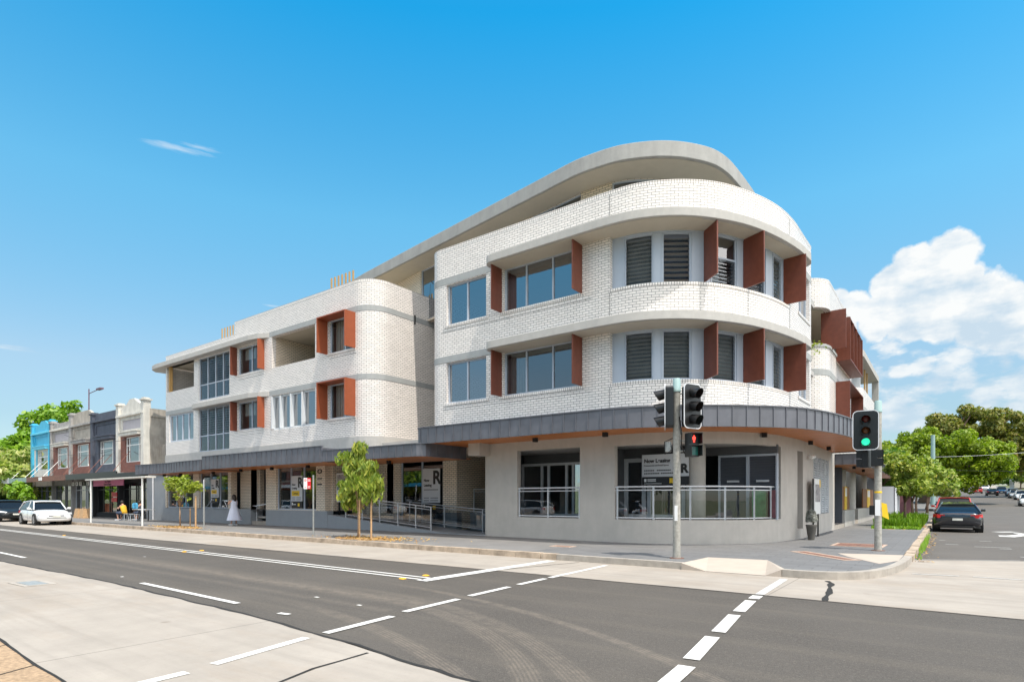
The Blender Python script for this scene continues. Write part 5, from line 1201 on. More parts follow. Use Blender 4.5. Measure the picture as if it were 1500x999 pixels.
def small_leasing(x0, x1, y, z0, z1, label, amber):
    c, w, h, zb = leasing(0, x0, x1, y, z0, z1, label, band=.22)
    text('Now', h * .085, (x0 + w * .08, y - .008, z1 - h * .27), X, U, M['ink'], 'headline', c, align='LEFT', bold=.004)
    text('Leasing', h * .085, (x0 + w * .08, y - .008, z1 - h * .38), X, U, M['ink'], 'headline', c, align='LEFT', bold=.004)
    text('R', h * .42, (x0 + w * .82, y - .008, z1 - h * .22), X, U, M['ink'], 'agent_logo', c, bold=.025)
    if amber:
        m = MB(); m.box(x0 + w * .05, x0 + w * .75, y - .010, y - .001, z1 - h * .62, z1 - h * .46); m.build('amber_strip', M['yellow'], c)
        text('Contact', h * .09, (x0 + w * .4, y - .014, z1 - h * .54), X, U, M['ink'], 'lettering', c)
    m = MB()
    for z in (z1 - h * .67, z1 - h * .73):
        for a, b in ((.08, .38), (.46, .9)): m.box(x0 + w * a, x0 + w * b, y - .006, y - .001, z - .014, z + .014)
    if not amber: m.box(x0 + w * .08, x0 + w * .9, y - .006, y - .001, z1 - h * .49, z1 - h * .475)
    m.build('contact_lines', M['ink'], c)
    m = MB(); m.box(x0 + w * .06, x0 + w * .14, y - .008, y - .001, z0 + h * .10, z0 + h * .18); m.box(x0 + w * .18, x0 + w * .42, y - .008, y - .001, z0 + h * .11, z0 + h * .13); m.build('agent_name', M['sign_white'], c)
small_leasing(-19.45, -18.35, 19.24, .95, 2.95, 'tall leasing poster in the shop window behind the ramp handrail', False)
small_leasing(-27.2, -26.25, 17.46, 1.08, 2.75, 'leasing poster with amber strip in the shop window left of number 110', True)
small_leasing(-35.6, -34.7, 17.46, 1.35, 2.75, 'leasing poster with amber strip in the shop window left of the woman', True)
small_leasing(-40.1, -39.1, 17.46, 1.35, 2.7, 'leasing poster in the shop window behind the yellow-green sapling', True)
# billboard by the ramp entrance, and the leasing board on black posts on the side street
b = thing('sale_board', 'white property board with building pictures standing on black posts beside the ramp', 'sign', (-23.4, 17.9, .75))
m = MB(); m.box(-24.05, -22.75, 17.9, 17.94, 1.42, 2.82); m.build('panel', M['sign_white'], b)
m = MB(); m.box(-23.98, -22.82, 17.885, 17.898, 2.2, 2.75); pic = m.build('picture', plain('picture_print', (.28, .26, .27), .5, var=.7, scale=7), b)
m = MB(); m.box(-23.98, -22.82, 17.885, 17.898, 2.0, 2.17); m.build('picture', plain('picture_print_blue', (.16, .22, .32), .5, var=.6, scale=9), b)
m = MB(); m.box(-22.98, -22.82, 17.878, 17.884, 2.6, 2.8); m.build('yellow_tab', M['yellow'], b)
m = MB()
for k in range(6): m.box(-23.9, -23.0 - .1 * (k % 2), 17.894, 17.899, 1.90 - k * .07, 1.915 - k * .07)
m.build('small_print', M['sign_grey'], b)
for x in (-23.95, -22.9): m = MB(); m.box(x, x + .07, 17.945, 18.0, .72, 2.7); m.build('post', M['black'], b)
b = thing('property_board', 'narrow white property board on two black posts against the louvred vent', 'sign', (-3.85, 24.1, .148))
m = MB(); m.box(-3.86, -3.83, 23.7, 24.9, 1.0, 2.3); m.build('panel', M['sign_white'], b)
m = MB(); m.box(-3.828, -3.822, 23.8, 24.8, 1.45, 2.1); m.build('picture', bpy.data.materials['picture_print'], b)
m = MB(); m.box(-3.828, -3.82, 24.65, 24.85, 2.0, 2.28); m.build('yellow_tab', M['yellow'], b)
for y in (23.75, 24.75): m = MB(); m.box(-3.92, -3.87, y, y + .06, .148, 2.3); m.build('post', M['black'], b)
# tall tapered pot with a grey plant
b = thing('planter', 'tall tapered dark planter with a grey cushion plant by the narrow recess', 'planter', (-3.72, 22.35, .148))
m = MB(); m.lathe([(.10, 0), (.105, .03), (.17, .46), (.185, .50), (.18, .52), (.15, .5)], (-3.72, 22.35, .148), 18); m.build('pot', M['pot_dark'], b, smooth=40)
m = MB(); rg = random.Random(12)
for k in range(900):
    a, e = rg.uniform(0, 6.28), math.asin(rg.uniform(-.3, 1)); r = .165 * (1 + .14 * math.sin(5 * a) * math.cos(4 * e)); c = Vector((-3.72 + r * math.cos(a) * math.cos(e) , 22.35 + r * math.sin(a) * math.cos(e), 0.86 + r * 1.9 * math.sin(e)))
    u = Vector((rg.uniform(-1, 1), rg.uniform(-1, 1), rg.uniform(-1, 1))).normalized() * .035; v = u.orthogonal().normalized() * .022; m.face([c - u, c - v, c + u, c + v])
m.build('foliage', M['leaf_grey'], b)
# posters and goods seen through the corner glass
m = MB(); m.box(-5.15, -4.72, 20.30, 20.32, .95, 1.85); tag(m.build('poster', M['green_poster']), 'green leafy poster leaning on the roller shutters behind the balustrade', 'poster')
m = MB(); m.box(-4.66, -4.42, 20.28, 20.30, .95, 1.85); m.box(-4.66, -4.42, 20.3, 20.34, .95, 1.0); tag(m.build('poster', M['plum']), 'dark plum poster leaning on the shutters right of the green one', 'poster')

# ---------------------------------------------------------------- trees
def leafcloud(mb, clumps, n_, size, rg, flat=.5, droop=0, shell=.55):
    tot = sum(r ** 2 for _, r in clumps)
    for c, r in clumps:
        k = max(4, int(n_ * r * r / tot)); c = Vector(c)
        for _ in range(k):
            d = Vector((rg.gauss(0, 1), rg.gauss(0, 1), rg.gauss(0, 1))).normalized(); q = r * (shell + (1 - shell) * rg.random()) ** 1.0
            p = c + Vector((d.x * q, d.y * q, d.z * q * .8)); s_ = size * rg.uniform(.6, 1.35)
            nn = (d * .6 + Vector((rg.uniform(-1, 1), rg.uniform(-1, 1), rg.uniform(-.3, 1.2)))).normalized(); u = nn.orthogonal().normalized(); u = (u * math.cos(a := rg.uniform(0, 6.28)) + nn.cross(u) * math.sin(a)).normalized()
            if droop: u = (u * (1 - droop) + Vector((0, 0, -1)) * droop).normalized()
            v = nn.cross(u).normalized() * s_ * flat; u = u * s_
            mb.face([p - u, p - v, p + u, p + v])
def clumps_in(ell, n_, r, rg, surf=.6):
    out = []
    for (cx, cy, cz, rx, ry, rz, wgt) in ell:
        for _ in range(int(n_ * wgt)):
            d = Vector((rg.gauss(0, 1), rg.gauss(0, 1), rg.gauss(0, 1))).normalized(); q = surf + (1 - surf) * rg.random()
            out.append(((cx + d.x * rx * q, cy + d.y * ry * q, cz + d.z * rz * q), r * rg.uniform(.6, 1.3)))
    return out
def tree(name, label, base, ell, nclump, rclump, nleaf, lsize, mat, trunk_r, limbs=5, seed=1, group=None, droop=0, flat=.5, bark='bark', surf=.6, cat_='tree', fork=.45, trunk_pts=None):
    rg = random.Random(seed); t = thing(name, label, cat_, base, group); b = Vector(base)
    cl = clumps_in([(b.x + e[0], b.y + e[1], b.z + e[2]) + tuple(e[3:]) for e in ell], nclump, rclump, rg, surf)
    m = MB(); leafcloud(m, cl, nleaf, lsize, rg, flat, droop); m.build('crown', M[mat], t)
    m = MB(); top = Vector((b.x + ell[0][0], b.y + ell[0][1], b.z + ell[0][2])); fk = b + (top - b) * fork
    pts = trunk_pts or [tuple(b), tuple(b + (fk - b) * .5 + Vector((rg.uniform(-.2, .2) * trunk_r * 3, 0, 0))), tuple(fk)]
    m.tube(pts, [trunk_r * 1.15, trunk_r * .95, trunk_r * .8][:len(pts)] if len(pts) == 3 else trunk_r, 8)
    for k in range(limbs):
        c, r = rg.choice(cl); c = Vector(c); st = Vector(pts[-1]); mid = st + (c - st) * .5 + Vector((0, 0, .1 * (c - st).length))
        m.tube([tuple(st), tuple(mid), tuple(c)], [trunk_r * .6, trunk_r * .35, trunk_r * .12], 6)
    m.build('trunk', M[bark], t, smooth=True); return t
G1 = 'young street trees in the footpath beds'
tree('street_tree', 'leafy young street tree with drooping green leaves in the bark bed by the ramp', (-17.0, 13.6, .16), [(.0, 0, 2.1, .80, .70, .70, .6), (-.35, .05, 2.75, .50, .5, .55, .35), (.62, 0, 1.80, .50, .5, .65, .45), (-.40, 0, 1.55, .55, .5, .55, .4), (.05, 0, 3.25, .16, .16, .26, .10), (.50, .05, 2.5, .35, .35, .38, .22)], 62, .22, 3600, .125, 'leaf_street', .04, 10, 3, G1, .6, .30, 'bark_pale', .2)
st = MB()
tree('sapling', 'sparse yellow-green sapling in the bark bed in front of the left shop windows', (-31.2, 13.75, .16), [(-.1, 0, 2.25, .75, .6, .42, .6), (.75, .1, 2.0, .55, .5, .35, .5), (-.8, 0, 2.15, .4, .4, .3, .3), (.3, 0, 1.5, .9, .3, .3, .12)], 34, .20, 1500, .10, 'leaf_lime', .035, 8, 5, G1, .2, .4, 'bark_pale', .2)
for x, y, z, r, lab in ((-16.75, 13.45, 1.38, .028, 'grey timber stake in the bark bed nearest the kerb by the leafy tree'), (-16.3, 13.6, 1.48, .034, 'pale timber stake on the right of the leafy tree'), (-30.1, 14.0, 1.55, .04, 'tall pale timber stake right of the yellow-green sapling'), (-30.9, 14.1, .95, .03, 'short pale timber stake beside the yellow-green sapling')):
    m = MB(); m.lathe([(r, 0), (r, z - .02), (r * .6, z)], (x, y, .15), 6); tag(m.build('tree_stake', M['stake_wood'], loc=(x, y, .15)), lab, 'stake', 'timber stakes beside the young trees')
# side street planting
tree('street_tree', 'glossy green street tree with two pale trunks in the grass bed of the side street', (-1.75, 36.2, .15), [(.15, .4, 2.75, 1.0, 1.1, .95, .6), (-.2, .2, 3.3, .65, .8, .6, .3), (.3, 0, 2.0, .95, 1.0, .5, .3)], 70, .34, 7600, .11, 'leaf_street', .07, 12, 7, G1, .3, .4, 'bark', .3)
tree('street_tree', 'second street tree behind the glossy one in the side street bed', (-1.7, 44.5, .15), [(0, .5, 2.7, 1.0, 1.1, .9, .6), (.3, 0, 2.2, .9, 1.0, .6, .3)], 50, .36, 4500, .12, 'leaf_street', .08, 8, 8, G1, .3, .4, 'bark', .3)
for i, (x, y) in enumerate(((-1.9, 58), (-1.3, 64))):
    tree('street_tree', ('slim street tree further up the side street, first beyond the grass bed', 'flowering street tree with creamy blossom further up the side street')[i], (x, y, zr(y) + .15), [(0, 0, 3.4, 1.9, 2.0, 1.3, .6), (.4, 0, 2.5, 1.8, 2.2, .8, .4)], 50, .5, 4200, .20, ('leaf_street', 'leaf_flower')[i], .09, 8, 18 + i, G1, .1, .5, 'bark', .3)
tree('flowering_tree', 'creamy flowering tree over the footpath in front of the big green fig', (-1.6, 74, zr(74) + .15), [(.6, 0, 3.4, 2.2, 2.4, 1.8, .6), (1.0, -3, 2.6, 1.8, 2, 1.2, .4)], 60, .6, 5200, .24, 'leaf_flower', .12, 8, 28, None, .1, .5, 'bark', .3)
tree('fig_tree', 'huge dome-shaped bright green fig tree spreading over the side street', (-2.6, 98, zr(98) + .1), [(2.4, 0, 6.4, 7.4, 7.5, 3.4, .62), (-2.8, 0, 5.8, 4.6, 6, 2.8, .30), (7.2, 0, 5.2, 3.0, 4.5, 2.4, .18), (4.5, 0, 3.8, 3.6, 5, 1.8, .22), (1.0, 0, 8.2, 4.6, 5, 1.9, .2)], 230, .95, 52000, .21, 'leaf_fig', .5, 14, 31, None, 0, .6, 'bark', .5, fork=.35)
tree('gum_tree', 'tall olive-brown tree rising behind the green fig with gaps of sky', (-3.2, 138, zr(138)), [(7.5, 0, 13.6, 7.5, 7, 3.0, .40), (14, 0, 10.6, 4.6, 5, 2.6, .22), (2.5, 0, 11.8, 4.6, 5, 2.6, .22), (11, 0, 7.2, 6.5, 5, 3.0, .28), (16.2, 0, 7.6, 2.2, 3, 1.4, .09)], 120, 1.4, 34000, .32, 'leaf_gum', .5, 16, 33, None, 0, .55, 'bark', .45, fork=.4)
for i, (x, y, r, h, mt, lab) in enumerate(((12.8, 78, 2.3, 3.0, 'leaf_flower', 'yellow-flowering street tree on the right kerb behind the nearest white car'), (13.2, 96, 2.6, 3.4, 'leaf_bright', 'bright green street tree on the right side, second from the front'), (13.0, 118, 3.0, 3.6, 'leaf_flower', 'pale flowering street tree on the right side, half way up the hill'), (13.2, 150, 3.4, 4.0, 'leaf_street', 'green street tree on the right side near the hill top'), (-5.5, 66, 3.0, 4.4, 'leaf_dark', 'dark green tree behind the white side fence'), (-7.5, 82, 4.0, 5.0, 'leaf_street', 'broad green garden tree beyond the side fence'), (-6.0, 120, 4.5, 5.5, 'leaf_dark', 'dark garden tree left of the side street beyond the fig'), (14.5, 185, 5, 5.5, 'leaf_dark', 'dark tree closing the right side of the hill'), (-4, 190, 5, 6, 'leaf_dark', 'dark tree closing the left side of the hill'))):
    tree('garden_tree', lab, (x, y, zr(y)), [(0, 0, h, r, r, r * .62, .6), (r * .3, 0, h * .8, r * .8, r, r * .5, .4)], 46, r * .28, 3600, .13 + r * .03, mt, .14, 5, 40 + i, 'trees lining the side street', 0, .55, 'bark', .4)
for i, (x, y, r) in enumerate(((2, 330, 14), (22, 300, 12), (-22, 320, 15), (45, 340, 16))):
    tree('garden_tree', ('far dark tree at the top of the side street hill', 'far dark tree right of the hill top', 'far dark tree left of the hill top', 'outermost far dark tree on the right skyline')[i], (x, y, 7), [(0, 0, 6, r, r, 5.5, 1)], 40, r * .25, 2600, .7, 'leaf_dark', .3, 3, 60 + i, 'trees lining the side street', 0, .6)
# grass bed
m = MB(); rg = random.Random(77)
for k in range(9000):
    y = rg.uniform(32.6, 46.5); x = rg.uniform(-2.85, -.95); hh = (.12 if y < 34.0 else .42) * rg.uniform(.5, 1.15) * (1 if y < 34 or rg.random() < .9 else 1.3)
    if y < 34.0 and rg.random() < .45: continue
    a = rg.uniform(0, 3.14); w = .035 + .03 * rg.random(); dx, dy = math.cos(a) * w, math.sin(a) * w; lx, ly = rg.uniform(-.12, .12), rg.uniform(-.12, .12)
    m.face([(x - dx, y - dy, .15), (x + dx, y + dy, .15), (x + lx + dx * .3, y + ly + dy * .3, .15 + hh), (x + lx - dx * .3, y + ly - dy * .3, .15 + hh)])
tag(m.build('grass', M['leaf_bright']), kind='stuff')
m = MB()
for k in range(300):
    y = rg.gauss(24.5, 2.5); x = -.66 + rg.uniform(-.06, .16); s_ = .05; a = rg.uniform(0, 3); m.face([(x, y, .01), (x + .03, y + .03, .01), (x + rg.uniform(-.05, .05), y + .02, .08 + rg.random() * .1)])
tag(m.build('weeds', M['leaf_bright']), kind='stuff')
# left side greenery
tree('frangipani', 'broad flowering bush with cream blossoms left of the blue shop', (-74, 17.5, .1), [(0, 0, 4.2, 5.2, 3.6, 2.4, .6), (-7, 1, 4.0, 4.5, 4, 2.6, .4), (3, 1, 2.8, 3, 3, 1.8, .3)], 80, .9, 9000, .28, 'leaf_flower', .3, 6, 71, None, 0, .5)
tree('garden_tree', 'tall green tree rising behind the blue shop parapet', (-112, 31, 0), [(0, 0, 12.6, 5.0, 5, 3.6, .6), (5.5, 0, 13.4, 4.5, 4, 3.0, .4), (-5, 0, 9.5, 4.5, 4, 3.6, .35)], 90, 1.25, 12000, .36, 'leaf_bright', .35, 8, 72, None, 0, .55, fork=.55)
tree('garden_tree', 'green tree left of the tall one, just clear of the blue shop', (-99, 24, 0), [(0, 0, 7.4, 3.6, 4, 2.8, .6), (-2, 0, 4.6, 4, 4, 2.4, .3)], 80, 1.3, 10000, .38, 'leaf_bright', .35, 8, 73, None, 0, .55, fork=.55)
tree('garden_tree', 'low dark tree far left behind the flowering bush', (-140, 36, 0), [(0, 0, 8.6, 9, 5, 3.0, 1)], 50, 1.3, 5000, .4, 'leaf_dark', .3, 5, 74)
tree('garden_tree', 'dark shady tree at the left edge behind the parked black sedan', (-82, 20, 0), [(0, 0, 2.6, 7, 4, 2.2, 1)], 50, 1.0, 6000, .3, 'leaf_dark', .3, 5, 75)

# ---------------------------------------------------------------- vehicles
def car(label, paint, L=4.35, Wd=1.78, H=1.46, kind='hatch', group=None, dark_plate=False, cat_='car'):
    """front looks towards +x, wheels on z = 0"""
    t = thing('parked_car', label, cat_, (0, 0, 0), group); w = Wd / 2; P = M[paint]
    fr, rr = L / 2, -L / 2
    hood = .93 if kind != 'suv' else 1.05; belt = .92 if kind != 'suv' else 1.05
    xs = [(rr, .78, .42, belt - .10), (rr + .06, .90, .28, belt + .02), (rr + .35, .98, .22, belt + .06), (rr + 1.0, 1.0, .20, belt + .04), (0, 1.0, .20, belt + .02), (fr - 1.45, 1.0, .20, belt), (fr - 1.05, .99, .20, hood), (fr - .45, .96, .20, hood - .12), (fr - .14, .88, .22, hood - .24), (fr - .03, .76, .28, hood - .33), (fr, .66, .34, hood - .42)]
    def ring(x, k, zb, zt):
        W_ = w * k; sh = zt - .06 if zt > .7 else zt - .05
        half = [(W_ * .80, zb), (W_ * .95, zb + .04), (W_ * 1.0, zb + .18), (W_ * 1.0, (zb + sh) / 2 + .04), (W_ * .97, sh - .10), (W_ * .90, sh), (W_ * .70, zt), (W_ * .3, zt + .012)]
        return [(x, y, z) for y, z in half] + [(x, -y, z) for y, z in half[::-1]]
    m = MB(); m.loft([ring(*q) for q in xs]); body = m.build('body', P, t, smooth=True, subsurf=1)
    # cabin: glass loft with painted roof and pillars
    if kind == 'sedan': st = [(rr + .75, .0), (rr + 1.35, .92), (-.15, 1), (.35, .97), (fr - 1.25, .0)]
    elif kind == 'suv': st = [(rr + .10, .0), (rr + .35, .94), (-.3, 1), (.5, .97), (fr - 1.20, .0)]
    else: st = [(rr + .12, .0), (rr + .62, .86), (-.25, 1), (.35, .97), (fr - 1.22, .0)]
    tb = .30 if kind == 'coupe' else .20
    if kind == 'coupe': st = [(rr + .16, .0), (rr + .80, .80), (-.25, 1), (.35, .97), (fr - 1.22, .0)]
    rings = []
    for x, k in st:
        zt = belt + (H - belt) * k; wb = w * .90; wt = w * (.90 - tb * k)
        rings.append([(x, wb, belt - .02), (x, (wb + wt) / 2 + .02, (belt + zt) / 2), (x, wt, zt - .012), (x, wt * .5, zt), (x, -wt * .5, zt), (x, -wt, zt - .012), (x, -(wb + wt) / 2 - .02, (belt + zt) / 2), (x, -wb, belt - .02)])
    m = MB(); m.loft(rings); m.build('cabin_glass', M['car_glass'], t, smooth=35)
    m = MB(); rf = []
    for x, k in ((st[1][0] - .06, .955 * st[1][1] / .94 if kind != 'hatch' else .80), (st[1][0] + .12, st[1][1] + .02), (-.25, 1), (.35, .98), (.52, .90)):
        k = min(k, 1); zt = belt + (H - belt) * k + .018; wt = w * (.90 - tb * k) + .012
        rf.append([(x, wt + .02, zt - .06), (x, wt, zt - .015), (x, wt * .5, zt + .006), (x, -wt * .5, zt + .006), (x, -wt, zt - .015), (x, -wt - .02, zt - .06), (x, -wt * .5, zt - .03), (x, wt * .5, zt - .03)])
    m.loft(rf); m.build('roof', P, t, smooth=40)
    m = MB()
    for sg in (-1, 1):
        def pt(i, f_=1.0):
            x, k = st[i]; return (x, sg * (w * (.90 - tb * k) + .012), belt + (H - belt) * k)
        m.tube([(st[4][0], sg * w * .895, belt), pt(3)], .032, 6); m.tube([(st[0][0] + .02, sg * w * .89, belt), pt(1)], .05 if kind == 'hatch' else .04, 6); m.tube([pt(1), pt(2), pt(3)], .028, 6)
        xm = -.18; m.tube([(xm, sg * (w * .905), belt), (xm - .05, sg * (w * (.915 - tb)), H - .03)], .028, 6)
    m.build('pillar', P, t)
    # wheels
    R = .325 if kind != 'suv' else .36
    for x in (rr + .80, fr - .86):
        for sg in (-1, 1):
            m = MB(); N = 20; y0 = sg * (w + .004)
            m.v = [(x + (R + .06) * math.cos(2 * math.pi * k / N), y0, R + (R + .06) * math.sin(2 * math.pi * k / N)) for k in range(N)] + [(x + (R + .06) * math.cos(2 * math.pi * k / N), sg * w * .7, R + (R + .06) * math.sin(2 * math.pi * k / N)) for k in range(N)]
            m.f = [tuple(range(N))] + [(k, (k + 1) % N, N + (k + 1) % N, N + k) for k in range(N)]; arch = m.build('wheel_arch', M['matte_black'], t)
            m = MB(); ya, yb = sg * (w - .19), sg * (w + .012)
            m.tube([(x, ya, R), (x, (ya + yb) / 2, R), (x, yb - sg * .03, R), (x, yb, R)], [R * .96, R, R, R * .93], 20); wh = m.build('wheel', M['tyre'], t, smooth=40)
            m = MB()
            for k in range(7):
                a = 2 * math.pi * k / 7; d = Vector((math.cos(a), 0, math.sin(a))); p = Vector((-math.sin(a), 0, math.cos(a)))
                m.obox(Vector((x, yb + sg * .004, R)) + d * R * .36, d * R * .30, Vector((0, .008, 0)), p * .028)
            m.tube([(x, yb - sg * .01, R), (x, yb + sg * .014, R)], R * .16, 10)
            for k in range(20):
                a0, a1 = 2 * math.pi * k / 20, 2 * math.pi * (k + 1) / 20; g = lambda a, r: (x + r * math.cos(a), yb + sg * .006, R + r * math.sin(a)); m.face([g(a0, R * .70), g(a1, R * .70), g(a1, R * .60), g(a0, R * .60)])
            m.build('rim', M['rim'], wh)
    zf = hood - .30
    for sg in (-1, 1):
        m = MB(); m.hexa([(fr - .30, sg * w * .955, zf + .02), (fr - .02, sg * w * .56, zf - .0), (fr - .10, sg * w * .50, zf - .02), (fr - .34, sg * w * .80, zf), (fr - .34, sg * w * .93, zf + .13), (fr - .10, sg * w * .56, zf + .07), (fr - .16, sg * w * .5, zf + .06), (fr - .38, sg * w * .8, zf + .12)]); m.build('headlight', M['lamp_glass'], t, smooth=False)
        m = MB(); m.hexa([(rr + .02, sg * w * .50, belt - .24), (rr + .02, sg * w * .80, belt - .24), (rr + .24, sg * w * .985, belt - .20), (rr + .1, sg * w * .6, belt - .22), (rr + .01, sg * w * .50, belt - .10), (rr + .03, sg * w * .82, belt - .08), (rr + .26, sg * w * .965, belt - .06), (rr + .1, sg * w * .6, belt - .08)]); m.build('tail_light', M['tail_red'], t)
        m = MB(); m.tube([(st[4][0] - .22, sg * w * .92, belt + .0), (st[4][0] - .20, sg * (w + .06), belt + .06)], .03, 6); m.obox((st[4][0] - .20, sg * (w + .10), belt + .08), (.05, 0, 0), (0, .09, 0), (0, 0, .06)); m.build('mirror', P, t, bevel=.02)
        m = MB()
        for xd in (-.95, .02, 1.0): m.box(xd, xd + .012, sg * w * 1.001 - .003, sg * w * 1.001 + .003, .34, belt - .08)
        m.build('door_gap', M['matte_black'], t)
    m = MB(); m.hexa([(fr - .03, -w * .62, .36), (fr - .03, w * .62, .36), (fr - .2, w * .6, .36), (fr - .2, -w * .6, .36), (fr + .012, -w * .50, .46), (fr + .012, w * .50, .46), (fr - .2, w * .5, .46), (fr - .2, -w * .5, .46)]); m.box(fr - .04, fr + .008, -w * .42, w * .42, hood - .375, hood - .33); m.build('grille', M['matte_black'], t)
    m = MB(); m.box(fr + .008, fr + .03, -.19, .19, .47, .57); m.build('number_plate', M['plate'], t)
    m = MB(); m.box(rr - .016, rr + .05, -.19, .19, .56, .66); m.build('number_plate', M['plate'], t)
    m = MB(); m.hexa([(rr + .0, -w * .66, .24), (rr + .0, w * .66, .24), (rr + .3, w * .9, .2), (rr + .3, -w * .9, .2), (rr - .002, -w * .60, .34), (rr - .002, w * .60, .34), (rr + .3, w * .9, .3), (rr + .3, -w * .9, .3)]); m.build('bumper_trim', M['matte_black'], t)
    return t
def place(c, x, y, rot, z=0): c.location = (x, y, z); c.rotation_euler = (0, 0, R_(rot)); return c
def recolor(root, old, new):
    for o in [root] + list(root.children_recursive):
        if o.type == 'MESH' and any(m_ and m_.name == old for m_ in o.data.materials):
            o.data = o.data.copy()
            for i, m_ in enumerate(o.data.materials):
                if m_.name == old: o.data.materials[i] = M[new]
G2 = 'cars parked along both streets'
w1 = place(car('white hatchback parked at the kerb in front of the grey shops', 'car_white', 4.4, 1.78, 1.46, 'hatch', G2), -44.6, 11.75, -1)
b1 = place(car('black sedan cut by the left edge, parked behind the white hatchback', 'car_green', 4.6, 1.82, 1.48, 'sedan', G2), -53.6, 11.95, -1)
b2 = place(car('glossy black hatchback parked nearest on the left kerb of the side street', 'car_black', 4.4, 1.90, 1.40, 'coupe', G2), .45, 36.3, 90)
def dup(src, label, x, y, rot, paint=None, z=None):
    c = copy_tree(src); c['label'] = label; place(c, x, y, rot, zr(y) if z is None else z)
    if paint:
        old = src.children[0].data.materials[0].name if False else PAINT[src.name]
        recolor(c, old, paint)
    return c
PAINT = {w1.name: 'car_white', b1.name: 'car_green', b2.name: 'car_black'}
suv = place(car('red wagon parked directly in front of the glossy black hatchback', 'car_red', 4.5, 1.84, 1.66, 'suv', G2), .4, 43.5, 90, zr(43.5)); PAINT[suv.name] = 'car_red'
dup(suv, 'dark wagon third in the line on the left kerb of the side street', .5, 50.5, 90, 'car_blue')
dup(w1, 'white hatchback parked on the right kerb of the side street, nearest there', 7.9, 92, -92)
dup(w1, 'white hatchback second on the right kerb of the side street', 9.6, 121, -91)
dup(b1, 'silver sedan third on the right kerb of the side street', 9.6, 131, -91, 'car_silver')
dup(b2, 'dark hatchback driving away in the middle of the side street', 7.4, 150, 90)
dup(w1, 'red hatchback in the distance left of the dark ones', 5.9, 172, 90, 'car_red')
dup(suv, 'dark blue wagon in the distance on the right kerb', 9.4, 160, -91, 'car_blue')
dup(suv, 'white van-like wagon at the top of the hill', 8.6, 205, -91, 'car_white')
dup(b1, 'silver sedan in the distance right of the dark wagon', 10.2, 146, -91, 'car_silver')
dup(b2, 'black hatchback on the left near the hill top', 4.2, 235, 90)
# cars over the road, mirrored in the shop glass
dup(w1, 'white hatchback parked across the road behind the photographer, mirrored in shop glass', -28.0, -3.5, 180, z=0)
dup(b1, 'silver sedan parked across the road behind the photographer, mirrored in shop glass', -19.5, -3.6, 180, 'car_silver', z=0)
dup(w1, 'second white hatchback across the road behind the photographer, near the corner', -10.5, -3.7, 180, z=0)

for i, (src, x, lab, pc) in enumerate(((w1, -44, 'white hatchback across the road before the grey shop, mirrored in shop glass', None), (suv, -52, 'red wagon across the road, mirrored in the left shop windows', None), (w1, -61, 'white hatchback across the road, mirrored in the left shop windows', None), (b1, -70, 'silver sedan across the road, far left, mirrored in shop glass', 'car_silver'))): dup(src, lab, x, -3.6, 180, pc, z=0)

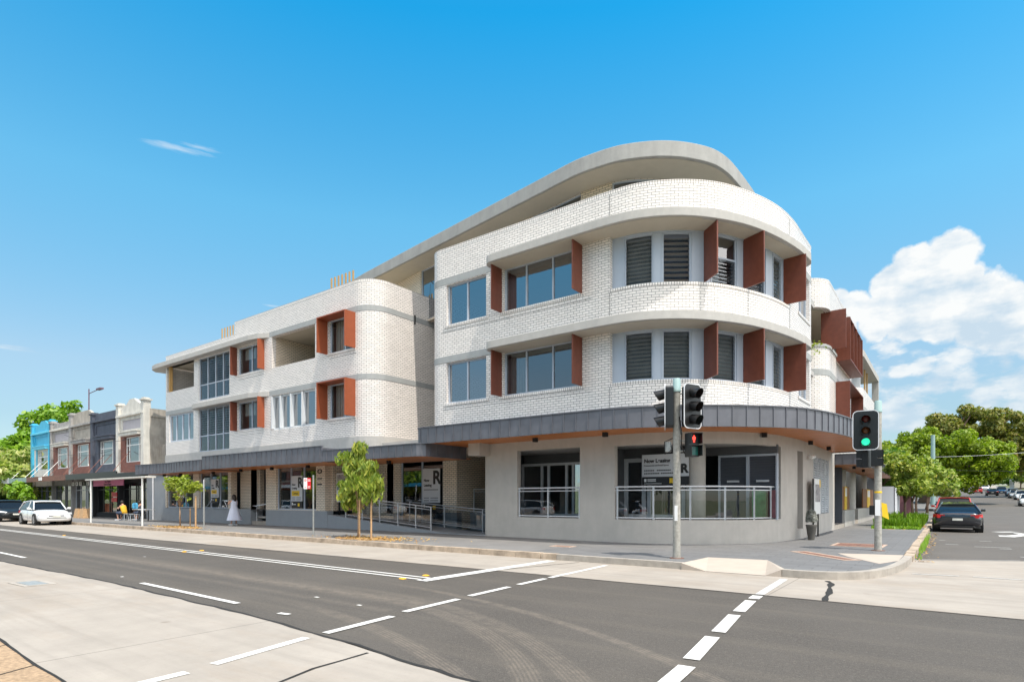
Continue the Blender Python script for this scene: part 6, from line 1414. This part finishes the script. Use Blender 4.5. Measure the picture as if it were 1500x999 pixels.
# ---------------------------------------------------------------- the old shop row on the left
def shop(x0, x1, label, style, top, side=False):
    t = thing('terraced_shop', label, 'shop', ((x0 + x1) / 2, 17.4, .15), 'old parapet shops along the main street')
    P = Path([(x0, 17.4), (x1, 17.4)]); q = lambda x: x - x0; W_ = x1 - x0
    wx0, wx1 = x0 + W_ * .27, x1 - W_ * .16
    wm = {'red': 'red_brick', 'navy': 'navy_paint', 'blue': 'pale_render'}[style['wall']]
    m = MB(); wall(m, P, 0, P.L, 3.3, 6.35, [(q(wx0), q(wx1), 4.22, 6.05)], .25); fw = m.build('front_wall', M[wm], t)
    if style.get('surround'): m = MB(); ribbon(m, P, q(wx0) - .3, q(wx0), .001, .05, 4.1, 6.2); ribbon(m, P, q(wx1), q(wx1) + .2, .001, .05, 4.1, 6.2); m.build('window_surround', M[style['surround']], t)
    wf = window(t, P, q(wx0), q(wx1), 4.22, 6.05, .08, mull=(q(wx0) + .5, q(wx1) - .5), trans=(5.45,), fw=.07, gm=M['glass'], fm=M['white_paint'])
    m = MB()
    for k in range(5): a = wx0 + .12 + k * .28; m.box(a, a + .22, 17.72, 17.74, 4.3, 6.0)
    m.build('curtain', M['blind_white'], t)
    m = MB(); m.box(wx0 - .3, wx1 + .25, 17.05, 17.398, 6.12, 6.34); m.box(wx0 - .35, wx1 + .3, 16.98, 17.398, 6.34, 6.40); m.build('window_hood', M[style['trim']], t)
    # parapet with sunk panel and cornice
    m = MB(); wall(m, P, 0, P.L, 6.42, 7.55, [(q(x0 + .7), q(x1 - .6), 6.6, 7.3)], .25); m.box(x0 + .65, x1 - .55, 17.5, 17.6, 6.55, 7.35); par = m.build('parapet', M[style['par']], t)
    m = MB(); m.box(x0 + .7, x1 - .6, 17.46, 17.499, 6.6, 7.3); m.build('parapet_panel', M[style['panel']], par)
    m = MB(); m.box(x0, x1, 17.2, 17.65, 7.552, 7.68); m.box(x0, x1, 17.28, 17.65, 7.682, 7.74); m.build('cornice', M[style['trim']], par)
    pts = [(x0, 7.742), (x1, 7.742)] + [(x0 + W_ * a, z) for a, z in style['crest'][::-1]]
    m = MB(); N = len(pts); m.v = [(x, 17.42, z) for x, z in pts] + [(x, 17.65, z) for x, z in pts]; m.f = [tuple(range(N)), tuple(range(2 * N - 1, N - 1, -1))] + [((k + 1) % N, k, N + k, N + (k + 1) % N) for k in range(N)]; m.build('crest', M[style['par']], par)
    for x in ((x0 + .18, x1 - .18) if side else (x0 + .18,)):
        m = MB(); m.box(x - .24, x + .24, 17.25, 17.72, 3.4, top); m.box(x - .32, x + .32, 17.17, 17.8, top, top + .10); m.box(x - .2, x + .2, 17.29, 17.68, top + .1, top + .2); m.build('pier', M[style.get('pier', 'grey_render')], t)
    m = MB(); m.box(x0, x1, 17.75, 29, 3.4, 7.3); m.build('rear_building', M['old_render'], t)
    # shopfront
    sf = Path([(x0 + .1, 17.7), (x1 - .1, 17.7)])
    window(t, sf, 0, sf.L, .5, 2.75, 0, mull=tuple(sf.L * k for k in (.25, .5, .58, .8)), trans=(2.3,), fw=.06, name='shopfront', gm=M['glass'], fm=M[style.get('sf', 'alu_dark')])
    m = MB(); m.box(x0 + .05, x1 - .05, 17.6, 17.8, .15, .5); m.box(x0 + .05, x1 - .05, 17.55, 17.8, 2.76, 3.2); m.box(x0, x0 + .12, 17.4, 17.8, .15, 3.3); m.build('shopfront_surround', M[style.get('sfm', 'navy_paint')], t)
    m = MB(); m.box(x0 + .1, x1 - .1, 20, 20.1, .15, 3.1); m.box(x0 + .1, x1 - .1, 17.8, 20, .15, .2); m.build('shop_interior', M['dark_void'], t)
    # suspended awning
    m = MB(); m.box(x0, x1, 15.6, 15.68, 3.02, 3.44); a = m.build('awning_fascia', M[style['fascia']], t)
    m = MB(); m.box(x0, x1, 15.682, 17.39, 3.30, 3.36); m.build('awning_deck', M['roof_tin'], a)
    for x, mt in ((x0 + .9, style.get('stay', 'red_brick')), (x1 - .6, style.get('stay', 'red_brick'))):
        m = MB(); m.tube([(x - 2.0, 17.39, 5.0), (x, 15.64, 3.44)], .02, 6); m.build('stay_rod', M[mt], a)
    return t
S1 = dict(wall='red', trim='pale_render', par='pale_render', panel='lilac_panel', crest=[(0, 8.15), (.12, 8.2), (.3, 8.45), (.42, 8.78), (.58, 8.78), (.72, 8.45), (.88, 8.2), (1, 8.15)], fascia='black', pier='pale_render', sfm='matte_black', sf='black')
S2_ = dict(wall='navy', trim='navy_paint', par='navy_paint', panel='navy_paint', crest=[(0, 8.05), (.0, 8.25), (1, 8.25), (1, 8.05)], fascia='black', pier='navy_paint', surround='navy_paint', sfm='matte_black', sf='black')
S3_ = dict(wall='red', trim='grey_render', par='old_render', panel='old_render', crest=[(0, 8.1), (.05, 8.1), (.12, 8.55), (.3, 8.75), (.8, 8.75), (.92, 8.5), (1, 8.3)], fascia='iron_cover', sfm='grey_render', sf='alu_white')
S4_ = dict(wall='red', trim='pale_render', par='grey_render', panel='lilac_panel', crest=[(0, 8.2), (1, 8.2)], fascia='iron_cover', sfm='grey_render', stay='white_paint')
S5_ = dict(wall='blue', trim='blue_trim', par='blue_paint', panel='blue_paint', crest=[(0, 8.2), (.08, 8.35), (.3, 8.4), (.45, 8.75), (.65, 8.75), (.8, 8.4), (1, 8.35)], fascia='verdigris', pier='blue_paint', sfm='pale_render', surround='blue_paint', stay='white_paint')
a1 = shop(-49.4, -44.7, 'pale rendered and red brick shop at the right end of the old row', S1, 8.45, True)
SH = {}
SH[-54.35] = shop(-54.5, -49.4, 'dark navy painted shop with flat parapet, second from the right end', S2_, 8.2)
SH[-59.25] = shop(-59.4, -54.5, 'weathered grey shop with stepped crest above red brick', S3_, 8.6)
shop(-64.3, -59.4, 'shop with bare grey parapet between the blue one and the stepped one', S4_, 8.3)
shop(-69.7, -64.3, 'bright blue painted shop at the left end of the row', S5_, 8.5, True)
m = MB(); m.box(-44.72, -44.6, 17.65, 29, .1, 7.9); m.box(-44.7, -44.5, 17.7, 29, 7.3, 7.42); m.box(-44.62, -44.1, 18.4, 20.5, 3.5, 5.4); m.build('side_wall', M['old_render'], a1)
m = MB(); m.box(-44.7, -39.9, 15.6, 15.68, 3.02, 3.30); m.build('awning_fascia', M['black'], a1)
for i, (xa, za, xb, zb_) in enumerate(((-64, 6.0, -49.6, 5.2), (-60, 7.0, -45.0, 5.9))):
    m = MB(); m.tube([(xa + (xb - xa) * k / 10, 17.1, za + (zb_ - za) * k / 10 - .5 * 4 * (k / 10) * (1 - k / 10)) for k in range(11)], .014, 5); tag(m.build('overhead_wire', M['wire']), ('lower sagging service wire along the old shop fronts', 'upper sagging service wire along the old shop fronts')[i], 'wire')
for x in (-49.25, -54.35, -59.25): m = MB(); m.tube([(x, 17.33, 3.5), (x, 17.33, 7.4)], .045, 6); m.build('downpipe', M['pale_render'], a1 if x > -50 else SH[x])
# shop signs
s_ = thing('pink_sign', 'pink shop sign with dark lettering under the black awning', 'sign', (-50.7, 17.2, 2.62)); m = MB(); m.box(-53.6, -47.8, 17.15, 17.2, 2.55, 3.0); m.build('board', M['pink_sign'], s_)
text('Best Friends', .22, (-50.7, 17.142, 2.88), X, U, M['ink'], 'lettering', s_); text('House of Shakes', .22, (-50.7, 17.142, 2.67), X, U, M['ink'], 'lettering', s_)
s_ = thing('letter_sign', 'black and white tile sign reading BASIC over the shop left of the pink sign', 'sign', (-56.4, 17.2, 2.6))
m = MB(); m.box(-58.4, -54.3, 17.15, 17.2, 2.62, 2.98); m.build('board', M['ink'], s_)
for k, ch in enumerate('BASIC'):
    xc = -58.0 + k * .82; m = MB(); m.box(xc - .27, xc + .27, 17.13, 17.148, 2.65, 2.95); m.build('tile', M['sign_white'] if ch != 'I' else M['ink'], s_); text(ch, .26, (xc, 17.125, 2.8), X, U, M['ink'] if ch != 'I' else M['sign_white'], 'letter', s_, bold=.01)
m = MB(); m.box(-60.9, -60.1, 15.57, 15.598, 3.1, 3.38); tag(m.build('small_sign', M['sign_white']), 'small white sign plate on the brown awning edge near the blue shop', 'sign')
m = MB()
for z, c in ((1.75, 0), (1.35, 0)): m.box(-51.3, -50.3, 17.6, 17.64, z, z + .34)
tag(m.build('window_poster', M['red_sign']), 'bright red posters in the window under the pink sign', 'poster')
# low awning further left, and house roof
t = thing('corner_shop', 'low shop with blue and grey awning edge at the left edge of the picture', 'shop', (-76, 17.4, .1))
m = MB(); m.box(-74, -69.9, 15.6, 15.7, 3.0, 3.5); m.build('awning_fascia', M['sign_grey'], t)
m = MB(); m.box(-90, -74.01, 15.6, 15.7, 3.0, 3.5); m.build('awning_fascia', M['blue_paint'], t)
m = MB(); m.box(-90, -69.9, 15.7, 17.4, 3.35, 3.4); m.build('awning_deck', M['roof_tin'], t)
t = thing('house', 'low house with pale sloping tin roof behind the flowering bush', 'house', (-124, 28, 0))
m = MB(); m.box(-136, -113, 24, 34, 0, 7.6); m.build('wall', M['pale_render'], t)
m = MB(); m.hexa([(-137, 23.5, 7.6), (-112, 23.5, 7.6), (-112, 34.5, 7.6), (-137, 34.5, 7.6), (-134, 29, 11.2), (-115, 29, 11.2), (-115, 29.2, 11.2), (-134, 29.2, 11.2)]); m.build('roof', M['roof_tin'], t)
# purple mast behind the shops
t = thing('mast', 'thin purple-brown mast with a small lamp standing behind the shops', 'street lamp', (-89, 28, 0))
m = MB(); m.lathe([(.11, 0), (.07, 15.8)], (-89, 28, 0), 8); m.build('pole', M['purple_pole'], t); m = MB(); m.tube([(-89, 28, 15.2), (-85.5, 28, 15.4)], .05, 6); m.box(-86.0, -84.6, 27.8, 28.2, 15.3, 15.5); m.build('lamp_arm', M['purple_pole'], t)
# terracotta tub with a plant, timber boxes
t = thing('potted_shrub', 'bright green potted shrub in a terracotta tub left of the white hatchback', 'planter', (-62.5, 14.6, .148))
m = MB(); m.lathe([(.5, 0), (.62, .5), (.7, .95), (.72, 1.0), (.6, 1.0)], (-62.5, 14.6, .148), 16); m.build('tub', M['terracotta'], t, smooth=40)
m = MB(); leafcloud(m, clumps_in([(-62.5, 14.6, 2.1, 1.3, 1.1, 1.0, 1)], 30, .35, random.Random(4), .3), 1200, .2, random.Random(5)); m.build('foliage', M['leaf_bright'], t)
for i, x in enumerate((-52.4, -51.3)):
    t = thing('planter_box', ('brown timber planter box under the BASIC sign, left one', 'brown timber planter box under the pink sign, right one')[i], 'planter', (x, 15.9, .148)); m = MB(); m.hexa([(x - .42, 15.6, .15), (x + .42, 15.6, .15), (x + .42, 16.2, .15), (x - .42, 16.2, .15), (x - .34, 15.7, .85), (x + .34, 15.7, .85), (x + .34, 16.1, .85), (x - .34, 16.1, .85)]); m.build('box', M['stake_wood'], t)
# cafe table and stools
t = thing('cafe_table', 'white-topped cafe table beside the seated people', 'table', (-41.9, 16.2, .148))
m = MB(); m.box(-42.9, -40.9, 15.9, 16.5, .86, .90); m.build('table_top', M['white_paint'], t)
for x in (-42.6, -41.2): m = MB(); m.tube([(x, 16.2, .15), (x, 16.2, .86)], .04, 8); m.build('leg', M['black'], t)
for i, x in enumerate((-43.4, -42.4, -41.5)):
    t = thing('stool', ('metal stool under the person in the mustard top', 'metal stool between the people and the cafe table', 'metal stool right of the cafe table')[i], 'stool', (x, 15.7, .148)); m = MB(); m.lathe([(.17, 0), (.17, .03)], (x, 15.7, .58), 12); m.build('seat', M['steel_rail'], t)
    m = MB()
    for a in range(4): an = R_(45 + 90 * a); m.tube([(x + .2 * math.cos(an), 15.7 + .2 * math.sin(an), .15), (x + .12 * math.cos(an), 15.7 + .12 * math.sin(an), .58)], .015, 6)
    m.build('stool_frame', M['steel_rail'], t)

# ---------------------------------------------------------------- side street backdrop
t = thing('fence', 'white paling fence at the end of the building on the side street', 'fence', (-4, 54.6, .15)); m = MB(); m.box(-8, -3.2, 54.6, 54.7, .15, 2.55); m.box(-3.25, -3.15, 54.6, 60, .15, 2.5); m.build('panel', M['fence_white'], t)
t = thing('fence', 'plum-coloured fence beyond the white one on the side street', 'fence', (-3, 61, .15)); m = MB(); m.box(-3.2, -3.1, 60.1, 75, .15, 2.0); m.box(-3.1, -2.3, 60.1, 60.2, .15, 2.0); m.build('panel', M['fence_plum'], t)
def house(x, y, z, w, d, h, rh, label, wallm='house_wall', roofm='tile_red', rows=1):
    t = thing('house', label, 'house', (x, y, z)); m = MB(); m.box(x - w / 2, x + w / 2, y - d / 2, y + d / 2, z, z + h); m.build('wall', M[wallm], t)
    m = MB(); m.hexa([(x - w / 2 - .5, y - d / 2 - .5, z + h), (x + w / 2 + .5, y - d / 2 - .5, z + h), (x + w / 2 + .5, y + d / 2 + .5, z + h), (x - w / 2 - .5, y + d / 2 + .5, z + h), (x - w / 4, y - .1, z + h + rh), (x + w / 4, y - .1, z + h + rh), (x + w / 4, y + .1, z + h + rh), (x - w / 4, y + .1, z + h + rh)]); m.build('roof', M[roofm], t)
    for r in range(rows):
        for k in (-.3, .02, .3):
            m = MB(); m.box(x + w * k - .7, x + w * k + .7, y - d / 2 - .03, y - d / 2 + .05, z + 1 + 3 * r, z + 2.4 + 3 * r); m.build('window', M['car_glass'], t)
        for k in (-.3, 0, .3):
            m = MB(); m.box(x - w / 2 - .03, x - w / 2 + .05, y + d * k - .7, y + d * k + .7, z + 1 + 3 * r, z + 2.4 + 3 * r); m.build('window', M['car_glass'], t)
    return t
house(24, 150, zr(150), 15, 16, 9, 2.2, 'three-storey red brick block on the right behind the street trees', 'red_brick', 'roof_tin', 3)
house(21, 105, zr(105), 11, 14, 3.6, 2.4, 'low cream house with tiled roof on the right side of the side street')
house(22, 72, zr(72), 12, 14, 3.6, 2.4, 'nearest low house on the right side of the side street')
house(-14, 84, zr(84), 12, 14, 4, 2.6, 'low house hidden behind the trees left of the side street')
house(24, 230, zr(230), 16, 16, 6.5, 2.6, 'two-storey house near the hill top on the right', 'house_wall', 'tile_red', 2)
house(-14, 240, zr(240), 16, 16, 6.5, 2.6, 'two-storey house near the hill top on the left', 'pale_render', 'tile_red', 2)
t = thing('power_pole', 'tall green-grey timber power pole on the left kerb of the side street', 'power pole', (-1.2, 86, zr(86))); m = MB(); m.lathe([(.26, 0), (.2, 8.6)], (-1.2, 86, zr(86)), 10); m.build('pole', M['pole_cap'], t, smooth=40)
t = thing('power_pole', 'slim power pole with crossarm on the right side of the side street', 'power pole', (13.0, 100, zr(100))); m = MB(); m.lathe([(.16, 0), (.13, 8.4)], (13.0, 100, zr(100)), 8); m.build('pole', M['galv'], t); m = MB(); m.box(12.0, 14.0, 99.9, 100.1, zr(100) + 7.6, zr(100) + 7.75); m.build('crossarm', M['galv'], t)
for i, (a, b, sag, lab) in enumerate((((-1.2, 86, 6.6), (13, 100, 8.0), .25, 'upper pale power wire strung across the side street'), ((-3, 76, 5.0), (13, 100, 5.4), .4, 'lower thin wire strung across the side street'), ((13, 100, 8.4), (14, 160, 11.5), .5, 'power wire running up the right side of the side street'))):
    m = MB(); A, Bv = Vector(a), Vector(b); m.tube([tuple(A + (Bv - A) * k / 10 - Vector((0, 0, sag * 4 * (k / 10) * (1 - k / 10)))) for k in range(11)], .016, 5); tag(m.build('power_wire', M['sign_grey'] if i == 0 else M['wire']), lab, 'wire')

# ---------------------------------------------------------------- the side behind the photographer (seen in the glass)
for i, (x0, x1, h, mt) in enumerate(((-48, -38, 6.5, 'red_brick'), (-37.8, -28, 5.2, 'pale_render'), (-27.8, -17, 7.2, 'cream_bounce_brick'), (-16.8, -8, 5.0, 'navy_paint'), (-60, -48.4, 7.5, 'grey_render'), (-74, -60.4, 6.2, 'red_brick'), (-90, -74.4, 8.0, 'pale_render'), (-108, -90.4, 6.0, 'cream_bounce_brick'))):
    t = thing('terraced_shop', ('red brick shop across the road behind the photographer', 'pale rendered shop across the road behind the photographer', 'cream brick shop across the road behind the photographer', 'dark low shop across the road behind the photographer', 'grey rendered shop across the road, left of the first red brick one', 'second red brick shop across the road, further left', 'tall pale shop across the road, far left', 'cream brick shop across the road, farthest left')[i], 'shop', ((x0 + x1) / 2, -9, .1))
    m = MB(); m.box(x0, x1, -19, -9, 0, h); m.build('wall', M[mt], t); m = MB(); m.box(x0 + .4, x1 - .4, -8.99, -8.9, .5, 2.7); m.build('shopfront', M['car_glass'], t); m = MB(); m.box(x0, x1, -9, -6.6, 3.0, 3.35); m.build('awning', M['sign_white' if i % 2 else 'blue_paint'], t)
    for k in (.25, .7): m = MB(); m.box(x0 + (x1 - x0) * k - .8, x0 + (x1 - x0) * k + .8, -8.99, -8.93, 3.9, min(h - .5, 5.4)); m.build('window', M['car_glass'], t)
for i, x in enumerate((-33, -14, -3, 8, -50, -64, -82)):
    tree('street_tree', ('street tree across the road before the pale shop', 'street tree across the road before the dark low shop', 'street tree across the road on the corner', 'street tree across the road beyond the corner', 'street tree across the road before the grey shop', 'street tree across the road before the second red brick shop', 'street tree across the road before the tall pale shop')[i], (x, -8.5 - (i % 2) * 2, 0), [(0, 0, 4.2, 2.4, 2.4, 2.0, 1)], 40, .7, 2200, .28, 'leaf_street', .14, 5, 90 + i, 'trees across the road behind the photographer')

# ---------------------------------------------------------------- people
def skinned(name, J, Eds, mat, parent, root=0, sub=2):
    """J: name -> (x, y, z, rx, ry)"""
    keys = list(J); me = bpy.data.meshes.new(name); off = Vector(org(parent))
    me.from_pydata([tuple(Vector(J[k][:3]) - off) for k in keys], [(keys.index(a), keys.index(b)) for a, b in Eds], [])
    o = bpy.data.objects.new(name, me); COL.objects.link(o); o.parent = parent
    md = o.modifiers.new('skin', 'SKIN')
    lay = me.skin_vertices[0].data if me.skin_vertices else None
    if lay is None:
        bpy.context.view_layer.objects.active = o
        lay = me.skin_vertices[0].data
    for i, k in enumerate(keys): lay[i].radius = J[k][3:5]; lay[i].use_root = (i == root)
    s = o.modifiers.new('sub', 'SUBSURF'); s.levels = sub; s.render_levels = sub
    me.materials.append(mat); md.use_smooth_shade = True
    # bake so that the figure is plain mesh data
    dg = bpy.context.evaluated_depsgraph_get(); nm = bpy.data.meshes.new_from_object(o.evaluated_get(dg)); o.modifiers.clear(); o.data = nm
    nm.materials.clear(); nm.materials.append(mat)
    return o
def figure(label, loc, J, extra, root='pelvis', cat_='person'):
    t = thing('person', label, cat_, loc); return t
FX, FY, FZ = -30.75, 16.3, .148
W0 = thing('person', 'dark-haired woman in a long pale blue dress standing outside the shop entry', 'person', (FX, FY, FZ))
def rel(p): return (FX + p[0], FY + p[1], FZ + p[2])
# facing -x with the back half towards the street; both hands raised to her face
Jn = dict(pelvis=(0, 0, .88, .135, .115), belly=(0, 0, 1.02, .12, .10), chest=(0, .0, 1.20, .135, .10), neckb=(0, 0, 1.36, .06, .06), neck=(-.01, 0, 1.42, .045, .045), head=(-.03, .0, 1.52, .085, .095), crown=(-.02, 0, 1.60, .06, .065),
          shl=(.01, -.15, 1.31, .05, .05), ell=(-.10, -.27, 1.12, .038, .038), wrl=(-.24, -.13, 1.28, .026, .026), hal=(-.26, -.08, 1.36, .022, .03),
          shr=(.01, .15, 1.31, .05, .05), elr=(-.12, .25, 1.10, .038, .038), wrr=(-.25, .11, 1.27, .026, .026), har=(-.27, .07, 1.34, .022, .03),
          hipl=(0, -.09, .84, .10, .10), knl=(.02, -.13, .47, .058, .06), anl=(.06, -.17, .09, .035, .035), tol=(-.09, -.19, .04, .032, .028),
          hipr=(0, .09, .84, .10, .10), knr=(-.03, .12, .47, .058, .06), anr=(-.02, .14, .09, .035, .035), tor=(-.17, .15, .04, .032, .028))
Ed = [('pelvis', 'belly'), ('belly', 'chest'), ('chest', 'neckb'), ('neckb', 'neck'), ('neck', 'head'), ('head', 'crown'), ('chest', 'shl'), ('shl', 'ell'), ('ell', 'wrl'), ('wrl', 'hal'), ('chest', 'shr'), ('shr', 'elr'), ('elr', 'wrr'), ('wrr', 'har'), ('pelvis', 'hipl'), ('hipl', 'knl'), ('knl', 'anl'), ('anl', 'tol'), ('pelvis', 'hipr'), ('hipr', 'knr'), ('knr', 'anr'), ('anr', 'tor')]
skinned('body', {k: rel(v[:3]) + v[3:] for k, v in Jn.items()}, Ed, M['skin'], W0)
m = MB(); rings = []
for z, rx, ry, cx in ((1.33, .10, .15, .0), (1.27, .135, .175, .0), (1.15, .15, .175, .0), (1.02, .145, .165, .005), (.85, .20, .23, .01), (.6, .26, .30, .02), (.36, .32, .37, .03), (.27, .34, .40, .03)):
    rings.append([rel((cx + rx * (1 + .05 * math.sin(7 * 2 * math.pi * k / 28) * (1.3 - z)) * math.cos(2 * math.pi * k / 28), ry * (1 + .05 * math.sin(7 * 2 * math.pi * k / 28) * (1.3 - z)) * math.sin(2 * math.pi * k / 28), z)) for k in range(28)])
m.loft(rings[::-1], True, False); m.build('dress', M['dress'], W0, smooth=True)
m = MB(); m.obox(rel((.02, -.09, 1.34)), (.1, 0, 0), (0, .02, 0), (0, 0, .012)); m.obox(rel((.02, .09, 1.34)), (.1, 0, 0), (0, .02, 0), (0, 0, .012)); m.build('dress_strap', M['dress'], W0)
m = MB(); rings = []
for z, r, cx in ((1.25, .03, .07), (1.33, .095, .055), (1.42, .115, .035), (1.52, .118, .015), (1.60, .10, -.005), (1.655, .06, -.01), (1.67, .01, -.01)):
    rings.append([rel((cx + r * 1.05 * math.cos(2 * math.pi * k / 14) * (1 if math.cos(2 * math.pi * k / 14) > 0 else .55), r * math.sin(2 * math.pi * k / 14), z)) for k in range(14)])
m.loft(rings); m.build('hair', M['hair'], W0, smooth=True)
m = MB(); m.obox(rel((-.135, 0, 1.51)), (.02, 0, 0), (0, .010, 0), (0, 0, .016)); m.build('nose', M['skin'], W0, bevel=.006)
for sg in (-1, 1):
    m = MB(); m.obox(rel((-.03 if sg < 0 else -.11, sg * .16 - .01, .035)), (.14, .01, 0), (0, .05, 0), (0, 0, .035)); m.build('shoe', M['shoe_white'], W0, bevel=.02)
# seated pair outside the cafe
def seated(label, x, y, rz, top, legs, seed, extras=()):
    t = thing('person', label, 'person', (x, y, .148)); c, s = math.cos(R_(rz)), math.sin(R_(rz))
    def r3(p): return (x + p[0] * c - p[1] * s, y + p[0] * s + p[1] * c, .148 + p[2])
    J = dict(pelvis=(0, 0, .50, .14, .12), belly=(.03, 0, .66, .125, .11), chest=(.10, 0, .88, .14, .11), neckb=(.15, 0, 1.04, .06, .06), head=(.22, 0, 1.17, .085, .09), crown=(.23, 0, 1.25, .06, .065),
             shl=(.12, -.17, .98, .05, .05), ell=(.24, -.24, .76, .04, .04), hal=(.45, -.12, .70, .03, .03), shr=(.12, .17, .98, .05, .05), elr=(.24, .24, .76, .04, .04), har=(.42, .12, .86, .03, .03),
             hipl=(.05, -.10, .49, .10, .09), knl=(.46, -.13, .50, .065, .065), anl=(.42, -.13, .10, .04, .04), tol=(.58, -.14, .045, .04, .03), hipr=(.05, .10, .49, .10, .09), knr=(.46, .13, .50, .065, .065), anr=(.36, .13, .10, .04, .04), tor=(.52, .14, .045, .04, .03))
    E_ = [('pelvis', 'belly'), ('belly', 'chest'), ('chest', 'neckb'), ('neckb', 'head'), ('head', 'crown'), ('chest', 'shl'), ('shl', 'ell'), ('ell', 'hal'), ('chest', 'shr'), ('shr', 'elr'), ('elr', 'har'), ('pelvis', 'hipl'), ('hipl', 'knl'), ('knl', 'anl'), ('anl', 'tol'), ('pelvis', 'hipr'), ('hipr', 'knr'), ('knr', 'anr'), ('anr', 'tor')]
    skinned('body', {k: r3(v[:3]) + v[3:] for k, v in J.items()}, E_, M['skin'], t)
    m = MB(); rings = []
    for z, cx, a, b in ((.47, -.01, .15, .19), (.6, .02, .155, .18), (.75, .06, .16, .185), (.92, .12, .15, .21), (1.02, .14, .09, .13)): rings.append([r3((cx + a * math.cos(2 * math.pi * k / 16), b * math.sin(2 * math.pi * k / 16), z)) for k in range(16)])
    m.loft(rings); m.build('top', M[top], t, smooth=True)
    for sg in (-1, 1):
        m = MB(); m.tube([r3((.0, sg * .10, .50)), r3((.25, sg * .12, .51)), r3((.48, sg * .13, .50))], [.115, .105, .09], 10); m.build('shorts', M[legs], t, smooth=True)
        m = MB(); m.obox(r3((.47, sg * .14, .04)), Vector((c, s, 0)) * .14, Vector((-s, c, 0)) * .05, (0, 0, .04)); m.build('shoe', M['sign_grey'], t, bevel=.02)
    m = MB(); m.lathe([(.085, 0), (.105, .06), (.10, .13), (.05, .19), (.01, .2)], r3((.20, 0, 1.12)), 12); m.build('hair', M['hair'], t, smooth=True)
    return t
seated('person in a mustard top and dark shorts sitting outside the cafe', -43.45, 15.65, 200, 'mustard', 'denim', 1)
p2 = seated('person in dark clothes sitting behind the one in mustard', -43.1, 16.6, 215, 'shirt_dark', 'denim', 2)
m = MB(); m.lathe([(.12, 0), (.17, .08), (.17, .3), (.1, .4)], (-42.55, 15.95, .92), 10); tag(m.build('bag', M['blue_bag'], loc=(-42.55, 15.95, .92)), 'bright blue bag on the cafe table beside the seated people', 'bag')
